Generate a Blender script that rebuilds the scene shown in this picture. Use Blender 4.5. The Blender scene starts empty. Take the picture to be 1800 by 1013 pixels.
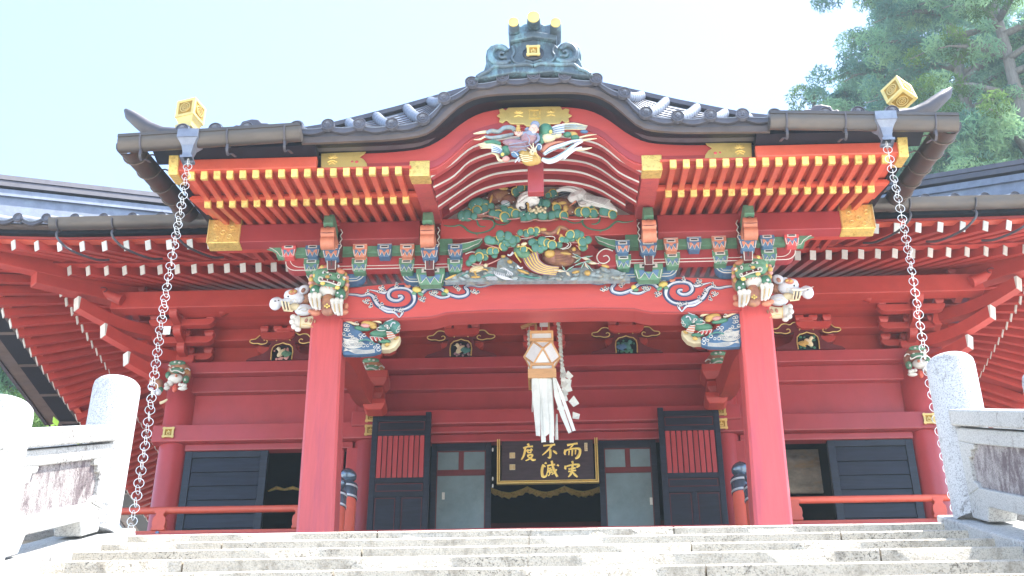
import bpy, bmesh, math, random
from mathutils import Vector, Matrix, noise
random.seed(7)
PI = math.pi
rad = math.radians
S = bpy.context.scene
# ---------------------------------------------------------------- camera
W0, H0, FPX = 1800.0, 1013.0, 2400.0
CAMP = Vector((0.19, -13.34, -3.87))
YAW, PITCH, ROLL = rad(2.192), rad(31.632), rad(-0.085)
Fv = Vector((-math.sin(YAW)*math.cos(PITCH), math.cos(YAW)*math.cos(PITCH), math.sin(PITCH)))
R0 = Vector((math.cos(YAW), math.sin(YAW), 0)); U0 = R0.cross(Fv)
Rv = R0*math.cos(ROLL) + U0*math.sin(ROLL); Uv = -R0*math.sin(ROLL) + U0*math.cos(ROLL)
cd = bpy.data.cameras.new('camera'); cam = bpy.data.objects.new('camera', cd)
S.collection.objects.link(cam); S.camera = cam
m = Matrix((Rv, Uv, -Fv)).transposed().to_4x4(); m.translation = CAMP
cam.matrix_world = m
cd.sensor_width = 36.0; cd.lens = 36.0*FPX/W0; cd.clip_start = 0.1; cd.clip_end = 3000
# ---------------------------------------------------------------- light
SUN_EL, SUN_AZ = rad(67), rad(84)     # azimuth clockwise from +Y: high, from the right
S.render.engine = 'CYCLES'
S.view_settings.view_transform = 'Standard'; S.view_settings.look = 'None'
S.view_settings.gamma = 1; S.view_settings.use_curve_mapping = False
S.view_settings.exposure = 1.92
wd = bpy.data.worlds.new('World'); S.world = wd; wd.use_nodes = True
nt = wd.node_tree; bg = nt.nodes['Background']
sk = nt.nodes.new('ShaderNodeTexSky'); sk.sky_type = 'NISHITA'; sk.sun_disc = False
sk.sun_elevation = SUN_EL; sk.sun_rotation = SUN_AZ
sk.dust_density = 1.6; sk.air_density = 1.0; sk.ozone_density = 1.2; sk.altitude = 400
nt.links.new(sk.outputs[0], bg.inputs[0]); bg.inputs[1].default_value = 0.15
sl = bpy.data.lights.new('sun', 'SUN'); sl.energy = 3.8; sl.angle = rad(0.53); sl.color = (1.0, 0.955, 0.88)
so = bpy.data.objects.new('sun', sl); S.collection.objects.link(so)
sdir = Vector((math.sin(SUN_AZ)*math.cos(SUN_EL), math.cos(SUN_AZ)*math.cos(SUN_EL), math.sin(SUN_EL)))
so.rotation_euler = sdir.to_track_quat('Z', 'Y').to_euler(); so.location = (20, -10, 30)
S.cycles.max_bounces = 7; S.cycles.diffuse_bounces = 4; S.cycles.glossy_bounces = 3
# ---------------------------------------------------------------- helpers
C = S.collection
def at(px, py, Y):
    """point of the place seen at photo pixel (px, py), on the facade-parallel plane Y"""
    d = Fv + Rv*((px-W0/2)/FPX) - Uv*((py-H0/2)/FPX)
    return CAMP + d*((Y-CAMP.y)/d.y)
def ax(px, py, X):
    d = Fv + Rv*((px-W0/2)/FPX) - Uv*((py-H0/2)/FPX)
    return CAMP + d*((X-CAMP.x)/d.x)
def zat(px, py, Y): return at(px, py, Y).z
def scl(px, py, Y):
    return abs(at(px+1, py, Y).x - at(px, py, Y).x)
MATS = {}
def mat(name, col, rough=0.6, metal=0.0, var=0.12, nscale=3.0, bump=0.18, bscale=45.0, col2=None, c2amt=0.5,
        c2scale=1.5, c2lo=0.5, c2hi=0.7, stretch=(1,1,1), coat=0.0, spec=0.5, emit=None):
    m = bpy.data.materials.new(name); m.use_nodes = True
    n = m.node_tree.nodes; l = m.node_tree.links; b = n['Principled BSDF']
    b.inputs['Roughness'].default_value = rough; b.inputs['Metallic'].default_value = metal
    b.inputs['Specular IOR Level'].default_value = spec
    b.inputs['Coat Weight'].default_value = coat; b.inputs['Coat Roughness'].default_value = 0.25
    tc = n.new('ShaderNodeTexCoord'); mp = n.new('ShaderNodeMapping'); mp.inputs['Scale'].default_value = stretch
    l.new(tc.outputs['Object'], mp.inputs['Vector'])
    nz = n.new('ShaderNodeTexNoise'); nz.inputs['Scale'].default_value = nscale; nz.inputs['Detail'].default_value = 6
    nz.inputs['Roughness'].default_value = 0.65
    l.new(mp.outputs[0], nz.inputs['Vector'])
    r = n.new('ShaderNodeValToRGB')
    c = Vector(col[:3])
    r.color_ramp.elements[0].position = 0.3; r.color_ramp.elements[1].position = 0.7
    r.color_ramp.elements[0].color = (*(c*(1-var)), 1); r.color_ramp.elements[1].color = (*[min(1, x*(1+var)) for x in c], 1)
    l.new(nz.outputs[0], r.inputs[0]); out = r.outputs[0]
    if col2 is None: col2 = tuple(x*.5 for x in c); c2amt = .38; c2scale = 7.0; c2lo = .48; c2hi = .72
    if col2:
        n2 = n.new('ShaderNodeTexNoise'); n2.inputs['Scale'].default_value = c2scale; n2.inputs['Detail'].default_value = 8
        n2.inputs['Roughness'].default_value = 0.7
        l.new(mp.outputs[0], n2.inputs['Vector'])
        mr = n.new('ShaderNodeMapRange'); mr.inputs[1].default_value = c2lo; mr.inputs[2].default_value = c2hi
        mr.inputs[4].default_value = c2amt; l.new(n2.outputs[0], mr.inputs[0])
        mx = n.new('ShaderNodeMix'); mx.data_type = 'RGBA'; l.new(mr.outputs[0], mx.inputs[0])
        l.new(out, mx.inputs[6]); mx.inputs[7].default_value = (*col2, 1); out = mx.outputs[2]
    oi = n.new('ShaderNodeObjectInfo'); orr = n.new('ShaderNodeMapRange'); orr.inputs[3].default_value = .84; orr.inputs[4].default_value = 1.10
    l.new(oi.outputs['Random'], orr.inputs[0]); vm = n.new('ShaderNodeVectorMath'); vm.operation = 'SCALE'; l.new(out, vm.inputs[0]); l.new(orr.outputs[0], vm.inputs['Scale']); out = vm.outputs[0]
    l.new(out, b.inputs['Base Color'])
    if bump > 0:
        n3 = n.new('ShaderNodeTexNoise'); n3.inputs['Scale'].default_value = bscale; n3.inputs['Detail'].default_value = 5
        l.new(mp.outputs[0], n3.inputs['Vector'])
        bp = n.new('ShaderNodeBump'); bp.inputs['Strength'].default_value = bump; bp.inputs['Distance'].default_value = 0.01
        l.new(n3.outputs[0], bp.inputs['Height']); l.new(bp.outputs[0], b.inputs['Normal'])
    if emit:
        b.inputs['Emission Color'].default_value = (*emit[0], 1); b.inputs['Emission Strength'].default_value = emit[1]
    m.diffuse_color = (*col[:3], 1)
    MATS[name] = m; return m
def split_build(b, name, ms, parent, **kw):
    """build the loose pieces of b: touching pieces stay one object, separate ones become objects of their own,
    those too small to pick apart are joined as one part of kind stuff"""
    n = len(b.v); par = list(range(n))
    def find(i):
        while par[i] != i: par[i] = par[par[i]]; i = par[i]
        return i
    for f in b.f:
        r = find(f[0])
        for j in f[1:]: par[find(j)] = r
    isl = {}
    for i in range(n): isl.setdefault(find(i), []).append(i)
    L = list(isl.values()); bb = []
    for q in L:
        xs = [b.v[i] for i in q]; bb.append([min(v[k] for v in xs) for k in range(3)]+[max(v[k] for v in xs) for k in range(3)])
    g = list(range(len(L)))
    def fg(i):
        while g[i] != i: i = g[i]
        return i
    for i in range(len(L)):
        for j in range(i):
            if all(bb[i][k] <= bb[j][k+3]+.002 and bb[j][k] <= bb[i][k+3]+.002 for k in range(3)): g[fg(i)] = fg(j)
    comp = {}
    for i in range(len(L)): comp.setdefault(fg(i), []).extend(L[i])
    comps = list(comp.values())
    if len(comps) == 1: return b.build(name, ms, parent, **kw)
    def size(q):
        return max(max(b.v[i][k] for i in q)-min(b.v[i][k] for i in q) for k in (0,2))
    big = [q for q in comps if size(q) > .055]; small = sum([q for q in comps if size(q) <= .055], [])
    out = None
    for kk, q in enumerate(big + ([small] if small else [])):
        ix = {v:i for i,v in enumerate(q)}; nb = MB(); nb.v = [b.v[i] for i in q]
        for f, mi in zip(b.f, b.mi):
            if f[0] in ix: nb.f.append(tuple(ix[i] for i in f)); nb.mi.append(mi)
        o = nb.build(name, ms, parent, **kw); out = out or o
        if kk >= len(big) and len(comps)-len(big) > 1: o['kind'] = 'stuff'
    return out
class MB:
    """collects geometry; build() links it as one mesh object"""
    def __init__(s): s.v = []; s.f = []; s.mi = []; s.cur = 0; s.xf = None
    def add(s, vs, fs, mi=None):
        o = len(s.v)
        if s.xf is not None: vs = [s.xf @ Vector(v) for v in vs]
        s.v += [tuple(v) for v in vs]
        s.f += [tuple(i+o for i in f) for f in fs]; s.mi += [s.cur if mi is None else mi]*len(fs); return s
    def box(s, x0, x1, y0, y1, z0, z1, mi=None):
        if x0 > x1: x0, x1 = x1, x0
        if y0 > y1: y0, y1 = y1, y0
        if z0 > z1: z0, z1 = z1, z0
        vs = [(x,y,z) for z in (z0,z1) for y in (y0,y1) for x in (x0,x1)]
        return s.add(vs, [(0,2,3,1),(4,5,7,6),(0,1,5,4),(2,6,7,3),(0,4,6,2),(1,3,7,5)], mi)
    def cbox(s, c, hx, hy, hz, mi=None): return s.box(c[0]-hx,c[0]+hx,c[1]-hy,c[1]+hy,c[2]-hz,c[2]+hz, mi)
    def bar(s, a, b, w, h, up=(0,0,1), mi=None, w2=None, h2=None):
        a = Vector(a); b = Vector(b); d = (b-a).normalized(); u = Vector(up)
        sd = d.cross(u).normalized(); u = sd.cross(d).normalized()
        w2 = w if w2 is None else w2; h2 = h if h2 is None else h2
        vs = []
        for p, ww, hh in ((a,w,h),(b,w2,h2)):
            for i, j in ((-1,-1),(1,-1),(1,1),(-1,1)): vs.append(p + sd*(i*ww/2) + u*(j*hh/2))
        return s.add(vs, [(3,2,1,0),(4,5,6,7),(0,1,5,4),(1,2,6,5),(2,3,7,6),(3,0,4,7)], mi)
    def prism(s, poly, y0, y1, mi=None, axis='y'):
        """poly = list of (x,z) (axis y) extruded y0..y1; axis x: poly=(y,z)"""
        n = len(poly)
        if axis == 'y': vs = [(p[0],y0,p[1]) for p in poly] + [(p[0],y1,p[1]) for p in poly]
        elif axis == 'x': vs = [(y0,p[0],p[1]) for p in poly] + [(y1,p[0],p[1]) for p in poly]
        else: vs = [(p[0],p[1],y0) for p in poly] + [(p[0],p[1],y1) for p in poly]
        fs = [tuple(range(n)), tuple(range(2*n-1, n-1, -1))] + [(i, i+n, (i+1)%n+n, (i+1)%n) for i in range(n)]
        return s.add(vs, fs, mi)
    def strip(s, top, bot, y0, y1, mi=None):
        """band between two XZ polylines of equal length, extruded in y"""
        n = len(top)
        vs = [(p[0],y0,p[1]) for p in top] + [(p[0],y0,p[1]) for p in bot] + [(p[0],y1,p[1]) for p in top] + [(p[0],y1,p[1]) for p in bot]
        fs = []
        for i in range(n-1):
            fs += [(i,i+1,n+i+1,n+i),(2*n+i+1,2*n+i,3*n+i,3*n+i+1),(i+1,i,2*n+i,2*n+i+1),(n+i,n+i+1,3*n+i+1,3*n+i)]
        fs += [(0,n,3*n,2*n),(n-1,3*n-1,4*n-1,2*n-1)]
        return s.add(vs, fs, mi)
    def tube(s, pts, r, n=8, mi=None, flat=1.0, up=(0,1,0), cap=True):
        pts = [Vector(p) for p in pts]; k = len(pts); r = r if isinstance(r,(list,tuple)) else [r]*k
        vs = []
        for i, p in enumerate(pts):
            d = (pts[min(i+1,k-1)] - pts[max(i-1,0)])
            d = d.normalized() if d.length > 1e-9 else Vector((0,0,1))
            u = Vector(up)
            if abs(d.dot(u)) > 0.97: u = Vector((1,0,0)) if abs(d.x) < 0.9 else Vector((0,0,1))
            a = d.cross(u).normalized(); b = a.cross(d).normalized()
            for j in range(n):
                t = 2*PI*j/n; vs.append(p + a*(math.cos(t)*r[i]) + b*(math.sin(t)*r[i]*flat))
        fs = [(i*n+j, i*n+(j+1)%n, (i+1)*n+(j+1)%n, (i+1)*n+j) for i in range(k-1) for j in range(n)]
        if cap: fs += [tuple(range(n-1,-1,-1)), tuple((k-1)*n+j for j in range(n))]
        return s.add(vs, fs, mi)
    def lathe(s, prof, c=(0,0,0), n=20, mi=None, axis='z'):
        vs = []
        for (r, z) in prof:
            for j in range(n):
                t = 2*PI*j/n; x, y = r*math.cos(t), r*math.sin(t)
                if axis == 'z': vs.append((c[0]+x, c[1]+y, c[2]+z))
                else: vs.append((c[0]+x, c[1]+z, c[2]+y))
        k = len(prof)
        fs = [(i*n+j, i*n+(j+1)%n, (i+1)*n+(j+1)%n, (i+1)*n+j) for i in range(k-1) for j in range(n)]
        fs += [tuple(range(n-1,-1,-1)), tuple((k-1)*n+j for j in range(n))]
        return s.add(vs, fs, mi)
    def ball(s, c, rx, ry=None, rz=None, rot=0.0, n=10, k=7, mi=None, tilt=0.0):
        """ellipsoid; rot about y (in the facade plane), tilt about x"""
        ry = rx if ry is None else ry; rz = rx if rz is None else rz
        M = Matrix.Rotation(rot,3,'Y') @ Matrix.Rotation(tilt,3,'X'); vs = [M@Vector((0,0,-rz))+Vector(c)]
        for i in range(1,k):
            ph = -PI/2 + PI*i/k
            for j in range(n):
                t = 2*PI*j/n
                vs.append(M@Vector((rx*math.cos(ph)*math.cos(t), ry*math.cos(ph)*math.sin(t), rz*math.sin(ph)))+Vector(c))
        vs.append(M@Vector((0,0,rz))+Vector(c)); L = len(vs)-1
        fs = [(0,1+(j+1)%n,1+j) for j in range(n)]
        for i in range(k-2):
            for j in range(n):
                a = 1+i*n; fs.append((a+j, a+(j+1)%n, a+n+(j+1)%n, a+n+j))
        a = 1+(k-2)*n; fs += [(a+j, a+(j+1)%n, L) for j in range(n)]
        return s.add(vs, fs, mi)
    def build(s, name, ms, parent=None, smooth=False, bev=0.0, seg=2, ang=35):
        me = bpy.data.meshes.new(name)
        off = world_loc(parent) if parent else Vector((0,0,0))
        if parent is None and s.v:
            pass
        me.from_pydata([(v[0]-off.x, v[1]-off.y, v[2]-off.z) for v in s.v], [], s.f)
        ms = ms if isinstance(ms,(list,tuple)) else [ms]
        for k in ms: me.materials.append(MATS[k] if isinstance(k,str) else k)
        if len(ms) > 1: me.polygons.foreach_set('material_index', s.mi)
        bm = bmesh.new(); bm.from_mesh(me); bmesh.ops.recalc_face_normals(bm, faces=bm.faces); bm.to_mesh(me); bm.free()
        if smooth:
            me.polygons.foreach_set('use_smooth', [True]*len(me.polygons))
            try: me.set_sharp_from_angle(angle=rad(ang))
            except Exception: pass
        o = bpy.data.objects.new(name, me); C.objects.link(o)
        if parent: o.parent = parent
        if bev > 0:
            b = o.modifiers.new('bevel','BEVEL'); b.width = bev; b.segments = seg; b.limit_method = 'ANGLE'; b.angle_limit = rad(40)
        return o
def world_loc(o):
    v = Vector((0,0,0))
    while o is not None: v += Vector(o.location); o = o.parent
    return v
def empty(name, loc): 
    o = bpy.data.objects.new(name, None); o.location = loc; o.empty_display_size = 0.3; C.objects.link(o); return o
def tag(o, label=None, cat=None, group=None, kind=None):
    if label: o['label'] = label
    if cat: o['category'] = cat
    if group: o['group'] = group
    if kind: o['kind'] = kind
    return o
def thing(name, loc, label, cat, group=None): return tag(empty(name, loc), label, cat, group)
def dup(o, loc=None, parent='same', children=True):
    c = o.copy(); C.objects.link(c)
    if parent != 'same': c.parent = parent
    if loc is not None: c.location = loc
    if children:
        for ch in list(o.children): dup(ch, None, c)
    return c
def smooth_line(pts, n=6):
    """Catmull-Rom through points (tuples of any dimension)"""
    P = [Vector(p) if len(p) > 2 else Vector((p[0],p[1],0)) for p in pts]; dim = len(pts[0]); out = []
    for i in range(len(P)-1):
        p0 = P[max(i-1,0)]; p1 = P[i]; p2 = P[i+1]; p3 = P[min(i+2,len(P)-1)]
        for k in range(n):
            t = k/n
            q = 0.5*((2*p1) + (p2-p0)*t + (2*p0-5*p1+4*p2-p3)*t*t + (3*p1-p0-3*p2+p3)*t**3)
            out.append(q)
    out.append(P[-1])
    return [tuple(q) if dim > 2 else (q[0],q[1]) for q in out]
def interp(poly, x):
    for (x0,y0),(x1,y1) in zip(poly, poly[1:]):
        if x0 <= x <= x1: return y0 + (y1-y0)*(x-x0)/max(x1-x0,1e-9)
    return poly[0][1] if x < poly[0][0] else poly[-1][1]
def half(pl):
    """a left half outline (x<=0 ascending to 0) mirrored to a whole"""
    return list(pl) + [(-x,z) for x,z in reversed(pl) if x < -1e-6]
def pxz(pts, Y):
    """photo polyline to (x,z) on plane Y"""
    return [(at(x,y,Y).x, at(x,y,Y).z) for x,y in pts]
# ---------------------------------------------------------------- materials
mat('vermilion', (0.58,0.10,0.058), 0.42, var=0.10, nscale=5, bump=0.04, bscale=60, coat=0.15, col2=(0.42,0.05,0.035), c2amt=0.35, c2scale=2.2)
mat('crimson', (0.335,0.046,0.050), 0.40, var=0.10, nscale=4, bump=0.04, bscale=50, coat=0.2, col2=(0.36,0.05,0.075), c2amt=0.45, c2scale=1.8, stretch=(1,1,0.6))
mat('post_red', (0.58,0.092,0.09), 0.40, var=0.10, nscale=4, bump=0.10, bscale=40, coat=0.15, col2=(0.36,0.06,0.10), c2amt=0.65, c2scale=2.2, c2lo=0.50, c2hi=0.72, stretch=(4,4,0.35))
mat('beam_red', (0.56,0.088,0.08), 0.42, var=0.08, nscale=3, bump=0.10, bscale=40, coat=0.12, col2=(0.42,0.065,0.085), c2amt=0.45, c2scale=1.6, c2lo=0.50, c2hi=0.72, stretch=(0.5,3,2.5))
mat('hall_red', (0.44,0.053,0.040), 0.5, var=0.10, nscale=4, bump=0.04, bscale=50, col2=(0.33,0.035,0.04), c2amt=0.4, c2scale=1.6)
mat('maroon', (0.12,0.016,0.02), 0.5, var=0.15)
mat('white_paint', (0.62,0.62,0.57), 0.5, var=0.05, nscale=8)
mat('gold', (0.86,0.64,0.20), 0.4, metal=0.5, var=0.15, nscale=14, bump=0.7, bscale=55, col2=(0.45,0.26,0.04), c2amt=0.55, c2scale=30, c2lo=0.52, c2hi=0.62)
mat('gold_plain', (0.80,0.61,0.22), 0.35, metal=0.5, var=0.06, nscale=6, bump=0.05, bscale=30)
mat('black_lacquer', (0.018,0.022,0.032), 0.35, var=0.2, nscale=5, bump=0.03, coat=0.2)
mat('black_door', (0.009,0.014,0.026), 0.42, var=0.45, nscale=6, bump=0.10, bscale=60, stretch=(.5,1,4), col2=(0.024,0.030,0.042), c2amt=.5, c2scale=3)
mat('black_board', (0.009,0.011,0.018), 0.5, var=0.2, spec=0.25)
mat('disc_metal', (0.15,0.15,0.175), 0.5, metal=0.3, var=0.2, nscale=30, bump=0.1, bscale=50)
mat('copper_dark', (0.095,0.092,0.108), 0.5, metal=0.35, var=0.2, nscale=6, bump=0.1, bscale=30, col2=(0.10,0.085,0.075), c2amt=0.6, c2scale=3)
mat('copper_tile', (0.19,0.215,0.27), 0.45, metal=0.3, var=0.2, nscale=7, bump=0.1, bscale=25, col2=(0.30,0.36,0.40), c2amt=0.5, c2scale=4)
mat('copper_brown', (0.13,0.10,0.085), 0.5, metal=0.3, var=0.25, nscale=5, bump=0.08, bscale=25, col2=(0.12,0.11,0.12), c2amt=0.6, c2scale=3, stretch=(0.6,1,1.5))
mat('gutter_metal', (0.105,0.092,0.082), 0.42, metal=0.45, var=0.2, nscale=4, bump=0.06, bscale=14, col2=(0.075,0.08,0.09), c2amt=0.7, c2scale=2.2, stretch=(0.5,0.5,1.6))
mat('patina', (0.09,0.125,0.15), 0.5, metal=0.25, var=0.3, nscale=9, bump=0.35, bscale=30, col2=(0.20,0.36,0.40), c2amt=0.7, c2scale=6, c2lo=0.5, c2hi=0.62, stretch=(1,1,0.6))
mat('green_paint', (0.11,0.26,0.16), 0.5, var=0.2, nscale=12)
mat('deep_green', (0.06,0.19,0.12), 0.5, var=0.25, nscale=14, col2=(0.10,0.30,0.16), c2amt=0.6, c2scale=12)
mat('blue_paint', (0.075,0.165,0.29), 0.5, var=0.2, nscale=12, col2=(0.10,0.22,0.36), c2amt=0.4, c2scale=9)
mat('wave_blue', (0.19,0.28,0.42), 0.5, var=0.2, nscale=12, col2=(0.32,0.42,0.52), c2amt=0.5, c2scale=12)
mat('orange_paint', (0.58,0.22,0.13), 0.5, var=0.15, nscale=12)
mat('pink_paint', (0.62,0.30,0.27), 0.55, var=0.15, nscale=12)
mat('cream_paint', (0.70,0.62,0.40), 0.55, var=0.12, nscale=14)
mat('ochre', (0.55,0.36,0.10), 0.5, var=0.2, nscale=14)
mat('yellow_rim', (0.68,0.54,0.14), 0.5, var=0.15, nscale=14)
mat('bark_paint', (0.33,0.15,0.10), 0.55, var=0.3, nscale=14, bump=0.3, bscale=40, col2=(0.55,0.32,0.08), c2amt=0.7, c2scale=9)
mat('rock_paint', (0.26,0.33,0.36), 0.55, var=0.35, nscale=16, bump=0.4, bscale=30, col2=(0.46,0.37,0.16), c2amt=0.7, c2scale=9)
mat('elephant', (0.62,0.66,0.72), 0.55, var=0.12, nscale=14)
mat('skin_paint', (0.70,0.47,0.38), 0.5, var=0.05)
mat('purple_robe', (0.33,0.20,0.24), 0.55, var=0.25, nscale=18, col2=(0.45,0.30,0.12), c2amt=0.4, c2scale=16)
mat('robe_blue', (0.24,0.28,0.38), 0.55, var=0.2, nscale=15)
mat('teal_paint', (0.07,0.23,0.20), 0.5, var=0.25, nscale=15)
mat('steel', (0.62,0.65,0.66), 0.3, metal=0.6, var=0.08)
mat('iron_cap', (0.16,0.22,0.29), 0.25, metal=0.7, var=0.2, nscale=10)
mat('frost_glass', (0.16,0.23,0.245), 0.22, var=0.22, nscale=1.6, coat=0.5, bump=.02, col2=(0.26,0.33,0.33), c2amt=.6, c2scale=1.2)
mat('wood_pale', (0.50,0.27,0.11), 0.5, var=0.15, nscale=4, stretch=(1,1,6))
mat('paper', (0.60,0.61,0.55), 0.7, var=0.04, nscale=5)
mat('paper_panel', (0.62,0.62,0.60), 0.7, var=0.04, nscale=5)
mat('plaque_wood', (0.035,0.022,0.028), 0.45, var=0.5, nscale=5, stretch=(1,1,5), coat=0.15)
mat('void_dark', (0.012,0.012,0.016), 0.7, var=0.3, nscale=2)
mat('floor_wood', (0.20,0.12,0.08), 0.5, var=0.2, nscale=3)
mat('soffit_shade', (0.29,0.034,0.030), 0.6, var=0.1)  # red darkened to paint in the shade between the rafters
mat('engrave', (0.42,0.25,0.04), 0.5, metal=0.5, var=0.2)
# ================================================================ stone
def stone_mat(name, base, dark, stain, stain_lo, scale=1.0, rust=0.3, bump=0.25, big=3.2, fine=22):
    m = bpy.data.materials.new(name); m.use_nodes = True; n = m.node_tree.nodes; l = m.node_tree.links; b = n['Principled BSDF']
    b.inputs['Roughness'].default_value = 0.75; b.inputs['Specular IOR Level'].default_value = 0.3
    tc = n.new('ShaderNodeTexCoord')
    def noi(s, d=5, r=0.6, st=None):
        z = n.new('ShaderNodeTexNoise'); z.inputs['Scale'].default_value = s*scale; z.inputs['Detail'].default_value = d; z.inputs['Roughness'].default_value = r
        src = tc.outputs['Object']
        if st:
            mp = n.new('ShaderNodeMapping'); mp.inputs['Scale'].default_value = st; l.new(src, mp.inputs[0]); src = mp.outputs[0]
        l.new(src, z.inputs['Vector']); return z.outputs[0]
    def mr(src, a, c, lo=0, hi=1):
        r = n.new('ShaderNodeMapRange'); r.inputs[1].default_value = a; r.inputs[2].default_value = c; r.inputs[3].default_value = lo; r.inputs[4].default_value = hi
        l.new(src, r.inputs[0]); return r.outputs[0]
    def mix(f, a, c):
        x = n.new('ShaderNodeMix'); x.data_type = 'RGBA'; l.new(f, x.inputs[0])
        for k, v in ((6,a),(7,c)):
            if isinstance(v, tuple): x.inputs[k].default_value = (*v,1)
            else: l.new(v, x.inputs[k])
        return x.outputs[2]
    sp = noi(120, 3, 0.6)
    col = mix(mr(sp, 0.50, 0.62, 0, 0.85), base, dark)
    col = mix(mr(noi(70, 2), 0.45, 0.6, 0.25, 0), col, tuple(min(1, x*1.15) for x in base))
    bigs, fines = big, fine
    big = noi(bigs, 8, 0.75, (1,1,0.6))
    col = mix(mr(big, stain_lo, stain_lo+0.13, 0, 0.8), col, stain)
    fine = noi(fines, 6, 0.7)
    mm = n.new('ShaderNodeMath'); mm.operation = 'MULTIPLY'; l.new(mr(fine, 0.52, 0.62), mm.inputs[0]); l.new(mr(noi(2.1, 4), 0.45, 0.62), mm.inputs[1])
    col = mix(mm.outputs[0], col, tuple(x*0.42 for x in stain))
    l.new(col, b.inputs['Base Color'])
    bp = n.new('ShaderNodeBump'); bp.inputs['Strength'].default_value = bump; bp.inputs['Distance'].default_value = 0.012
    l.new(noi(45, 6, 0.7), bp.inputs['Height']); l.new(bp.outputs[0], b.inputs['Normal'])
    MATS[name] = m; return m
stone_mat('granite', (0.50,0.51,0.52), (0.15,0.15,0.17), (0.40,0.38,0.36), 0.66, bump=0.15)
stone_mat('granite_stained', (0.50,0.50,0.48), (0.20,0.20,0.20), (0.22,0.19,0.18), 0.56, bump=0.3, big=6, fine=45)
stone_mat('granite_dirty', (0.42,0.39,0.38), (0.10,0.08,0.09), (0.10,0.07,0.08), 0.46, bump=0.8, big=7, fine=40)
stone_mat('step_stone', (0.60,0.545,0.45), (0.34,0.30,0.23), (0.33,0.29,0.23), 0.50, scale=1.0, bump=1.0, big=9, fine=60)
stone_mat('paving', (0.60,0.57,0.52), (0.45,0.42,0.38), (0.5,0.47,0.42), 0.6)
G = -0.59                                    # level of the temple court above the stairs
YS = -5.09
runs = [0, .46, .90, 1.32, 1.84]
while len(runs) < 19: runs.append(runs[-1] + .46)
SL = 0.505
LOW = G - SL*runs[-1] - 0.02
# ground: court, slope flanks, lower terrace (one sheet to the horizon)
g = MB()
def Q(x0,x1,y0,y1,z0,z1): g.add([(x0,y0,z0),(x1,y0,z0),(x1,y1,z1),(x0,y1,z1)], [(0,1,2,3)])
YE = YS - runs[-1]
Q(-300,300,-300,YE,LOW,LOW)
for a, b in ((-300,-3.05),(3.05,300)): Q(a,b,YE,YS,LOW,G-0.12)
Q(-3.05,3.05,YE,YS,LOW-0.4,G-0.45)
Q(-300,300,YS,400,G-0.02,G-0.02)
tag(g.build('ground', 'paving'), kind='structure')
# court paving slabs in front of the porch
cp = empty('court_paving', (0,-2,G)); tag(cp, kind='structure')
slab = None
for j in range(6):
    for i in range(-7,7):
        x = i*0.95 + (0.47 if j % 2 else 0); y = YS + 0.42 + j*0.80
        if slab is None:
            b = MB(); b.box(-.468,.468,-.393,.393,-.10,.004); slab = b.build('paving_slab', 'paving', None, bev=0.008); slab.parent = cp; o = slab
        else: o = dup(slab)
        o.location = (x, y+2.0, random.uniform(-.004,.0))
# stairs
st = empty('stone_stairs', (0, YS, G)); tag(st, kind='structure')
joints = {0:[-1.55,0.06,0.95], 1:[-1.0,0.29,1.55], 2:[-0.9,0.9,1.12], 3:[-0.85,0.06,1.35], 4:[-2.6,0.0,0.78], 5:[-1.2,0.9]}
joints[0] = [at(663,940,YS).x, at(1184,925,YS).x]
joints[1] = [at(389,963,YS-.46).x, at(930,952,YS-.46).x, at(1478,938,YS-.46).x]
joints[2] = [at(636,972,YS-.9).x, at(1215,958,YS-.9).x]
joints[3] = [at(320,995,YS-1.32).x, at(929,986,YS-1.32).x, at(1547,968,YS-1.32).x]
joints[4] = [at(586,1010,YS-1.84).x, at(1241,1003,YS-1.84).x]
for k in range(len(runs)-1):
    y0 = YS - runs[k]; z0 = G - SL*runs[k]; rise = SL*(runs[k+1]-runs[k]); run = runs[k+1]-runs[k]
    js = joints.get(k) or [random.uniform(-2.2,-.9), random.uniform(-.4,.5), random.uniform(1,2.2)]
    xs = [-2.78] + js + [2.78]
    for a, b_ in zip(xs, xs[1:]):
        jz = random.uniform(-.002,.002); jy = random.uniform(-.002,.002)
        b = MB(); x0, x1 = a+.005, b_-.005
        # subdivided front edge, slightly worn
        n = max(3, int((x1-x0)/0.16)); vs = []
        for i in range(n+1):
            x = x0 + (x1-x0)*i/n; w = noise.noise(Vector((x*2.3, k*7.1, 0)))*.004; w2 = noise.noise(Vector((x*3.1, k*5.3, 9)))*.003
            for (yy, zz) in ((0.35,0),(0.018+w,0+w2*.6),(w,-.016+w2),(w*.6+.004,-rise*.55),(.006,-rise-.06),(.35,-rise-.06)):
                vs.append((x, y0+jy+yy, z0+jz+zz))
        fs = [(i*6+j, i*6+(j+1)%6, (i+1)*6+(j+1)%6, (i+1)*6+j) for i in range(n) for j in range(6)] + [tuple(range(6)), tuple(range(n*6+5, n*6-1, -1))]
        b.add(vs, fs); b.build('step_block', 'step_stone', st, smooth=True, ang=50)
        if k > 7 : pass
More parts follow.
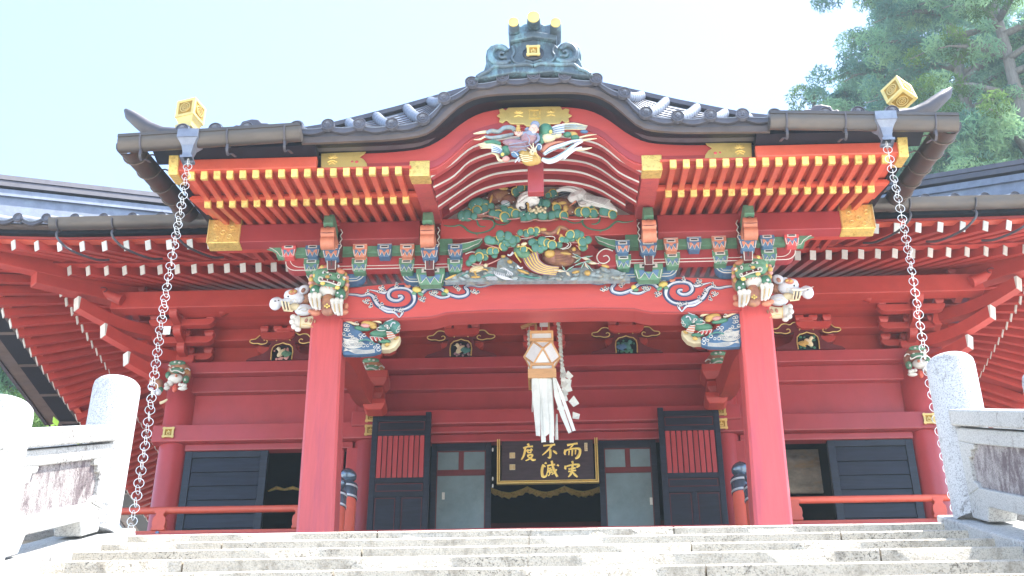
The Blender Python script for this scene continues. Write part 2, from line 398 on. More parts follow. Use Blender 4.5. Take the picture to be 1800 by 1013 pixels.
# ---------------------------------------------------------------- balustrades
def balustrade(s, label):
    X = 2.80*s
    t = thing('stone_balustrade', (X, -5.2, G), label, 'stone balustrade', 'balustrades along the stone stairs')
    zt = lambda y, z0: z0 + SL*(y+5.2)       # height along the slope
    # curb (stringer) stone under the panels, in blocks
    yy = -4.95
    for k in range(6):
        y1 = yy - (1.42 if k else 1.35)
        poly = [(yy-.004, zt(yy,-.62)), (yy-.004, zt(yy,-1.2)), (y1+.004, zt(y1,-1.2)), (y1+.004, zt(y1,-.62))]
        b = MB(); b.prism(poly, X-.19, X+.19, axis='x'); b.build('curb_stone', 'granite_stained', t, bev=.012)
        yy = y1
    for k in range(6):
        yc = -5.22 - k*1.62
        zb, ztop = zt(yc,-.75), ((.50 if s > 0 else .45) if k == 0 else zt(yc,.50)-(.12 if s > 0 else .20))
        if k == 0: zb = G-.05
        h = ztop - zb
        b = MB(); b.lathe([(.001,0),(.155,0),(.157,.3),(.157,h-.06),(.152,h-.028),(.136,h-.01),(.10,h+.004),(.001,h+.012)], (X, yc, zb), n=40)
        b.build('pillar', 'granite', t, smooth=True, ang=60)
        if k == 5: break
        ya, yb = yc-.13, yc-1.62+.13
        zA = lambda y, d: zt(y, d)
        # handrail with sloping top, standing proud of the panel
        b = MB(); ta, tb = (ya, zA(ya,.145)), (yb, zA(yb,.145))
        b.prism([(ya, zA(ya,.145)), (yb, zA(yb,.145)), (yb, zA(yb,.03)), (ya, zA(ya,.03))], X-.115, X+.115, axis='x')
        b.build('handrail', 'granite_stained', t, bev=.012)
        # panel: a frame of stone with a sunken cusped field and a drain opening below
        y0, y1 = ya, yb; L = ya-yb
        def P(u, d): y = ya - u*L; return (y, zA(y, d))
        top, fo = .012, -.60
        
        # front plate built as four bars round the field, following its cusps
        T = .085
        b = MB()
        b.prism([P(0,top),P(1,top),P(1,-.08),P(.80,-.09),P(.20,-.09),P(0,-.08)], X-T, X+T, axis='x')
        b.prism([P(0,-.08),P(.20,-.09),P(.195,-.13),P(.145,-.135),P(.135,-.185),P(.10,-.19),P(.10,-.345),P(.14,-.355),P(.16,-.385),P(0,-.45)], X-T, X+T, axis='x')
        b.prism([P(1,-.08),P(1,-.45),P(.84,-.385),P(.86,-.355),P(.90,-.345),P(.90,-.19),P(.865,-.185),P(.855,-.135),P(.805,-.13),P(.80,-.09)], X-T, X+T, axis='x')
        b.prism([P(0,-.45),P(.16,-.385),P(.84,-.385),P(1,-.45),P(1,fo),P(.84,fo),P(.80,-.50),P(.24,-.50),P(.20,fo),P(0,fo)], X-T, X+T, axis='x')
        b.build('panel_frame', 'granite_stained', t, bev=.008)
        b = MB(); b.prism([P(.07,-.07),P(.93,-.07),P(.93,-.41),P(.07,-.41)], X-.06, X+.06, axis='x')
        b.build('sunken_panel', 'granite_dirty', t)
    return t
balustrade(-1, 'pale granite balustrade climbing the left side of the stairs, brightly sunlit')
balustrade(1, 'pale granite balustrade climbing the right side of the stairs, its inner face stained and shaded')
# low parapet seen behind each balustrade
for s in (-1,1):
    b = MB(); x0 = 2.96; b.box(s*x0, s*4.6, -5.32, -5.12, G-.05, -.045)
    tag(b.build('parapet_wall', 'granite', bev=.012), 'low granite parapet running %s from the first pillar of the %s balustrade' % (('left','left') if s < 0 else ('right','right')), 'parapet', 'granite parapets at the top of the stairs')
# ================================================================ main hall
YH = 3.4
FL = 2.25                                    # veranda floor level
hall = thing('temple_hall', (0, YH, G), 'long red lacquered temple hall behind the porch, under a wide tiled roof', 'temple hall')
def hz(px, py): return at(px, py, YH).z
zn0, zn1 = 4.05, 4.30                        # side nageshi
zc0, zc1 = 4.03, 4.43                        # centre beams
# podium / veranda
v = MB(); v.box(-6.6,6.6,2.05,3.3,FL-.12,FL); v.build('veranda_floor', 'floor_wood', hall, bev=.01)
v = MB(); v.box(-6.6,6.6,1.99,2.07,FL-.26,FL-.02); v.build('veranda_edge_beam', 'crimson', hall, bev=.01)
for i in range(-6,7):
    if abs(i) <= 2: continue
    b = MB(); b.box(i*1.05-.09,i*1.05+.09,2.12,2.30,G-.02,FL-.12); b.build('veranda_post','crimson',hall,bev=.01)
b = MB(); b.box(-5.3,5.3,3.3,3.4,G-.02,FL-.001); b.build('foundation_wall','maroon',hall)
# columns (round)
for x in (-5.08,-2.42,2.42,5.08):
    b = MB(); b.lathe([(.001,0),(.205,0),(.205,5.12-FL+.14),(.19,5.17-FL+.14),(.001,5.17-FL+.14)], (x, YH+.12, FL-.14), n=28)
    b.build('round_column', 'crimson', hall, smooth=True, ang=50)
# side walls going back and back wall: dark interior shell
b = MB()
for s in (-1,1):
    b.box(s*5.0, s*5.12, YH+.2, 10.5, FL-.1, 5.9)
b.build('side_wall', 'hall_red', hall)
for s in (-1,1):
    for yc in (5.9, 8.4):
        b = MB(); b.lathe([(.001,0),(.2,0),(.2,3.0),(.001,3.0)], (s*5.08, yc, FL-.1), n=20); b.build('round_column', 'crimson', hall, smooth=True, ang=50)
    for zz in (4.05, 4.85):
        b = MB(); b.box(s*5.02, s*5.24, YH+.3, 10.5, zz, zz+.25); b.build('side_beam','crimson',hall,bev=.01)
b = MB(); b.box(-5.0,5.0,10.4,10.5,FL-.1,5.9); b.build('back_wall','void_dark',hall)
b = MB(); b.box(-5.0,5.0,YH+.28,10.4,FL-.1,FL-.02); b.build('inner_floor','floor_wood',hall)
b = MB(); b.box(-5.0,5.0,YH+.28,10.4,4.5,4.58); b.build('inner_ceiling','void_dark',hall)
# ---- front walls and beams
def beam(name, x0,x1,y0,y1,z0,z1, m='crimson', bev=.012): 
    b = MB(); b.box(x0,x1,y0,y1,z0,z1); return b.build(name, m, hall, bev=bev)
for s in (-1,1):
    a, c = 2.62*s, 4.9*s
    beam('nageshi_beam', s*2.0, s*5.34, YH-.13, YH+.02, zn0, zn1)
    beam('lintel', s*2.60, s*4.89, YH-.04, YH+.10, 3.95, zn0-.003, 'crimson')
    beam('wall_panel', s*2.55, s*4.93, YH+.10, YH+.16, zn1-.05, 4.87, 'crimson')
    beam('upper_tie_beam', s*2.50, s*5.02, YH+.0, YH+.15, 4.85, 5.09)
    beam('door_jamb', s*2.50, s*2.68, YH-.05, YH+.10, FL, 3.95)
    beam('sill_beam', s*2.68, s*4.9, YH-.05, YH+.10, FL, FL+.09)
beam('centre_nageshi', -2.62, 2.62, YH-.17, YH+.02, 4.22, zc1)
beam('centre_lintel', -2.20, 2.20, YH-.10, YH+.08, 4.12, 4.217)
beam('centre_lintel', -2.20, 2.20, YH-.05, YH+.08, 4.00, 4.117)
beam('wall_panel', -2.24, 2.24, YH+.10, YH+.16, zc1-.05, 4.85, 'crimson')
beam('upper_tie_beam', -2.24, 2.24, YH+.0, YH+.15, 4.83, 5.07)
beam('capping_beam', -5.45, 5.45, YH-.12, YH+.30, 5.09, 5.27)
beam('upper_wall', -5.2, 5.2, YH+.20, YH+.26, 5.27, 6.1, 'hall_red')
# crest plates on nageshi (square well-curb crest)
def crest(parent, c, size, mname='gold_plain', ny=-1):
    b = MB(); x,y,z = c; h = size/2; t = size*.09
    b.box(x-h*.85,x+h*.85,y-.004,y+.006,z-h*.85,z+h*.85, mi=1)
    for q in (-1,1):
        b.box(x-h*1.08,x+h*1.08,y-.022,y-.004,z+q*h*.80-t,z+q*h*.80+t, mi=0)
        b.box(x+q*h*.80-t,x+q*h*.80+t,y-.018,y-.0045,z-h*1.08,z+h*1.08, mi=0)
    # small emblem inside
    b.box(x-h*.34,x+h*.34,y-.013,y-.004,z-h*.42,z-h*.30, mi=0); b.box(x-h*.34,x+h*.34,y-.013,y-.004,z+h*.06,z+h*.18, mi=0)
    b.box(x-h*.06,x+h*.06,y-.0135,y-.005,z-.1*h,z+h*.5, mi=0); b.box(x-h*.34,x-h*.22,y-.0135,y-.005,z-.42*h,z+h*.1, mi=0); b.box(x+h*.22,x+h*.34,y-.0135,y-.005,z-.42*h,z+h*.1, mi=0)
    return b.build('crest_plate', [mname,'engrave'], parent)
for s in (-1,1):
    crest(hall, (s*5.11, YH-.14, 4.175), .15)
    crest(hall, (s*2.35, YH-.18, 4.335), .15); crest(hall, (s*2.35, YH-.18, 4.135), .15)
# ---- side bays: black sliding shutter + dark opening
for s in (-1,1):
    xa, xb = s*3.75, s*4.88
    sh = empty('sliding_shutter', (0,0,0)); sh.parent = hall
    sh.location = (s*4.32, 3.36-YH, FL-G)
    y = YH+.02
    b = MB()
    w = abs(xb-xa)/2; cx = (xa+xb)/2
    b.box(cx-w, cx+w, y, y+.05, FL+.09, 3.95)
    b.build('shutter_board', 'black_door', sh)
    b = MB()
    for q in (-1,1): b.box(cx+q*w-q*.0, cx+q*(w-.10), y-.03, y+.001, FL+.09, 3.95)
    b.box(cx-w+.1, cx+w-.1, y-.028, y+.001, 3.86, 3.95); b.box(cx-w+.1, cx+w-.1, y-.028, y+.001, FL+.09, FL+.17)
    b.build('shutter_frame', 'black_door', sh, bev=.004)
    z = 3.845; k = 0
    while z > FL+.25:
        b = MB(); b.add([(cx-w+.105, y-.004, z), (cx+w-.105, y-.004, z), (cx+w-.105, y-.022, z-.195), (cx-w+.105, y-.022, z-.195),
                         (cx-w+.105, y+.02, z), (cx+w-.105, y+.02, z), (cx+w-.105, y+.02, z-.195), (cx-w+.105, y+.02, z-.195)],
                        [(0,3,2,1),(4,5,6,7),(0,1,5,4),(3,7,6,2),(0,4,7,3),(1,2,6,5)])
        b.build('board', 'black_door', sh); z -= .20
# dark brown reveal around opening and inner things
    beam('opening_post', s*2.72, s*2.78, YH+.0, YH+.08, FL, 3.95, 'crimson')
# ---- centre bay: black hinged doors, glazed sliding doors
def pdoor(s):
    """black panelled door with red slats, opened flat against the jamb"""
    xa = at(650,835,3.15).x if s < 0 else at(1272,825,3.15).x
    xb = at(755,835,3.15).x if s < 0 else at(1162,825,3.15).x
    x0, x1 = min(xa,xb), max(xa,xb); y = 3.12; z0, z1 = FL+.02, 4.30
    d = empty('hinged_door', (0,0,0)); d.parent = hall; d.location = ((x0+x1)/2, y-YH, FL-G)
    sw = .075
    b = MB()
    b.box(x0,x0+sw,y,y+.055,z0,z1+.05); b.box(x1-sw,x1,y,y+.055,z0,z1+.05)
    b.build('stile','black_door',d,bev=.005)
    rails = [(z1-.09,z1),(z1-.33,z1-.25),(3.42,3.50),(3.20,3.27),(z0,z0+.07)]
    rails = [(z1-.075,z1-.0),(z1-.29,z1-.225),(3.33,3.40),(3.13,3.20),(z0,z0+.07)]
    for a,c in rails:
        b = MB(); b.box(x0+sw,x1-sw,y+.003,y+.05,a,c); b.build('rail','black_door',d,bev=.004)
    b = MB(); b.box((x0+x1)/2-.03,(x0+x1)/2+.03,y+.004,y+.05,z0+.07,3.13); b.build('muntin','black_door',d,bev=.004)
    def pan(a0,a1,c0,c1):
        b = MB(); b.box(a0,a1,y+.020,y+.04,c0,c1)
        o = b.build('panel','black_door',d)
        b = MB(); e = .008; g_ = .012
        for q in ((a0+g_,a1-g_,c0+g_,c0+g_+e),(a0+g_,a1-g_,c1-g_-e,c1-g_)): b.box(q[0],q[1],y+.014,y+.0195,q[2],q[3])
        for q in ((a0+g_,a0+g_+e,c0+g_+e,c1-g_-e),(a1-g_-e,a1-g_,c0+g_+e,c1-g_-e)): b.box(q[0],q[1],y+.014,y+.0195,q[2],q[3])
        b.build('red_beading','maroon',d)
    pan(x0+sw,x1-sw,z1-.225,z1-.075); pan(x0+sw,x1-sw,3.20,3.33)
    pan(x0+sw,(x0+x1)/2-.03,z0+.07,3.13); pan((x0+x1)/2+.03,x1-sw,z0+.07,3.13)
    b = MB(); b.box(x0+sw,x1-sw,y+.045,y+.05,3.40,z1-.29); b.build('slat_backing','black_lacquer',d)
    n = 9; W = (x1-x0-2*sw)
    for i in range(n):
        c = x0+sw+W*(i+.5)/n
        b = MB(); b.box(c-W/n*.41,c+W/n*.41,y+.010,y+.044,3.402,z1-.292); b.build('slat','crimson',d,bev=.004)
    return d
pdoor(-1); pdoor(1)
def gdoor(s):
    xa = at(757,850,YH).x if s < 0 else at(1054,850,YH).x
    xb = at(863,850,YH).x if s < 0 else at(1157,850,YH).x
    x0, x1 = min(xa,xb), max(xa,xb); y = YH-.02
    d = empty('glazed_door', (0,0,0)); d.parent = hall; d.location = ((x0+x1)/2, 0, FL-G)
    z0, z1 = FL+.01, 4.0; sw = .075
    b = MB()
    b.box(x0,x0+sw,y,y+.05,z0,z1); b.box(x1-sw,x1,y,y+.05,z0,z1)
    b.box(x0+sw,x1-sw,y+.002,y+.048,z1-.11,z1); b.box(x0+sw,x1-sw,y+.002,y+.048,z0,z0+.07)
    b.build('door_frame','black_door',d,bev=.005)
    xm = (x0+x1)/2; zz = [(3.60,3.89),(2.64,3.55),(2.32,2.60)]
    b = MB()
    for a,c in ((3.545,3.605),(2.595,2.645)): b.box(x0+sw,x1-sw,y+.012,y+.04,a,c)
    for a,c in ((3.605,3.89),(2.32,2.595)): b.box(xm-.022,xm+.022,y+.012,y+.04,a,c)
    split_build(b,'glazing_bar','maroon',d,bev=.003)
    for (a0,a1,c0,c1) in ((x0+sw,xm-.022,3.605,3.89),(xm+.022,x1-sw,3.605,3.89),(x0+sw,x1-sw,2.645,3.545),(x0+sw,xm-.022,2.32,2.595),(xm+.022,x1-sw,2.32,2.595)):
        b = MB(); b.box(a0,a1,y+.024,y+.030,c0,c1); p = b.build('pane','frost_glass',d)
        b = MB(); e=.012
        b.box(a0,a1,y+.016,y+.0235,c0,c0+e); b.box(a0,a1,y+.016,y+.0235,c1-e,c1); b.box(a0,a0+e,y+.0165,y+.0232,c0+e,c1-e); b.box(a1-e,a1,y+.0165,y+.0232,c0+e,c1-e)
        b.build('pane_bead','maroon',d)
    # small paper note stuck to the glass
    c = at(779 if s < 0 else 1145, 871 if s < 0 else 880, y)
    b = MB(); b.box(c.x-.018,c.x+.018,y+.019,y+.0235,c.z-.05,c.z+.05); b.build('paper_note','paper',d)
gdoor(-1); gdoor(1)
# closing posts beside the glazed doors and black frame
for s in (-1,1):
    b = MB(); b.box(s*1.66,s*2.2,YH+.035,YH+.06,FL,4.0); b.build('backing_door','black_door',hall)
# ---- interior seen through the openings
b = MB()
p0 = at(862,872,5.2); p1 = at(1058,866,5.2)
xs = [p0.x + (p1.x-p0.x)*i/48 for i in range(49)]
top = []; bot = []
for i,x in enumerate(xs):
    u = i/48*3; f = u-math.floor(u); zz = (p0.z+p1.z)/2 + .03 + .09*abs(2*f-1)**1.6
    top.append((x,zz)); bot.append((x, zz-.075-.012*(i%3)))
b.strip(top, bot, 5.18, 5.2)
tag(b.build('gold_valance', 'gold'), 'scalloped gold valance hanging in the dark doorway below the plaque', 'valance')
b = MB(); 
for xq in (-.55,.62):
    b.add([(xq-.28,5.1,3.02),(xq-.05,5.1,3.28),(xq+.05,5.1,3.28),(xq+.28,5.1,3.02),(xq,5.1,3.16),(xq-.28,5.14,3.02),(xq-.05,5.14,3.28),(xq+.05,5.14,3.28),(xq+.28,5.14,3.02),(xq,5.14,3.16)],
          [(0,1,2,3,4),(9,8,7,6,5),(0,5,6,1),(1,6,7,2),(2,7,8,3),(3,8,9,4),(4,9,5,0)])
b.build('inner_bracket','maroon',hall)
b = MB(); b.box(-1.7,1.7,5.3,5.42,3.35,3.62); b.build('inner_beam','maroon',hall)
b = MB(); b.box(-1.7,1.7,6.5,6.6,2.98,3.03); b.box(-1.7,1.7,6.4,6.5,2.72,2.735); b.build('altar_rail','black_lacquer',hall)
# gold hanging ornament glimpsed in left opening
b = MB(); c = at(500,861,5.0); b.tube([(c.x-.24,5,c.z-.02),(c.x-.12,5,c.z+.03),(c.x,5,c.z),(c.x+.12,5,c.z+.025),(c.x+.24,5,c.z-.01)],[.012,.03,.018,.03,.012],8)
tag(b.build('gilt_ornament','gold',None,smooth=True),'thin gilt ornament glinting in the dark opening of the left bay','ornament')
# painting seen in the right opening
mat('mural', (0.42,0.38,0.31), 0.7, var=0.4, nscale=4, col2=(0.55,0.38,0.20), c2amt=0.9, c2scale=2.6, stretch=(1,1,1.8))
a0 = at(1290,792,4.6); a1 = at(1448,866,4.6)
b = MB(); b.box(a0.x,a1.x,4.6,4.64,a1.z,a0.z); mu = b.build('painted_panel','mural',None,bev=.005)
tag(mu,'faded brown cloud painting inside the opening right of the right porch post','painting')
# ---- veranda railing (koran)
def rail_section(s):
    t = thing('veranda_railing', (s*3.9, 2.2, FL), 'red lacquered railing of the veranda, %s of the porch' % ('left' if s<0 else 'right'), 'railing', 'veranda railings')
    b = MB(); b.tube([(s*2.62,2.2,2.605),(s*6.2,2.2,2.605)], .045, 10, flat=1.0); b.build('top_rail','vermilion',t,smooth=True,ang=40)
    b = MB(); b.box(s*2.62,s*6.2,2.17,2.23,FL+.02,FL+.085); b.build('bottom_rail','vermilion',t,bev=.008)
    for x in (3.0,4.72,5.9):
        b = MB(); prof = [(.085,.085),(.085,.11),(.075,.13),(.085,.18),(.078,.24),(.05,.275),(.05,.30),(.07,.315),(.07,.345),(.001,.345)]
        vs = []
        for r,z in prof: vs.append((r,z))
        poly = [(s*x+r, FL+z) for r,z in vs] + [(s*x-r, FL+z) for r,z in reversed(vs)]
        b.prism(poly, 2.15, 2.25); b.build('baluster','vermilion',t,bev=.006)
    b = MB()
    for x in (4.72,): b.lathe([(.001,-.02),(.022,-.016),(.026,0),(.001,.001)], (s*x,2.165,FL+.05), n=12, axis='y')
    b.build('nail_cover','iron_cap',t,smooth=True)
    return t
rail_section(-1); rail_section(1)
def newel(px, py, Y, label):
    c = at(px, py, Y)                         # centre of the cap base
    x, z = c.x, c.z
    t = thing('newel_post', (x, Y, G), label, 'newel post', 'newel posts of the veranda steps')
    b = MB(); b.lathe([(.001,0),(.125,0),(.125,z-G-.04),(.12,z-G),(.001,z-G)], (x,Y,G), n=24); b.build('post','vermilion',t,smooth=True,ang=50)
    b = MB(); b.lathe([(.001,0),(.13,0),(.13,.19),(.12,.205),(.08,.22),(.075,.24),(.085,.25),(.108,.28),(.112,.32),(.095,.355),(.055,.39),(.02,.41),(.001,.42)], (x,Y,z-.01), n=24)
    b.build('onion_cap','iron_cap',t,smooth=True,ang=50)
    b = MB(); b.lathe([(.131,0),(.136,.006),(.136,.02),(.131,.026)], (x,Y,z+.0), n=24); b.lathe([(.131,0),(.136,.006),(.136,.02),(.131,.026)], (x,Y,z+.13), n=24)
    b.build('cap_band','steel',t,smooth=True)
    return t
newel(608, 878, 1.75, 'red newel post with dark metal onion cap, nearer the hall door left of the lantern')
newel(588, 893, 1.1, 'red newel post with dark onion cap, half hidden by the left porch post')
newel(1306, 867, 1.75, 'red newel post with dark metal onion cap left of the right porch post')
newel(1330, 882, 1.1, 'red newel post with onion cap hidden behind the right porch post')
# wooden steps from the court to the veranda
t = thing('wooden_steps', (0,1.2,G), 'wooden steps from the stone court up to the hall doors', 'steps')
for k in range(11):
    z = FL - .02 - (k+1)*.245; y = 2.0 - k*.24
    if z < G+.05: break
    b = MB(); b.box(-2.1,2.1,y-.26,y+.02,z-.06,z); b.build('tread','floor_wood',t,bev=.006)
    b = MB(); b.box(-2.1,2.1,y-.03,y-.005,z-.245,z-.061); b.build('riser','maroon',t)
# ================================================================ hall: brackets, struts, rafters, roof
def masu(b, c, w=.17, h=.12, d=None):
    """bearing block: square top, tapered foot"""
    x,y,z = c; a = w/2; e = a*.68; dd = (d or w)/2; ed = dd*.68
    b.box(x-a,x+a,y-dd,y+dd,z,z+h*.55)
    vs = [(x-e,y-ed,z-h*.45),(x+e,y-ed,z-h*.45),(x+e,y+ed,z-h*.45),(x-e,y+ed,z-h*.45),(x-a,y-dd,z),(x+a,y-dd,z),(x+a,y+dd,z),(x-a,y+dd,z)]
    b.add(vs, [(0,3,2,1),(4,5,6,7),(0,1,5,4),(1,2,6,5),(2,3,7,6),(3,0,4,7)])
def hij(L, h, r=None, n=5):
    """arm profile: flat top, rounded lower corners; (u,z) with u along length, z from -h to 0"""
    r = r or h*.95; p = [(-L,0),(-L,-h+r)]
    for i in range(1,n+1):
        t = PI/2*i/n; p.append((-L+r-r*math.cos(t), -h+r-r*math.sin(t)))
    p += [(-u,z) for u,z in reversed(p)]
    return p
def arm_x(b, c, L, h=.15, w=.12, mi=None):
    b.prism([(c[0]+u, c[2]+z) for u,z in hij(L,h)], c[1]-w/2, c[1]+w/2, mi)
def arm_y(b, c, y0, y1, h=.15, w=.12, mi=None):
    L = (y1-y0)/2; b.prism([((y0+y1)/2+u, c[2]+z) for u,z in hij(L,h)], c[0]-w/2, c[0]+w/2, mi, axis='x')
ZP = 5.73
# purlin carried on the brackets, grooved soffit, wall beams
YP = 2.55
beam('eave_purlin', -5.95, 5.95, YP, YP+.2, ZP, ZP+.27, 'hall_red')
for s in (-1,1): beam('eave_purlin', s*5.80, s*6.0, YP+.2, 11.0, ZP, ZP+.27, 'hall_red')
for i in range(5):
    y = YP+.22+i*.125
    beam('soffit_board', -5.0, 5.0, y, y+.10, ZP+.02+i*.022, ZP+.05+i*.022, 'hall_red', bev=.004)
beam('wall_purlin', -5.2, 5.2, YH-.02, YH+.2, 5.66, 5.92, 'hall_red')
# bracket clusters on each column and simple ones between
def cluster(x, corner=0):
    s = corner
    base = empty('bracket_cluster', (x-0, YH-YH, 5.27-G)); base.parent = hall; base.location = (x, .1, 5.27-G)
    b = MB(); masu(b, (x, YH+.08, 5.33), .30, .16); b.build('bearing_block','hall_red',base,bev=.008)
    for j in range(3):
        z = 5.48 + j*.125; o = j*.27; L = .34+.0*j
        b = MB(); arm_x(b, (x if not s else x-s*.05, YH+.06-o, z), L+.06*j, .10, .11); b.build('bracket_arm','hall_red',base,bev=.006)
        for q in (-1,0,1):
            b = MB(); masu(b, ((x if not s else x-s*.05)+q*(L+.06*j-.07), YH+.06-o, z+.045), .13, .085); b.build('bearing_block','hall_red',base,bev=.005)
        b = MB(); arm_y(b, (x, 0, z), YH-.28-o, YH+.2, .10, .11); b.build('bracket_arm','hall_red',base,bev=.006)
        b = MB(); masu(b, (x, YH-.21-o, z+.045), .13, .085); b.build('bearing_block','hall_red',base,bev=.005)
        if s:
            b = MB(); 
            b.prism([(x-s*.0+u*1.0, z+zz) for u,zz in [(0,0),(s*(.42+o),0),(s*(.42+o),-.04),(s*(.36+o),-.10),(0,-.10)]], YH+.02, YH+.13); b.build('bracket_arm','hall_red',base,bev=.006)
            b = MB(); masu(b, (x+s*(.36+o), YH+.08, z+.045), .13, .085); b.build('bearing_block','hall_red',base,bev=.005)
            b = MB(); arm_y(b, (x+s*(.30+o), 0, z), YH-.15, YH+.42, .10, .11); b.build('bracket_arm','hall_red',base,bev=.006)
    return base
for x in (-5.08, 5.08): cluster(x, -1 if x < 0 else 1)
for x in (-2.42, 2.42): cluster(x)
def small_cluster(x):
    base = empty('bracket_cluster', (x, .1, 5.5-G)); base.parent = hall
    for j in range(2):
        z = 5.52+j*.17
        b = MB(); arm_x(b, (x, YH-.02-.12*j, z), .30-.05*j, .11, .10); b.build('bracket_arm','hall_red',base,bev=.006)
        for q in (-1,0,1):
            b = MB(); masu(b, (x+q*(.23-.04*j), YH-.02-.12*j, z+.05), .12, .085); b.build('bearing_block','hall_red',base,bev=.005)
for x in (-3.75,-1.15,0,1.15,3.75): small_cluster(x)
# long tail rafters leaning out along the corner diagonal, white painted ends
for s in (-1,1):
    sets = [((5.28,2.62),(136,540),.0),((5.2,2.8),(183,588),0),((5.1,3.0),(222,637),0)]
    for k,(u0,z0,u1,z1) in enumerate([(.40,5.66,1.22,5.66),(.12,5.40,.91,5.41),(-.1,5.13,.63,5.12)]):
        b = MB(); pts = []
        n = 8
        for i in range(n+1):
            t = i/n; u = u0 + (u1-u0)*t
            pts.append((u, z0 + (z1-z0)*t - .075*math.sin(PI*t)))
        w = .066
        dx, dy = s*.7071, -.7071; px_, py_ = .7071*s, .7071
        vs = []
        for (u,z) in pts:
            hh = .088
            for q in (-1,1):
                for r_ in (-1,1):
                    vs.append((s*5.08 + s*u + q*w*px_, 3.52-u + q*w*py_, z + r_*hh))
        fs = []
        for i in range(n):
            a = i*4; c = a+4
            for p,q_ in ((0,1),(1,3),(3,2),(2,0)): fs.append((a+p,a+q_,c+q_,c+p))
        fs += [(0,2,3,1)]
        b.add(vs, fs, 0)
        e = n*4; nose = Vector((s*.03,-.03,0.0))
        v = [Vector(vs[e+i]) for i in range(4)]
        b.add([v[0], v[1], v[3], v[2], v[0]+nose*.3, v[1]+nose, v[3]+nose, v[2]+nose*.3], [(4,5,6,7),(0,1,5,4),(1,2,6,5),(2,3,7,6),(3,0,4,7)], 1)
        b.build('tail_rafter', ['hall_red','white_paint'], hall)
        # curved blocks stacked on the arm
        if k < 3:
            uc = (.62,.34,.08)[k]; zc = (5.80,5.52,5.26)[k]
            cx, cy = s*(5.08+uc), 3.52-uc
            b = MB(); prof = [(-.05,0),(-.08,.06),(-.055,.13),(-.05,.22),(-.09,.30),(-.09,.36),(.09,.36),(.09,.30),(.06,.22),(.06,.13),(.03,.06),(.05,0)]
            b.prism([(cx+u_, zc+z_) for u_,z_ in prof], cy-.10, cy+.10); b.build('bracket_nose','hall_red',hall,bev=.008)
            b = MB(); masu(b,(cx,cy,zc+.40),.22,.11); b.build('bearing_block','hall_red',hall,bev=.006)
    # a curled nose at the outer end of the wall beams
    for (cx,cy,cz,q) in ((s*6.05,2.5,5.93,s),(s*4.20,2.75,5.86,-s)):
        b = MB(); pts = [(cx-q*.28,cy,cz-.10),(cx-q*.10,cy,cz-.02),(cx+q*.06,cy-.02,cz+.07),(cx+q*.20,cy-.03,cz+.08)]
        b.tube(pts,[.085,.07,.055,.05],8); b.build('beam_nose','hall_red',hall,smooth=True,ang=60)
        b = MB(); pp = [(cx-q*.02+q*.07*math.cos(t)*(1-t/9), cy-.085, cz+.02+.055*math.sin(t)*(1-t/9)) for t in [i*.5 for i in range(10)]]
        b.tube(pp,.009,5); b.build('incised_scroll','maroon',hall)
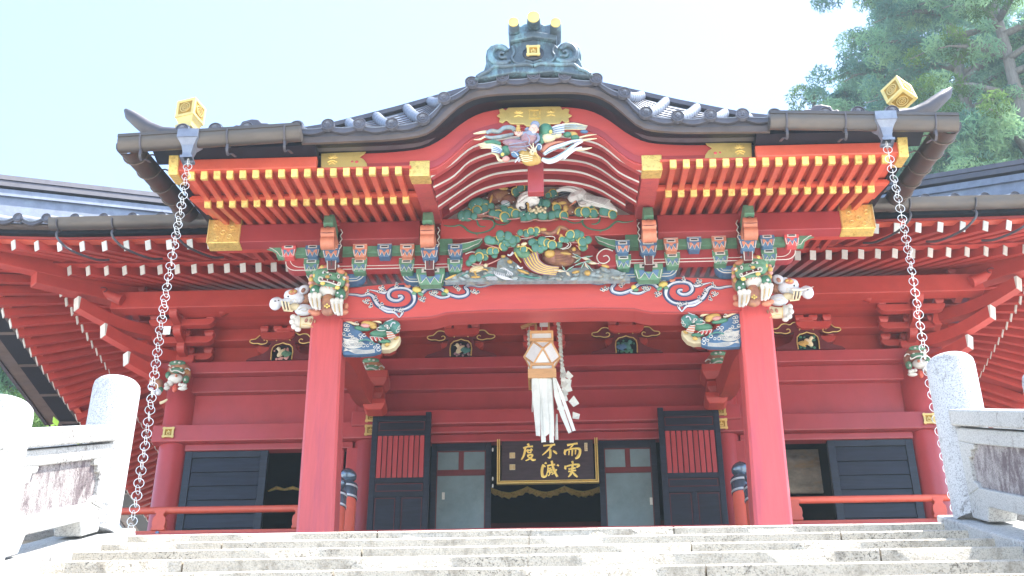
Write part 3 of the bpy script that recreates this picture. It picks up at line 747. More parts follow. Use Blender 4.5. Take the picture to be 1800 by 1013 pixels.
# ---- frog-leg struts with painted birds
def strut(px, py_base, birds, lab):
    c = at(px, py_base, 3.30); x, z = c.x, 5.27
    t = empty('frog_leg_strut', (x, -.12, 5.27-G)); t.parent = hall; tag(t, lab)
    Y = 3.26
    # body: shoulders
    R = [(0,.35),(.08,.345),(.13,.33),(.17,.27),(.20,.16),(.27,.10),(.38,.06),(.46,.035),(.50,0)]
    outl = [(x-u,z+v) for u,v in reversed(R)] + [(x+u,z+v) for u,v in R[1:]]
    inner = [(.145,0),(.15,.12),(.14,.19),(.10,.235),(.05,.245),(0,.265)]
    b = MB()
    for s in (-1,1):
        poly = [(x+s*u, z+v) for u,v in [(0,.265),(0,.35)]+R[1:]] + [(x+s*u, z+v) for u,v in inner[:-1]]
        b.prism(poly, Y, Y+.06)
    b.build('strut_body','maroon',t)
    b = MB()
    line = [(x-u,Y-.008,z+v) for u,v in inner] + [(x+u,Y-.008,z+v) for u,v in reversed(inner[:-1])]
    b.tube(line, .009, 6); 
    for s in (-1,1):
        sc = [(.10,.30),(.06,.375),(.10,.42),(.17,.425),(.22,.39),(.27,.405),(.33,.40),(.37,.36),(.40,.335),(.46,.325),(.47,.29),(.42,.265),(.36,.265),(.30,.25),(.24,.265),(.225,.30),(.25,.325),(.275,.31)]
        pl = smooth_line([(x+s*u*1.0, Y-.006, z+v) for u,v in sc],3)
        b.tube(pl, .0085, 6)
    b.build('gold_edging','gold_plain',t,smooth=True,ang=70)
    for s in (-1,1):
        b = MB(); cl = [(.10,.30),(.06,.375),(.10,.42),(.17,.425),(.22,.39),(.27,.405),(.33,.40),(.37,.36),(.40,.335),(.46,.325),(.47,.29),(.42,.265),(.36,.265),(.30,.25),(.2,.27)]
        b.prism([(x+s*u,z+v) for u,v in cl], Y+.004, Y+.05); b.build('cloud_wing','maroon',t)
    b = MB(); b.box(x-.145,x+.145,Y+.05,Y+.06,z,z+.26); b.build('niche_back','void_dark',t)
    b = MB(); masu(b,(x,Y+.04,z+.42),.19,.12); b.build('bearing_block','hall_red',t,bev=.006)
    # bird
    body, wing, acc = birds; f = 1 if px < 900 else -1
    b = MB(); b.ball((x-f*.01,Y-.01,z+.10),.042,.03,.075,rot=f*.7); b.ball((x-f*.05,Y-.02,z+.165),.026,.024,.028); b.tube([(x-f*.02,Y-.01,z+.12),(x-f*.05,Y-.02,z+.165)],.024,7)
    b.add([(x-f*.07,Y-.02,z+.17),(x-f*.105,Y-.02,z+.158),(x-f*.07,Y-.02,z+.155),(x-f*.07,Y-.03,z+.163)],[(0,1,3),(1,2,3),(0,3,2),(0,2,1)])
    b.build('bird_body',body,t,smooth=True)
    b = MB()
    for k in range(5): b.ball((x+f*(.02+.018*k),Y-.03,z+.10-.012*k),.012,.008,.05,rot=f*(.9+.1*k),n=6,k=5)
    for k in range(4): b.ball((x+f*(.075+.01*k),Y-.01,z+.05+.02*k),.010,.008,.05,rot=f*(1.2+.25*k),n=6,k=5)
    b.build('wing_feathers',wing,t,smooth=True)
    b = MB(); random.seed(px)
    for k in range(16):
        a = random.uniform(-.12,.12); hh = random.uniform(.02,.06) if random.random()<.6 else random.uniform(.14,.22)
        b.ball((x+a,Y+.02,z+hh),random.uniform(.014,.024),.012,None,n=7,k=5)
    split_build(b,'flowers',acc,t,smooth=True)
strut(495,641,('cream_paint','green_paint','pink_paint'),'red strut with a white bird among pink blossom')
strut(810,637,('cream_paint','teal_paint','purple_robe'),'red strut with small birds and violet flowers')
strut(1102,632,('teal_paint','blue_paint','deep_green'),'red strut with a blue green pheasant')
strut(1422,624,('cream_paint','ochre','deep_green'),'red strut with a rooster carving')
# ---- rafters: two tiers, fanning out towards the corners
XL = []; i = 0
while True:
    x = 3.0 + .19*i*(1+.012*i)
    if x > 6.60: break
    XL.append(x); i += 1
inner = [k*.2 for k in range(-14,15)]
def fan(x, y, yl=1.97, pv=3.0, ratio=.22/.87):
    return pv + (x-pv)*(1+ratio*(yl-y))
def rafter(name, a, b_, w, h, up=(0,0,1)):
    m_ = MB(); m_.bar(a, b_, w, h, up); o = m_.build(name, 'vermilion' if 0 else 'hall_red', hall)
    d = (Vector(a)-Vector(b_)).normalized()
    c = MB(); c.bar(Vector(a)+d*.012, Vector(a)-d*.002, w+.006, h+.006, up); c.build('white_end', 'white_paint', o)
    return o
def curve_up(t):                              # eaves sweep up to the corners
    return .10*max(0,(abs(t)-5.6)/1.9)**2
for s in (-1,1):
    for xl in XL:
        z = 5.975 + curve_up(xl)
        a = (s*xl, 1.97, z); yb = 3.3
        b_ = (s*fan(xl, yb), yb, z+.5-.02)
        rafter('base_rafter', a, b_, .075, .12)
        a = (s*fan(xl,1.10), 1.10, 5.795+curve_up(fan(xl,1.10))*1.2); b_ = (s*fan(xl,2.15), 2.15, z+.26)
        rafter('flying_rafter', a, b_, .075, .12)
    # side eave: the same fan turned round the corner, then parallel
    YLs = [8.6-x for x in reversed(XL)] + [5.8+.21*k for k in range(1,30)]
    for yl in YLs:
        zl = 5.975 + .10*max(0,(3.0-yl)/1.9)**2
        if yl < 5.6: fy = lambda X: 5.6 - (5.6-yl)*(1+.22/.85*(X-6.65))
        else: fy = lambda X: yl
        rafter('base_rafter', (s*6.65, yl, zl), (s*5.3, fy(5.3), zl+.48), .075, .12)
        rafter('flying_rafter', (s*7.50, fy(7.50), zl-.18), (s*6.47, fy(6.47), zl+.26), .075, .12)
# corner hip rafters
for s in (-1,1):
    b = MB(); b.bar((s*7.62,.98,5.78),(s*5.1,3.5,6.35),.16,.22); b.build('hip_rafter','hall_red',hall,bev=.01)
    b = MB(); b.bar((s*6.78,1.84,5.80),(s*5.1,3.5,6.15),.18,.2); b.build('hip_rafter','hall_red',hall,bev=.01)
# soffit boards over the rafters + eave boards (a closed ring each side)
def ring(z0f, z1f, e0, e1, name, m_):
    """sloping boards: outer edge offset e0 from (5.08,3.52), inner edge e1"""
    b = MB(); n = 24
    xs = [-(5.08+e0) + 2*(5.08+e0)*i/n for i in range(n+1)]
    o = [(x, 3.52-e0, z0f + curve_up(x)) for x in xs]; i_ = [(x*(5.08+e1)/(5.08+e0), 3.52-e1, z1f) for x in xs]
    b.add(o+i_+[(p[0],p[1],p[2]+.03) for p in o+i_], [(k,k+1,n+2+k,n+1+k) for k in range(n)] + [(2*(n+1)+k, 3*(n+1)+k, 3*(n+1)+k+1, 2*(n+1)+k+1) for k in range(n)] + [(k, 2*(n+1)+k, 2*(n+1)+k+1, k+1) for k in range(n)])
    for s in (-1,1):
        ys = [3.52-e0 + (12-3.52+e0)*k/12 for k in range(13)]
        oo = [(s*(5.08+e0), y, z0f + .10*max(0,(3.0-y)/1.9)**2) for y in ys]; ii = [(s*(5.08+e1), max(y,3.52-e1), z1f) for y in ys]
        b.add(oo+ii+[(p[0],p[1],p[2]+.03) for p in oo+ii], [(k,k+1,14+k,13+k) for k in range(12)] + [(26+k,39+k,40+k,27+k) for k in range(12)] + [(k,26+k,27+k,k+1) for k in range(12)])
    return b.build(name, m_, hall)
ring(6.05, 6.60, 1.62, .0, 'lower_soffit', 'soffit_shade')
ring(5.87, 6.27, 2.47, 1.35, 'upper_soffit', 'soffit_shade')
# fascia over the lower tips and over the upper tips
def fascia(name, e, z0, z1, th, m_):
    b = MB(); n = 20
    xs = [-(5.08+e) + 2*(5.08+e)*i/n for i in range(n+1)]
    b.strip([(x, z1+curve_up(x)) for x in xs], [(x, z0+curve_up(x)) for x in xs], 3.52-e, 3.52-e+th)
    for s in (-1,1):
        ys = [3.52-e+th+.001 + (12-3.52+e)*k/10 for k in range(11)]
        cu = lambda y: .10*max(0,(3.0-y)/1.9)**2
        vs = []; 
        for y in ys:
            for X in (5.08+e-th, 5.08+e):
                for z in (z0,z1): vs.append((s*X,y,z+cu(y)))
        fs = []
        for k in range(10):
            a=k*4; c=a+4
            for p,q in ((0,1),(1,3),(3,2),(2,0)): fs.append((a+p,a+q,c+q,c+p))
        fs += [(0,1,3,2),(40,42,43,41)]
        b.add(vs,fs)
    return b.build(name, m_, hall)
fascia('eave_board', 1.60, 6.05, 6.11, .10, 'hall_red')
fascia('eave_board', 2.44, 5.865, 5.935, .10, 'vermilion')
fascia('black_eave_board', 2.52, 5.925, 5.975, .16, 'black_board')
fascia('copper_eave_band', 2.60, 5.975, 6.005, .20, 'copper_brown')
# roof surface
b = MB(); n = 30
E0 = 2.62; xs = [-(5.08+E0)+2*(5.08+E0)*i/n for i in range(n+1)]
lv = [(0,0),(1.5,.85),(3.5,2.0),(6,3.6)]
rows = []
for d,h in lv: rows.append([(x*(1-d/9.5), .90+d, 6.01+h+curve_up(x)*(1-d/6)) for x in xs])
vs = sum(rows,[]); b.add(vs, [(r*(n+1)+i,r*(n+1)+i+1,(r+1)*(n+1)+i+1,(r+1)*(n+1)+i) for r in range(3) for i in range(n)])
for s in (-1,1):
    rr = []
    ys = [.90+12*k/12 for k in range(13)]
    for d,h in lv: rr.append([(s*(8.24-d*.86), .90+d+(y-.90)*(1-d/20), 6.01+h+.10*max(0,(3.0-y)/1.9)**2*(1-d/6)) for y in ys])
    b.add(sum(rr,[]), [(r*13+i,r*13+i+1,(r+1)*13+i+1,(r+1)*13+i) for r in range(3) for i in range(12)])
b.build('roof_surface','copper_tile',hall,smooth=True)
# round tile ribs and end discs along the front eaves
def disc_profile(r, d): return [(.001,-d*.35),(r*.55,-d*.35),(r*.60,-d*.75),(r*.68,-d*.75),(r*.72,-d*.4),(r*.86,-d*.4),(r*.9,-d),(r,-d),(r,d),(.001,d)]
db = MB(); db.lathe(disc_profile(.062,.022), n=18, axis='y'); tile_disc = None
for i in range(-21,22):
    x = i*.372 - .0
    if abs(x) < 3.9: continue
    zc = 6.065 + curve_up(x)
    b = MB(); top = [(x, .87, zc), (x*.985, 2.3, zc+.83), (x*.95, 4.3, zc+1.98)]
    b.tube(top, .058, 10); r_ = b.build('roof_rib','copper_tile',hall,smooth=True,ang=60)
    if tile_disc is None:
        tile_disc = db.build('end_disc','disc_metal',None,smooth=True,ang=30); tile_disc.parent = r_; o = tile_disc
    else: o = dup(tile_disc, None, r_)
    o.location = (x-0, .85-YH, zc-G)
    # shallow scalloped end tile between two ribs
    b = MB(); q = [(x+.06+ (.372-.12)*k/6, zc-.015-.045*math.sin(PI*k/6)) for k in range(7)]
    b.strip(q, [(u,v-.045) for u,v in q], .865, .90); b.build('end_tile','copper_dark',hall)
    b = MB(); b.tube([(u,.860,v+.004) for u,v in q],.009,5); b.build('tile_lip','copper_tile',hall)
# hip ridge seen over the eave at each end
for s in (-1,1):
    for (dz,r,m_,hh) in ((-.50,.10,'copper_tile',.40),(-.25,.14,'copper_tile',.10),(-.12,.17,'copper_dark',.08),(-.03,.18,'copper_dark',.07)):
        b = MB(); pts = [(s*(7.55-u), 1.05+u, 6.90+.50*u+dz) for u in (-.1,.5,1.0,1.6,2.2,3.0,4.5)]
        for p,q in zip(pts,pts[1:]): b.bar(p,q,r*2,hh)
        b.build('hip_ridge',m_,hall)
# gutter of the hall with straps and curved brackets
for s in (-1,1):
    x0, x1 = s*3.9, s*6.16
    b = MB(); n = 12
    prof = [(.72+.09*math.cos(t), 5.765+.075*math.sin(t)) for t in [PI+PI*i/10 for i in range(11)]]
    prof += [(.83,5.80),(.805,5.80),(.805,5.77)] + [(.72+.077*math.cos(t), 5.765+.063*math.sin(t)) for t in [2*PI-PI*i/10 for i in range(11)]] + [(.635,5.80),(.61,5.80)]
    vs = [(x0,y-.08,z+.07) for y,z in prof]+[(x1,y-.08,z+.07) for y,z in prof]; k = len(prof)
    b.add(vs, [(i,(i+1)%k,k+(i+1)%k,k+i) for i in range(k)] + [tuple(range(k)), tuple(range(2*k-1,k-1,-1))])
    b.build('gutter','gutter_metal',hall,smooth=True,ang=50)
    for x in (4.55,5.35,6.05):
        b = MB(); ring_ = [(s*x, .64+.108*math.cos(t), 5.835+.082*math.sin(t)) for t in [PI*.98+PI*1.04*i/10 for i in range(11)]]
        b.tube(ring_, .012, 6); b.build('gutter_strap','copper_dark',hall,smooth=True)
        b = MB(); sp = smooth_line([(s*x,.64,5.72),(s*x,.63,5.66),(s*(x-.04),.68,5.60),(s*(x-.14),.85,5.57),(s*(x-.32),1.2,5.66),(s*(x-.42),1.4,5.78)],4)
        b.tube(sp,.016,7); b.build('gutter_hook','copper_dark',hall,smooth=True)

# wide black boards and copper underside of the side eaves
for s in (-1,1):
    for (xa,xb,z0,z1,m_,nm) in ((7.56,7.97,5.985,6.02,'black_board','side_black_soffit'),(7.97,8.22,6.00,6.05,'copper_brown','side_copper_edge')):
        b = MB(); ys = [.95+11*k/12 for k in range(13)]; cu = lambda y: .10*max(0,(3.0-y)/1.9)**2; vs = []
        for y in ys: vs += [(s*xa,y,z0+cu(y)),(s*xb,y,z0-.0+cu(y)),(s*xb,y,z1+cu(y)),(s*xa,y,z1+cu(y))]
        b.add(vs, [(i*4+j,i*4+(j+1)%4,i*4+4+(j+1)%4,i*4+4+j) for i in range(12) for j in range(4)]+[(0,1,2,3),(48,49,50,51)]); b.build(nm,m_,hall)
    for k in range(11):
        y = 1.6+k*.98; b = MB(); z = 5.975+.10*max(0,(3.0-y)/1.9)**2; b.box(s*7.57,s*7.975,y,y+.07,z,z+.012); b.build('side_batten','copper_brown',hall)
    for k in range(26):
        y = 1.2+k*.40; b = MB(); z = 6.05+.10*max(0,(3.0-y)/1.9)**2; b.box(s*8.20,s*8.26,y,y+.385,z-.07,z+.02); b.build('side_end_tile','copper_dark',hall)
# ================================================================ porch
porch = thing('temple_porch', (0,0,G), 'red and gold porch with a curved gable and painted carvings in front of the hall', 'temple porch')
def pb(name, b, m_, bev=0.0, smooth=False, parent=None, ang=40): return b.build(name, m_, parent or porch, smooth=smooth, bev=bev, ang=ang)
# posts: square with chamfered corners, slightly tapering
for s in (-1,1):
    b = MB(); vs = []
    for z, w, cx in ((G-.02,.205,2.345),(1.4,.196,2.345),(4.03,.178,2.405)):
        c = w*.16
        for (u,v) in ((-w+c,-w),(w-c,-w),(w,-w+c),(w,w-c),(w-c,w),(-w+c,w),(-w,w-c),(-w,-w+c)): vs.append((s*cx+u, v, z))
    fs = [(k*8+i,k*8+(i+1)%8,k*8+8+(i+1)%8,k*8+8+i) for k in range(2) for i in range(8)] + [tuple(range(8)),tuple(range(16,24))]
    b.add(vs,fs); pb('porch_post', b, 'post_red', bev=.006)
    b = MB(); b.box(s*2.345-.27,s*2.345+.27,-.27,.27,G-.02,G+.10); b.lathe([(.001,0),(.25,0),(.24,.1),(.001,.1)],(s*2.345,0,G+.10),n=24); pb('post_base', b,'granite',bev=.01)
# main rainbow beam
Yk = -.17
top = pxz([(603,511),(648,503),(706,498),(760,496),(860,494),(944,492)], Yk); gro = pxz([(603,560),(660,560),(706,559),(760,556.6),(786,549),(860,545),(944,544)], Yk)
bot = pxz([(603,574),(660,574),(706,574),(754,574),(784,568),(860,566),(944,565)], .13)
def rs(pl, n=24, x0=None, x1=None):
    x0 = pl[0][0] if x0 is None else x0; x1 = pl[-1][0] if x1 is None else x1
    return [(x0+(x1-x0)*i/n, interp(pl, x0+(x1-x0)*i/n)) for i in range(n+1)]
top[-1] = (0,top[-1][1]); gro[-1] = (0,gro[-1][1]); bot[-1] = (0,bot[-1][1])
T, Gv, Bo = [half(rs(p, 24, -2.30, 0)) for p in (top,gro,bot)]
b = MB(); b.strip(T, Gv, Yk, .13); pb('rainbow_beam', b, 'beam_red')
b = MB(); n = len(T); vs = []
for i in range(n):
    vs += [(Gv[i][0],Yk+.004,Gv[i][1]+.002),(Gv[i][0],Yk+.03,Gv[i][1]-.010),(Bo[i][0],.122,min(Bo[i][1],Gv[i][1]-.004)),(Gv[i][0],.125,Gv[i][1]+.002)]
b.add(vs, [(i*4+j,i*4+j+1,i*4+5+j,i*4+4+j) for i in range(n-1) for j in range(3)] + [(0,1,2,3),(n*4-4,n*4-3,n*4-2,n*4-1)]); pb('beam_underside', b, 'beam_red')
b = MB(); b.tube([(x,Yk-.001,z) for x,z in Gv], .006, 5); pb('incised_line', b, 'crimson')
# eave purlin with gold wrapped ends
for s in (-1,1):
    b = MB(); b.box(s*1.34, s*3.40, -.60, -.44, 4.67, 4.91); pb('eave_purlin', b, 'crimson', bev=.008)
    b = MB(); b.box(s*3.38, s*3.755, -.608, -.432, 4.662, 4.985); pb('purlin_cap', b, 'gold', bev=.01)
    b = MB(); b.box(s*1.34, s*3.70, -.44, -.30, 4.72, 4.91); pb('inner_purlin', b, 'hall_red')
    # raised scroll bosses on the gold cap
    b = MB()
    for (u,z) in ((3.48,4.86),(3.58,4.80),(3.68,4.88),(3.50,4.74),(3.64,4.72)):
        b.tube([(s*u+.035*math.cos(t)*(1-t/12), -.611, z+.035*math.sin(t)*(1-t/12)) for t in [k*.7 for k in range(11)]], .007, 5)
    b.tube([(s*3.39,-.61,4.985),(s*3.39,-.61,4.665)],.008,5); b.tube([(s*3.75,-.61,4.985),(s*3.75,-.61,4.665)],.010,5)
    pb('repousse_scroll', b, 'gold_plain', smooth=True)
def prafter(name, a, b_, w, h, capl, label=None):
    m_ = MB(); m_.bar(a, b_, w, h); o = m_.build(name, 'vermilion', porch, bev=.003, seg=1)
    d = (Vector(b_)-Vector(a)).normalized(); a_ = Vector(a)
    c = MB(); c.bar(a_-d*.006, a_+d*capl, w+.012, h+.012); k = c.build('gold_cap', 'gold', o, bev=.004, seg=1)
    return o
for s in (-1,1):
    for i in range(17):
        x = 3.55 - .1340*i
        prafter('flying_rafter', (s*x, -2.10, 4.505), (s*x, -1.38, 4.70), .056, .075, .05)
        prafter('base_rafter', (s*x, -1.42, 4.625), (s*x, -.30, 5.07), .056, .075, .05)
        # same rafter carried on behind the purlin
    for i in range(17):
        x = 3.55 - .1340*i
        b = MB(); b.bar((s*x,-.30,5.07),(s*x,1.2,5.60),.056,.075); pb('rear_rafter', b, 'hall_red')
    for i in range(23):
        x = .03 + .134*i
        b = MB(); b.bar((s*x,1.15,5.58),(s*x,2.55,6.08),.056,.075); pb('rear_rafter', b, 'hall_red')
    b = MB(); b.add([(0,1.25,5.69),(s*3.05,1.25,5.69),(s*3.05,2.6,6.17),(0,2.6,6.17),(0,1.25,5.72),(s*3.05,1.25,5.72),(s*3.05,2.6,6.2),(0,2.6,6.2)],[(0,1,2,3),(4,5,6,7),(0,1,5,4),(1,2,6,5),(2,3,7,6),(3,0,4,7)]); pb('rear_soffit', b, 'soffit_shade')
    # boards on the rafters
    b = MB(); b.add([(s*1.28,-1.46,4.66),(s*3.74,-1.46,4.66),(s*3.74,-.28,5.125),(s*1.28,-.28,5.125),(s*1.28,-1.46,4.69),(s*3.74,-1.46,4.69),(s*3.74,-.28,5.155),(s*1.28,-.28,5.155)],
        [(0,1,2,3),(4,5,6,7),(0,1,5,4),(1,2,6,5),(2,3,7,6),(3,0,4,7)]); pb('lower_soffit', b, 'vermilion')
    b = MB(); b.add([(s*1.28,-2.08,4.55),(s*3.74,-2.08,4.55),(s*3.74,-1.40,4.745),(s*1.28,-1.40,4.745),(s*1.28,-2.08,4.58),(s*3.74,-2.08,4.58),(s*3.74,-1.40,4.775),(s*1.28,-1.40,4.775)],
        [(0,1,2,3),(4,5,6,7),(0,1,5,4),(1,2,6,5),(2,3,7,6),(3,0,4,7)]); pb('upper_soffit', b, 'vermilion')
    b = MB(); b.add([(s*.2,-.28,5.125),(s*3.74,-.28,5.125),(s*3.74,1.3,5.70),(s*.2,1.3,5.70)], [(0,1,2,3)]); pb('rear_soffit', b, 'soffit_shade')
    b = MB(); b.box(s*1.28,s*3.72,-1.47,-1.40,4.665,4.70); pb('eave_batten', b, 'vermilion')
    # eave board over the upper rafter ends
    b = MB(); b.box(s*2.25,s*3.74,-2.14,-2.06,4.545,4.68); pb('eave_board', b, 'vermilion', bev=.006)
    b = MB(); b.add([(s*1.2,-2.10,4.68),(s*3.9,-2.10,4.68),(s*3.9,-2.34,4.70),(s*1.2,-2.34,4.70),(s*1.2,-2.02,4.79),(s*3.9,-2.02,4.79),(s*3.9,-2.34,4.79),(s*1.2,-2.34,4.79)],
        [(0,1,2,3),(4,5,6,7),(0,1,5,4),(1,2,6,5),(2,3,7,6),(3,0,4,7)]) if 0 else b.prism([(-2.06,4.682),(-2.30,4.70),(-2.30,4.77),(-2.06,4.80)], s*2.25, s*3.93, axis='x'); pb('black_eave_board', b, 'black_board')
    # verge board with gold sheathed end
    A = Vector((s*3.73,-2.16,4.60)); Bv = Vector((s*3.78,.30,5.37))
    b = MB(); b.bar(A, Bv, .085, .20); pb('verge_board', b, 'black_board', bev=.006)
    d = (Bv-A).normalized(); b = MB(); b.bar(A-d*.012, A+d*.33, .10, .215); pb('verge_cap', b, 'gold', bev=.008)
# ---------------------------------------------------------------- curved gable
Ypx = [(565,268),(650.5,265.8),(705.8,263),(739,259),(761,250.6),(780,239.5),(802.5,221.6),(821.8,207.8),(849.5,195.3),(893.7,187.9),(937,186.5)]
Bpx = [(565,302),(647,299.5),(700,298.5),(735,298.5),(757,301),(778,291),(803,270),(819,254),(835,244),(870,232),(910,226),(940,225)]
Kpx = [(535,252.5),(609,249),(678,246),(733,239.5),(758,230),(780,210.5),(805,188),(833,173),(871.6,166),(937,163.5)]
Epx = [(535,227),(590,224.5),(640,225.7),(695,224),(733,219),(755.5,207),(775,184),(797,165),(816,155),(838,143),(870,134),(905,128),(940,126)]
def curve(px, Y, xa=None, n=60):
    p = smooth_line(pxz(px, Y), 5)
    p = [q for q in p if q[0] < -1e-4]; p.append((0.0, p[-1][1]))
    return half(rs(p, n//2, xa if xa else p[0][0], 0))
YB = -2.02
Tl, Bl = curve(Ypx, YB, -2.19), curve(Bpx, YB, -2.19)
b = MB(); b.strip(Tl, Bl, YB, YB+.09); pb('bargeboard', b, 'beam_red')
# moulded band along the lower third of the bargeboard
mid = [(a[0], a[1]*.30+c[1]*.70) for a,c in zip(Tl,Bl)]; lo = [(a[0], a[1]*.06+c[1]*.94) for a,c in zip(Tl,Bl)]
b = MB(); b.strip([(x,z) for x,z in mid], lo, YB-.018, YB-.002); pb('bargeboard_moulding', b, 'crimson')
Kl = curve(Kpx, -2.30, -2.35); T2 = curve(Ypx, -2.06, -2.35)
n = len(Kl)
b = MB(); vs = []
for i in range(n):
    k, t = Kl[i], T2[i]
    vs += [(k[0],-2.30,k[1]),(t[0],-2.22,t[1]+.40*(k[1]-t[1])-.03),(t[0],-2.10,t[1]+.012),(t[0],-2.02,t[1]+.012),(k[0],-2.02,k[1]+.05),(k[0],-2.30,k[1]+.05)]
b.add(vs, [(i*6+j,i*6+(j+1)%6,(i+1)*6+(j+1)%6,(i+1)*6+j) for i in range(n-1) for j in range(6)] + [tuple(range(6)), tuple(range(n*6-6,n*6))])
pb('black_eave_curve', b, 'black_board', smooth=True, ang=30)
El, K3 = curve(Epx, -2.35, -2.38), curve(Kpx, -2.33, -2.38)
mid = [(a[0], a[1]*.42+c[1]*.58) for a,c in zip(El,K3)]
b = MB(); b.strip(mid, K3, -2.335, -2.302); pb('copper_fascia', b, 'copper_brown')
b = MB(); b.strip([(x,z-.0) for x,z in El], [(x,z-.012) for x,z in mid], -2.325, -2.10); pb('copper_upper_band', b, 'copper_dark')
# straight copper fascia beyond the curve
for s in (-1,1):
    z0, z1, z2 = K3[0][1], mid[0][1], El[0][1]
    b = MB(); b.box(s*2.38,s*3.93,-2.335,-2.302,4.765,4.86); pb('copper_fascia', b, 'copper_brown')
    b = MB(); b.box(s*2.38,s*3.98,-2.325,-2.10,4.862,4.92); pb('copper_upper_band', b, 'copper_dark')
# roof surface from the eave curve up to the crest line
def backx(x): return x*1.30 if abs(x) < 1.2 else x*(1.30 - .22*min(1,(abs(x)-1.2)/1.2))
Yc = -1.15
CREST = sorted((abs(x), z-.075) for x,z in pxz([(215,262),(400,240),(560,224),(590,215),(650,201),(700,188),(760,171),(820,154),(880,139),(930,130)], -1.17))
def crest_z(x):
    ax_ = abs(x)
    return interp(CREST, ax_)
def roof_pt(x, v):
    """x on the eave line, v 0..1 towards the crest"""
    z0 = interp(El, x) if abs(x) <= 2.38 else 4.92
    xb = backx(x); z1 = crest_z(xb)
    xx = x + (xb-x)*v; z = z0 + (z1-z0)*v - .03*math.sin(PI*v)
    return Vector((xx, -2.33 + (Yc+2.33)*v, z))
xs = [-3.92 + 7.84*i/80 for i in range(81)]
b = MB(); nv = 8; vs = [roof_pt(x, v/nv) for v in range(nv+1) for x in xs]; k = len(xs)
b.add(vs, [(v*k+i,v*k+i+1,(v+1)*k+i+1,(v+1)*k+i) for v in range(nv) for i in range(k-1)])
# back slope down to the hall roof
bk = [roof_pt(x,1) for x in xs]; b.add(bk + [Vector((p.x*1.02, 1.9, max(6.45, min(p.z-.05, 6.6)))) for p in bk], [(i,i+1,k+i+1,k+i) for i in range(k-1)])
pb('roof_surface', b, 'copper_tile', smooth=True)
# fine standing seams across the visible part of the slope
for v in (.12,.24,.36,.48,.60,.72,.84):
    b = MB(); b.tube([roof_pt(x, v)+Vector((0,0,.006)) for x in xs[14:67]], .010, 5); pb('tile_course', b, 'copper_dark')
# ribs with end discs
dmesh = None
dx = [-3.62,-3.28,-2.95,-2.62,-2.44,-2.115,-1.79,-1.457,-1.14,-.93,-.649,-.325,0]
dzz = {-2.115:4.898,-1.79:4.898,-1.457:4.89,-1.14:4.95,-.93:5.215,-.649:5.415,-.325:5.468,0:5.484}
dl = [x for x in dx if x not in (-2.62,)]; allx = dl + [-x for x in dl if x < 0]
for x in allx:
    z = dzz.get(-abs(x), 4.885)
    b = MB(); p = [Vector((x,-2.36,z-.0))]
    for v in (.15,.3,.45,.6,.8,.98):
        q = roof_pt(x, v); q.z += .035; p.append(q)
    if abs(x) > .7:
        b.tube(p, .058, 12); rb = pb('roof_rib', b, 'copper_tile', smooth=True, ang=60)
        b = MB()
        for v in (.1,.22,.34,.46,.58,.7,.82):
            q = roof_pt(x,v); q.z += .035; q2 = roof_pt(x,v+.02); q2.z += .035
            b.tube([q,q2], .0605, 12)
        split_build(b,'rib_lap','copper_tile',rb,smooth=True,ang=50)
        parent = rb
    else:
        b.tube([(x,-2.36,z),(x,-2.2,z+.02)], .056, 12); parent = pb('roof_rib', b, 'copper_tile', smooth=True, ang=60)
    if dmesh is None:
        b = MB(); b.lathe(disc_profile(.068,.026), n=24, axis='y')
        # small relief emblem
        b.box(-.018,.018,-.020,-.006,-.018,-.010); b.box(-.018,.018,-.020,-.006,.006,.014); b.box(-.004,.004,-.021,-.006,-.02,.026)
        dmesh = b.build('end_disc','disc_metal',None,smooth=True,ang=30); dmesh.parent = parent; o = dmesh
    else: o = dup(dmesh, None, parent)
    o.location = Vector((x,-2.372,z)) - Vector((0,0,G))
# concave end tiles slung between discs
sx = sorted(allx)
for a, c in zip(sx, sx[1:]):
    if c-a > .45: continue
    za = dzz.get(-abs(a), 4.885); zc_ = dzz.get(-abs(c), 4.885)
    n = 8; tl = []; bl = []
    for k in range(n+1):
        u = k/n; x = a+(c-a)*u; z = za+(zc_-za)*u
        tl.append((x, z - .012 - .020*math.sin(PI*u))); bl.append((x, z - .045 - .050*math.sin(PI*u)))
    b = MB(); b.strip(tl, bl, -2.365, -2.32); pb('end_tile', b, 'copper_dark', bev=.004)
    b = MB(); b.tube([(x,-2.367,z) for x,z in tl], .006, 5); pb('tile_lip', b, 'copper_tile')
# crest tiles on the upper line
for s in (-1,1):
    b = MB(); pts = [Vector((s*x, Yc-.02, crest_z(x)+.02)) for x in (.45,.8,1.2,1.6,2.0,2.35,2.8)]
    for p,q in zip(pts,pts[1:]): b.bar(p,q,.10,.06)
    pb('crest_ridge', b, 'copper_dark')
    b = MB(); b.tube([p+Vector((0,0,.04)) for p in pts], .024, 10); pb('crest_cap', b, 'copper_tile', smooth=True)
# central ridge running back
b = MB(); b.box(-.16,.16,-2.1,-.9,5.45,6.05); pb('centre_ridge', b, 'copper_dark', bev=.02)
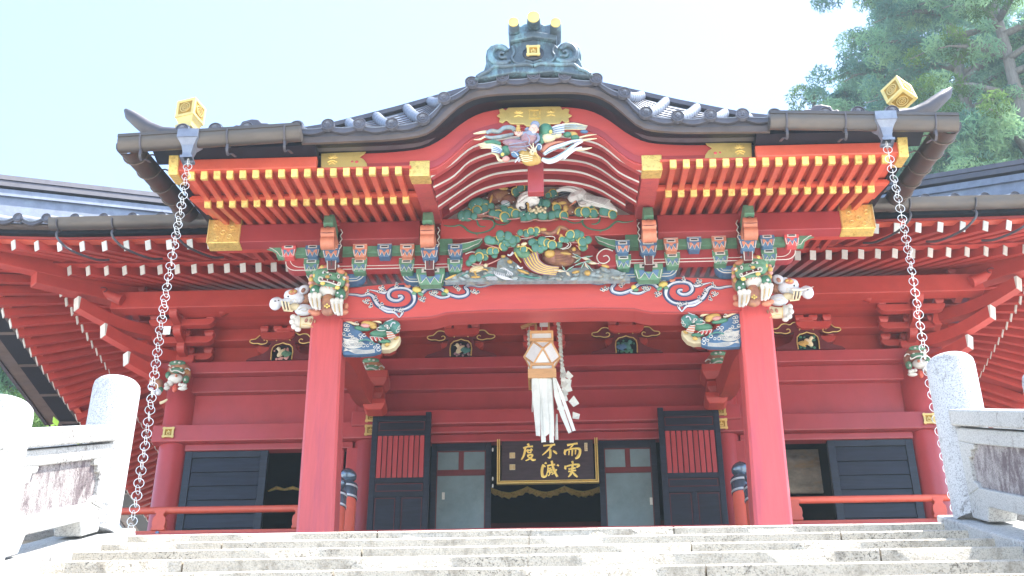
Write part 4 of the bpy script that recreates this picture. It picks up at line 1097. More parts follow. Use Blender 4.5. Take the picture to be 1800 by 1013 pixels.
# ---- ribs under the gable
ribs = [([(757,311),(794,288),(822,264.5),(844,254),(890,243),(945,240)],-1.93),
        ([(762,329),(797,310),(825,284),(863,269.5),(900,262),(945,259)],-1.74),
        ([(766,346.5),(803,323),(830,303),(857,290),(901,282.5),(945,280)],-1.55),
        ([(770,363.5),(809.5,336),(835,320),(866,307),(905,301),(945,299)],-1.36),
        ([(790,368),(816,350.5),(836,338),(866,327),(905,320),(945,317.5)],-1.17)]
for px, Y in ribs:
    c = curve(px, Y, None, 40)
    c = rs(c, 40, max(-1.16, c[0][0]), min(1.16, c[-1][0]))
    t_ = [(x,z+.11) for x,z in c]
    b = MB(); b.strip(t_, [(x,z) for x,z in c], Y, Y+.075); r_ = pb('curved_rafter', b, 'crimson')
    b = MB(); m_ = MB()
    m_.strip([(x,z+.013*(1-.6*abs(x)/1.16)) for x,z in c], [(x,z-.003) for x,z in c], Y-.006, Y+.015); m_.build('white_edge','white_paint',r_)
# curved soffit above the ribs
b = MB(); lay = []
for px, Y in (ribs[0], ribs[2], ribs[4]):
    c = curve(px, Y, None, 40); lay.append([(x,Y,z+.115) for x,z in rs(c,40,-1.24,1.24)])
lay.insert(0, [(x,YB+.05,z+.02) for x,_,z in lay[0]]); lay.append([(x,-.42,z+.42) for x,_,z in lay[-1]])
k = 41; b.add(sum(lay,[]), [(r*k+i,r*k+i+1,(r+1)*k+i+1,(r+1)*k+i) for r in range(len(lay)-1) for i in range(k-1)]); pb('curved_soffit', b, 'crimson', smooth=True)
# karahafu purlins coming forward, gold capped, with cheeks
for s in (-1,1):
    b = MB(); b.prism([(-1.96,4.50),(-1.96,4.72),(-.42,5.24),(-.42,4.98)], s*1.10, s*1.29, axis='x'); pb('gable_purlin', b, 'post_red', bev=.006)
    b = MB(); b.prism([(-2.055,4.462),(-2.055,4.66),(-1.78,4.74),(-1.78,4.555)], s*1.092, s*1.30, axis='x'); pb('purlin_cap', b, 'gold', bev=.01)
    b = MB(); b.prism([(-.62,4.86),(-.62,5.12),(-.2,5.2),(-.2,4.92)], s*2.25, s*2.44, axis='x'); pb('purlin_nose', b, 'crimson', bev=.006)
    b = MB(); b.prism([(-1.02,4.885),(-1.02,5.0),(-.2,5.16),(-.2,4.93)], s*2.27, s*2.43, axis='x'); pb('beam_nose', b, 'crimson', bev=.006)
# upper beam with the swirls, white tympanum, centre strut
zt0, zt1 = at(775,385,-.45).z, at(771,420,-.45).z
b = MB(); b.box(-1.12,1.12,-.45,-.25,zt1,zt0); pb('gable_beam', b, 'beam_red', bev=.008)
arch = curve([(772,388),(800,371),(830,352),(850,341),(880,330),(915,325),(945,324)], -.42, None, 30)
b = MB(); b.strip(arch, [(x, zt0+.001) for x,z in arch], -.36, -.33); pb('tympanum_panel', b, 'white_paint')
b = MB(); o_ = [(x, z+.45) for x,z in arch]; b.strip(o_, arch, -.44, -.34); pb('tympanum_arch', b, 'crimson')
zs_ = at(945,338,-1.98).z; b = MB(); b.box(-.082,.082,-1.985,-1.90,zs_,5.12); pb('hanging_strut', b, 'crimson', bev=.006)
# ---- gold plates on the bargeboard
def plate(poly, Y, th, name='gold_plate', parent=None):
    b = MB(); b.prism(poly, Y-th, Y); return pb(name, b, 'gold_plain', bev=.006, parent=parent)
for s in (-1,1):
    pp = pxz([(565,269),(647,266.5),(641,274),(633,279.5),(640,283),(645,290),(647,300),(565,302)], YB-.0)
    poly = [(-s*x*-1 if 0 else (x if s < 0 else -x), z) for x,z in pp]
    pl_ = plate(poly, YB-.019, .014)
    c = (sum(p[0] for p in pp[:1])+.13, (pp[0][1]+pp[-1][1])/2)
    cx = c[0] if s < 0 else -c[0]; cz = c[1]; b = MB()
    for k in range(5):
        a = PI/2 + (k-2)*.62; b.ball((cx+.030*math.cos(a), YB-.036, cz+.020+.030*math.sin(a)), .012,.006,.026, rot=PI/2-a, n=8,k=5)
    b.tube([(cx-.05,YB-.036,cz-.03),(cx-.02,YB-.038,cz-.012),(cx+.02,YB-.038,cz-.012),(cx+.05,YB-.036,cz-.03)],.006,5)
    b.tube([(cx-.035,YB-.036,cz-.055),(cx,YB-.038,cz-.035),(cx+.035,YB-.036,cz-.055)],.005,5)
    b.build('lotus_relief','gold',pl_,smooth=True)
    b = MB()
    for (px,py,r) in ((619,284,2.2),(627,284.5,3.2)):
        q = at(px,py,YB-.036); b.ball((q.x if s<0 else -q.x, YB-.034, q.z), r*.0057,.003,r*.0057,n=8,k=5)
    b.build('cut_out','post_red',pl_,smooth=True)
cp_ = [(893,190),(960,188),(985,188),(989,194),(994,191),(1001,193),(999,200),(1006,204),(999,208),(1001,214),(994,217),(988,212),(984,218),(962,219),(955,223),(926,223),(920,219),(898,219),(890,212),(884,217),(877,215),(879,208),(873,204),(879,200),(877,193),(884,191),(889,195)]
q = pxz(cp_, YB-.03); cx0 = (q[1][0]+q[0][0])/2; cpx = at(940,205,YB-.03).x
cpl = plate([(x-cpx, z) for x,z in q], YB-.02, .018)
for u in (-.17,0,.17):
    b = MB(); cz = at(940,205,YB).z
    if u == 0:
        h = .055
        for w in (-h,h): b.box(w-.006,w+.006,YB-.046,YB-.039,cz-h-.01,cz+h+.01); b.box(-h-.01,h+.01,YB-.0465,YB-.0385,cz+w-.006,cz+w+.006)
        b.box(-.02,.02,YB-.045,YB-.039,cz-.02,cz+.012); b.box(-.003,.003,YB-.0455,YB-.039,cz-.03,cz+.035)
    else:
        for k in range(5):
            a = PI/2 + (k-2)*.62; b.ball((u+.026*math.cos(a), YB-.041, cz+.014+.026*math.sin(a)), .011,.006,.024, rot=PI/2-a, n=8,k=5)
        b.tube([(u-.045,YB-.04,cz-.028),(u,YB-.042,cz-.012),(u+.045,YB-.04,cz-.028)],.005,5)
    b.build('lotus_relief','gold',cpl,smooth=(u != 0))
# ---- ridge-end ornament (onigawara)
YO = -2.42
oni = empty('ridge_end_ornament', (0, YO, 5.55-G)); oni.parent = porch
oc = at(937,100,YO); ox = oc.x
def opx(pts): return [(at(x,y,YO).x-ox, at(x,y,YO).z) for x,y in pts]
body = [(937,128),(905,127),(880,131),(862,135),(845,137),(833,139),(836,131),(843,128),(850,123),(853,113),(857,106),(853,100),(855,88),(862,80),(875,77),(888,79),(894,85),(899,78),(905,76),(937,70)]
hb = opx(body); poly = hb + [(-x,z) for x,z in reversed(hb[1:-1])]
b = MB(); b.prism(poly, YO, YO+.16); b.build('ornament_slab','patina',oni,bev=.012)
for s in (-1,1):
    b = MB()
    sp = opx([(890,92),(884,86),(876,84),(867,88),(862,97),(865,107),(874,113),(886,113),(896,108)]); sp = smooth_line([((x if s<0 else -x), z) for x,z in sp],4)
    b.tube([(x,YO-.01,z) for x,z in sp], [.030]*3+[.034]*(len(sp)-6)+[.02]*3, 8)
    sp = opx([(886,97),(880,95),(876,99),(880,104),(890,103)]); sp = smooth_line([((x if s<0 else -x), z) for x,z in sp],4); b.tube([(x,YO-.02,z) for x,z in sp], .016, 8)
    split_build(b,'cloud_scroll','patina',oni,smooth=True)
    b = MB(); sp = opx([(838,137),(846,131),(856,127),(868,118),(885,118),(905,116),(925,114),(937,117)]); sp = smooth_line([((x if s<0 else -x), z) for x,z in sp],4)
    b.tube([(x,YO-.01,z) for x,z in sp], .020, 8); split_build(b,'cloud_scroll','patina',oni,smooth=True)
    b = MB(); sp = opx([(900,84),(903,95),(899,103),(906,112),(917,113),(925,109),(937,113)]); sp = smooth_line([((x if s<0 else -x), z) for x,z in sp],4)
    b.tube([(x,YO-.016,z) for x,z in sp], .014, 8); split_build(b,'cloud_scroll','patina',oni,smooth=True)
hz_ = [(895,84),(896,80),(895,72),(937,63)]
h2 = opx([(896,78),(895,69),(937,60)]); b = MB(); b.prism([h2[0],h2[1],h2[2],(-h2[1][0],h2[1][1]),(-h2[0][0],h2[0][1]),(0,h2[0][1]+.055)], YO-.05, YO+.2); b.build('ornament_roof','patina',oni,bev=.01)
h2 = opx([(896,69),(893,58),(893,44),(915,48),(922,44),(937,42)]); b = MB(); b.prism(h2+[(-x,z) for x,z in reversed(h2[:-1])]+[(0,opx([(937,61)])[0][1])], YO-.02, YO+.22); b.build('ornament_top','patina',oni,bev=.012)
for (px,py,r) in ((902,37,9.5),(937,28,11.5),(976,38,9.5)):
    c = at(px,py,YO-.22); r_ = r*.0058; x = c.x - ox
    b = MB(); b.tube([(x,YO-.20,c.z-.0),(x,YO-.08,c.z+.03),(x*.98,YO+.14,c.z+.05)],[r_,r_*1.08,r_*1.12],16); b.build('sutra_roll','patina',oni,smooth=True,ang=50)
    b = MB(); b.lathe([(.001,-.012),(r_*.75,-.010),(r_*1.0,-.004),(r_*1.0,.012),(.001,.012)], n=20, axis='y'); o = b.build('gilt_end','gold_plain',None,smooth=True)
    o.parent = oni; o.rotation_euler = (rad(12),0,0); o.location = Vector((x,YO-.207,c.z-.002)) - world_loc(oni)
cc = at(938.5,92,YO-.02); 
b = MB(); b.ball((0,YO-.002,cc.z),.115,.03,.10,n=16,k=8); b.build('crest_field','black_lacquer',oni,smooth=True)
crest(oni, (0,YO-.035,cc.z), .135, 'gold_plain')
# ---- corner horns, caps and roof ornaments, gutters
for s in (-1,1):
    H = [(312,240),(285,238),(262,228),(243,214),(228,203),(221,194)]; r = [.085,.085,.080,.070,.055,.022]
    pts = [at(x,y,-2.30) for x,y in H]; pts = [Vector((abs(p.x)*s, p.y - .0, p.z)) for p in pts]
    b = MB(); b.tube(pts, r, 12, flat=1.2); pb('eave_horn', b, 'copper_dark', smooth=True)
    b = MB(); b.tube([p+Vector((0,.02,.055)) for p in pts[:-1]], [.05,.05,.045,.04,.03], 10); pb('horn_ridge', b, 'copper_tile', smooth=True)
    # lobed ornament on the eave
    Bp = [(400,236),(408,230),(416,224),(423,225),(427,218),(436,216),(444,214),(456,215),(462,221),(472,221),(480,227),(487,233)]
    pl = [(abs(at(x,y,-2.2).x)*s, at(x,y,-2.2).z) for x,y in Bp]
    b = MB(); b.prism(pl+[(pl[-1][0],4.86),(pl[0][0],4.86)], -2.25, -2.05); pb('eave_ornament', b, 'copper_dark', bev=.015)
    # gutter
    x0, x1 = s*4.21, s*2.36; yc = -2.46
    prof = [(.092*math.cos(t), .115*math.sin(t)) for t in [PI+PI*i/10 for i in range(11)]]
    prof += [(.092,.035),(.080,.035),(.080,.0)] + [(.080*math.cos(t), .10*math.sin(t)) for t in [2*PI-PI*i/10 for i in range(1,10)]] + [(-.080,0),(-.080,.035),(-.104,.035),(-.104,.0)]
    za, zb = 4.67, 4.76
    vs = [(x0,yc+u,za+w) for u,w in prof] + [(x1,yc+u,zb+w) for u,w in prof]; k = len(prof)
    b = MB(); b.add(vs, [(i,(i+1)%k,k+(i+1)%k,k+i) for i in range(k)]); 
    cap = [(x1,yc+.09*math.cos(t),zb+.113*math.sin(t)) for t in [PI+PI*i/10 for i in range(11)]]; b.add(cap,[tuple(range(11))])
    pb('gutter', b, 'gutter_metal', smooth=True, ang=50)
    # side gutter running back
    b = MB(); A = Vector((s*4.16,-2.38,4.68)); E_ = Vector((s*4.42,.93,6.02)); N = 14
    vs = []
    for i in range(N+1):
        p = A + (E_-A)*(i/N)
        for j in range(11):
            t = PI + PI*j/10; vs.append((p.x+.122*math.cos(t), p.y, p.z+.125*math.sin(t)+.02))
        vs += [(p.x+.122,p.y,p.z+.05),(p.x+.105,p.y,p.z+.05)]
        for j in range(9,0,-1):
            t = PI + PI*j/10; vs.append((p.x+.105*math.cos(t), p.y, p.z+.11*math.sin(t)+.02))
        vs += [(p.x-.105,p.y,p.z+.05),(p.x-.122,p.y,p.z+.05)]
    k = 11+2+9+2
    b.add(vs, [(i*k+j,i*k+(j+1)%k,(i+1)*k+(j+1)%k,(i+1)*k+j) for i in range(N) for j in range(k)] + [tuple(range(k))]); pb('side_gutter', b, 'gutter_metal', smooth=True, ang=50)
    for f_ in (.10,.27,.45,.62,.78):
        p = A + (E_-A)*f_; b = MB()
        b.tube([(p.x+.13*math.cos(t), p.y, p.z+.02+.133*math.sin(t)) for t in [PI+PI*i/10 for i in range(11)]], .010, 6); pb('gutter_strap', b, 'copper_brown', smooth=True)
        b = MB(); b.tube([(p.x-s*.09,p.y,p.z+.0),(p.x-s*.16,p.y+.05,p.z+.05),(p.x-s*.34,p.y+.1,p.z-.0)], .010, 6); pb('gutter_hook', b, 'copper_brown', smooth=True)
    for x in (3.98,3.10,2.52):
        zc = za + (zb-za)*(4.28-x)/(4.28-2.36)
        b = MB(); b.tube([(s*x, yc+.10*math.cos(t), zc+.123*math.sin(t)) for t in [PI*.97+PI*1.05*i/10 for i in range(11)]], .011, 6); pb('gutter_strap', b, 'copper_dark', smooth=True)
        b = MB(); sp = smooth_line([(s*x,yc-.02,zc-.11),(s*x,yc-.01,zc-.19),(s*x,yc+.05,zc-.205),(s*(x-.02),yc+.09,zc-.16),(s*(x-.03),yc+.22,zc-.10)],4)
        for p,q_ in zip(sp,sp[1:]): b.bar(p,q_,.026,.010)
        pb('gutter_hook', b, 'copper_dark')
    # funnel box over the rain chain
    xc = 3.49; zc = za + .02
    b = MB(); 
    b.box(s*xc-.105,s*xc+.105,yc-.125,yc+.10,zc-.055,zc+.045)
    pr_ = [(.10,-.055),(.062,-.12),(.045,-.20),(.045,-.235),(.062,-.245),(.062,-.275)]
    for (a,z1_),(c_,z2_) in zip(pr_,pr_[1:]):
        b.add([(s*xc-a,yc-a-.01,zc+z1_),(s*xc+a,yc-a-.01,zc+z1_),(s*xc+a,yc+a,zc+z1_),(s*xc-a,yc+a,zc+z1_),(s*xc-c_,yc-c_-.01,zc+z2_),(s*xc+c_,yc-c_-.01,zc+z2_),(s*xc+c_,yc+c_,zc+z2_),(s*xc-c_,yc+c_,zc+z2_)],
              [(0,1,5,4),(1,2,6,5),(2,3,7,6),(3,0,4,7)])
    pb('funnel_box', b, 'copper_tile')
# ---------------------------------------------------------------- coloured brackets
FL_COL = {'red':('post_red','blue_paint'),'blue':('blue_paint','orange_paint'),'orange':('orange_paint','blue_paint'),'green':('green_paint','blue_paint')}
def cblock(px, py0, py1, Y, wpx, col, lab=None, slot=True, wood=True):
    """painted bearing block: coloured head with a framed slot, flower painted foot"""
    k = scl(px, py0, Y); c = at(px, py0, Y); zb = at(px, py1, Y).z; x = abs(c.x); w = wpx*k/2; zt = c.z; zm = zt-(zt-zb)*.50
    res = []
    for s in (-1,1):
        cx = s*x; m1, m2 = FL_COL[col]; b = MB(); d = .15
        b.box(cx-w,cx+w,Y,Y+d,zm,zt,0)
        e = w*.70
        b.add([(cx-e,Y+.03,zb),(cx+e,Y+.03,zb),(cx+e,Y+d-.03,zb),(cx-e,Y+d-.03,zb),(cx-w,Y,zm),(cx+w,Y,zm),(cx+w,Y+d,zm),(cx-w,Y+d,zm)],
              [(0,3,2,1),(0,1,5,4),(1,2,6,5),(2,3,7,6),(3,0,4,7)], 0)
        h_ = zt-zm; b.box(cx-w*.62,cx+w*.62,Y-.006,Y+.001,zm+h_*.25,zm+h_*.72,1); b.box(cx-w*.45,cx+w*.45,Y-.009,Y-.0055,zm+h_*.38,zm+h_*.58,3)
        # flower petals on the foot
        hh = zm-zb
        pts = [(-.78,1.0),(-.62,.25),(-.28,.75),(0,.05),(.28,.75),(.62,.25),(.78,1.0),(.40,.98),(0,.55),(-.40,.98)]
        def fy(v): return Y+.03*(1-v)-.004
        b.add([(cx+u*w*.92, fy(v), zb+hh*v) for u,v in pts], [(0,1,9),(1,2,9),(2,8,9),(2,3,8),(3,4,8),(4,7,8),(4,5,7),(5,6,7)], 2)
        ln = [(cx+u*w*.95, fy(v)-.004, zb+hh*v) for u,v in [(-.95,1.0),(-.80,.12),(-.62,.18),(-.30,.70),(0,.02),(.30,.70),(.62,.18),(.80,.12),(.95,1.0)]]
        b.tube(ln, .0042, 4, 1)
        b.tube([(cx-w,Y-.003,zt-.004),(cx+w,Y-.003,zt-.004)], .0035, 4, 1)
        o = pb('painted_block', b, [m1,'white_paint',m2,'black_lacquer']); res.append(o)
    return res
for px,col in ((508,'red'),(550,'blue'),(633,'orange'),(676,'blue'),(716,'orange'),(800,'blue')): cblock(px, 429, 449, -.50, 25, col)
for px,col in ((548,'green'),(632,'green'),(715,'green'),(800,'green')): cblock(px, 454, 476, -.40, 27, col)
def outline(poly, Y, r, name='white_outline', m_='white_paint', parent=None, closed=True):
    b = MB(); p = [(x,Y,z) for x,z in poly]; b.tube(p+([p[0],p[1]] if closed else []), r, 5, cap=False); return pb(name,b,m_,parent=parent)
for s in (-1,1):
    fx = lambda pts, Y: [((x if s < 0 else -x), z) for x,z in pxz(pts, Y)]
    # top long arm (green) with leaf shaped end
    b = MB(); b.box(s*.98, s*2.98, -.46, -.34, at(600,446,-.46).z, at(600,424,-.46).z); pb('long_arm', b, 'green_paint', bev=.004)
    for leaf, cs in (([(500,430),(492,431),(482,430),(472,429),(465,429),(468,434),(478,437),(487,443),(492,450),(500,452)], [(497,434),(490,433),(480,433),(472,432)]),
                 ([(812,428),(822,427),(833,424),(842,421),(848,420),(842,428),(832,432),(824,436),(812,440)], [(816,434),(825,432),(835,427)])):
        L = fx(leaf,-.47); b = MB(); b.prism(L, -.47, -.40); pb('leaf_end', b, 'green_paint', bev=.003); outline(L, -.472, .004)
    # second arm maroon with white outline, rounded end
    z1, z0 = at(600,447,-.38).z, at(600,474,-.38).z
    b = MB(); xo, xi = 2.88, .80; r = .12
    prof = [(xi,z1),(xo,z1)] + [(xo-r+r*math.cos(t), z0+r+ (r)*math.sin(t)) for t in [-PI/2*i/6 for i in range(7)]] + [(xi,z0)]
    b.prism([(s*x,z) for x,z in prof], -.38, -.26); pb('lower_arm', b, 'crimson', bev=.003)
    for off,rr in ((.0,.005),(.045,.004)):
        b = MB(); b.tube([(s*(x-off if x > 1 else x), -.384, z+off*.9) for x,z in prof[2:]], rr, 5); pb('white_outline', b, 'white_paint')
    # inner scroll end of the second arm
    sp = fx(smooth_line([(818,447),(830,443),(840,447),(846,456),(842,466),(832,468),(824,462),(828,455),(835,456)],4), -.40)
    b = MB(); b.tube([(x,-.40,z) for x,z in sp], .007, 6); pb('white_outline', b, 'white_paint', smooth=True)
    sp = fx([(812,446),(830,441),(845,446),(850,458),(846,470),(830,474),(812,474)], -.39); b = MB(); b.prism(sp,-.39,-.28); pb('scroll_end', b, 'crimson', bev=.01)
    # third tier blue arms under
    for (xa,xb,xm) in ((540,642,590),(708,812,758)):
        A_ = at(xa,470,-.28); B_ = at(xb,470,-.28); z1_, z0_ = at(xm,471,-.28).z, at(xm,495,-.28).z
        xl, xr = sorted((abs(A_.x), abs(B_.x))); r = .10
        cx = (xl+xr)/2; Lh = (xr-xl)/2
        pf = [(s*(cx+u), z1_+zz) for u,zz in hij(Lh, z1_-z0_, .12, 6)]
        b = MB(); b.prism(pf, -.28, -.14); pb('blue_arm', b, 'blue_paint', bev=.003)
        b = MB(); b.tube([(x,-.284,z) for x,z in pf], .0055, 5, cap=False); pb('white_outline', b, 'white_paint')
        for q in (-1,1):
            b = MB(); b.tube([(s*cx+q*Lh*.42,-.284,z1_-.055),(s*cx+q*Lh*.78,-.284,z1_-.045),(s*cx+q*Lh*.92,-.284,z1_-.01)], .004, 5); pb('black_line', b, 'black_lacquer')
            b = MB(); b.tube([(s*cx+q*Lh*.3,-.285,z0_+.03),(s*cx+q*Lh*.75,-.285,z0_+.035),(s*cx+q*Lh*.93,-.285,z0_+.10)], .004, 5); pb('white_outline', b, 'white_paint')
# central stacks above each bracket complex: green nose, orange roll, blue block, red tongue, green base block
def stack(px, dz, base=True):
    for s in (-1,1):
        c = at(px, 440, -.62); x = s*abs(c.x) 
        t = empty('painted_bracket_nose', (x, -.5, 4.5-G)); t.parent = porch
        b = MB()
        prof = [(-.955,4.66),(-.935,4.76),(-.92,4.80),(-.80,4.82),(-.62,4.80),(-.45,4.82),(-.45,4.66),(-.60,4.62),(-.85,4.62)]
        b.prism([(y,z+dz) for y,z in prof], x-.055, x+.055, axis='x'); b.build('green_nose','green_paint',t,bev=.008)
        b = MB(); 
        for y,z,r in ((-.885,4.565,.072),(-.86,4.455,.075)): b.tube([(x-.075,y,z+dz),(x+.075,y,z+dz)], r, 14)
        b.box(x-.07,x+.07,-.82,-.60,4.54+dz,4.62+dz); b.build('orange_roll','orange_paint',t,smooth=True,ang=50)
        b = MB(); b.tube([(x-.08,-.945,4.54+dz),(x,-.96,4.525+dz),(x+.08,-.945,4.54+dz)],.004,5); b.tube([(x-.06,-.935,4.60+dz),(x,-.955,4.615+dz),(x+.06,-.935,4.60+dz)],.004,5); b.build('scroll_line','maroon',t)
        # side cheeks with serrated white outline
        b = MB()
        for q in (-1,1):
            z = 4.80+dz; pts = []
            for k in range(7): pts.append((x+q*(.085+.022*(k%2)), -.62, z-.045*k))
            b.tube(pts,.006,5)
        b.build('white_outline','white_paint',t)
        b = MB(); b.box(x-.095,x+.095,-.60,-.44,4.46+dz,4.78+dz); b.build('bracket_core','maroon',t,bev=.004)
    for o in cblock(px, 430, 452, -.62, 30, 'blue'): pass
    for s in (-1,1):
        c = at(px, 449, -.56); c2 = at(px, 474 if base else 466, -.50); k = scl(px,460,-.56)
        x = s*abs(c.x); w = 8*k
        b = MB(); b.add([(x-w,-.57,c.z),(x+w,-.57,c.z),(x+w*.85,-.50,c2.z),(x-w*.85,-.50,c2.z),(x-w,-.30,c.z),(x+w,-.30,c.z),(x+w*.85,-.30,c2.z),(x-w*.85,-.30,c2.z)],
                   [(0,1,2,3),(4,7,6,5),(0,4,5,1),(1,5,6,2),(2,6,7,3),(3,7,4,0)]); tg = pb('red_tongue', b, 'bark_paint' if 0 else 'maroon')
        b = MB(); b.tube([(x-w,-.574,c.z),(x+w,-.574,c.z),(x+w*.85,-.504,c2.z),(x-w*.85,-.504,c2.z),(x-w,-.574,c.z)],.006,5); b.build('white_outline','white_paint',tg)
        b = MB(); b.tube([(x,-.574,c.z-.03),(x,-.52,c2.z+.04)],.006,5); b.build('black_line','black_lacquer',tg)
stack(755, 0); stack(583, 0)
for o in cblock(757, 468, 498, -.36, 50, 'green'): pass
# hall side curved shrimp beams from posts back to the hall
for s in (-1,1):
    b = MB(); pts = []
    P_ = [(.18,3.70),(.7,3.96),(1.3,4.16),(2.0,4.28),(2.6,4.40),(3.3,4.66)]; P_ = smooth_line(P_,5); n = len(P_)
    vs = []
    for y,z in P_:
        for (u,w) in ((-.10,-.14),(.10,-.14),(.12,.14),(-.12,.14)): vs.append((s*2.40+u, y, z+w))
    b.add(vs, [(i*4+j,i*4+(j+1)%4,(i+1)*4+(j+1)%4,(i+1)*4+j) for i in range(n-1) for j in range(4)]+[(0,1,2,3),(n*4-4,n*4-3,n*4-2,n*4-1)])
    pb('shrimp_beam', b, 'hall_red', smooth=True, ang=50)
    c = at(662,690,3.05)
    for (zz,hw,hh) in ((c.z+.10,.17,.13),(c.z-.10,.11,.10),(c.z-.28,.15,.09)):
        b = MB(); masu(b, (s*abs(c.x), 2.98, zz), hw*2, hh*1.6); pb('corbel_block', b, 'hall_red', bev=.008)
# ---- a rear wing behind the left corner: dark boards seen between stairs pillar and column
for s in (-1,1):
    b = MB(); b.box(s*5.25,s*14,10.2,10.4,G,5.2); pb_ = b.build('rear_wall','maroon',None)
    tag(pb_, 'dark maroon board wall of the rear wing glimpsed under the eaves on the %s' % ('left' if s<0 else 'right'), 'wall', 'rear wing walls')
    t = thing('side_railing', (s*6.5,6,FL), 'red railing running back along the %s side veranda' % ('left' if s<0 else 'right'), 'railing', 'side railings')
    b = MB(); b.box(s*5.2,s*6.6,3.31,10.1,FL-.12,FL-.001); b.build('side_floor','floor_wood',t)
    b = MB(); b.box(s*6.45,s*6.55,3.0,10.1,FL+.30,FL+.38); b.build('top_rail','vermilion',t)
    b = MB(); b.box(s*6.45,s*6.55,2.4,10.1,G,FL-.13); b.build('skirt_board','maroon',t)
mat('navy_paint', (0.035,0.06,0.15), 0.5, var=0.2, nscale=12)
mat('crane_white', (0.78,0.79,0.77), 0.5, var=0.05, nscale=8)
# ================================================================ painted carvings
class CV:
    """carver: places rounded forms traced in zoomed photo units (origin ox,oy, scale s) on depth plane Y + dy"""
    def __init__(s, Y, parent, o, k, flip=False, shift=(0,0,0)):
        s.Y=Y; s.par=parent; s.o=o; s.k=k; s.flip=flip; s.sh=Vector(shift); s.tilt=0
    def p(s, x, y, dy=0):
        if s.tilt: dy -= s.tilt*max(0,520-y)/520
        q = at(s.o[0]+x/s.k, s.o[1]+y/s.k, s.Y+dy) + s.sh
        if s.flip: q.x = -q.x
        return q
    def kx(s, x, y): return (at(s.o[0]+(x+10)/s.k, s.o[1]+y/s.k, s.Y)-at(s.o[0]+x/s.k, s.o[1]+y/s.k, s.Y)).x/10
    def kz(s, x, y): return (at(s.o[0]+x/s.k, s.o[1]+(y-10)/s.k, s.Y)-at(s.o[0]+x/s.k, s.o[1]+y/s.k, s.Y)).z/10
    def balls(s, name, m_, L, n=12, k=8, parent=None):
        """L: (x,y,rx,ry[,dy[,rot]])"""
        b = MB()
        for q in L:
            x,y,rx,ry = q[:4]; dy = q[4] if len(q)>4 else 0; rot = q[5] if len(q)>5 else 0
            c = s.p(x,y,dy); a = rx*s.kx(x,y); h = ry*s.kz(x,y)
            b.ball(c, a, min(a,h)*.8+.004, h, rot=rad(rot)*(-1 if s.flip else 1), n=n, k=k)
        return split_build(b, name, m_, parent or s.par, smooth=True, ang=180)
    def tubes(s, name, m_, L, n=7, parent=None, sm=4, flat=.8):
        """L: (points, r or (r0..), dy)"""
        b = MB()
        for q in L:
            pts, r = q[0], q[1]; dy = q[2] if len(q)>2 else 0
            P = [s.p(x,y,dy) for x,y in pts]
            kx = s.kx(*pts[0])
            if sm > 1 and len(P) > 2: P = [Vector(v) for v in smooth_line([tuple(v) for v in P], sm)]
            m = len(P)
            if isinstance(r,(tuple,list)): R = [r[0] + (r[-1]-r[0])*i/(m-1) if len(r)==2 else interp([(j/(len(r)-1), v) for j,v in enumerate(r)], i/(m-1)) for i in range(m)]
            else: R = [r]*m
            b.tube(P, [max(v*kx,.0012) for v in R], n, flat=flat)
        return split_build(b, name, m_, parent or s.par, smooth=True, ang=80)
    def poly(s, name, m_, pts, dy=0, th=.03, bev=.006, parent=None, sm=0):
        tl, s.tilt = s.tilt, 0; P = [s.p(x,y,dy) for x,y in pts]; s.tilt = tl; q = [(v.x,v.z) for v in P]
        if sm: q = smooth_line(q+[q[0]], sm)[:-1]
        b = MB(); b.prism(q, s.Y+dy, s.Y+dy+th); return b.build(name, m_, parent or s.par, bev=bev)
def grp(name, loc, parent, label=None):
    e = empty(name, (0,0,0)); e.parent = parent; e.location = Vector(loc)-world_loc(parent)
    if label: e['label'] = label
    return e
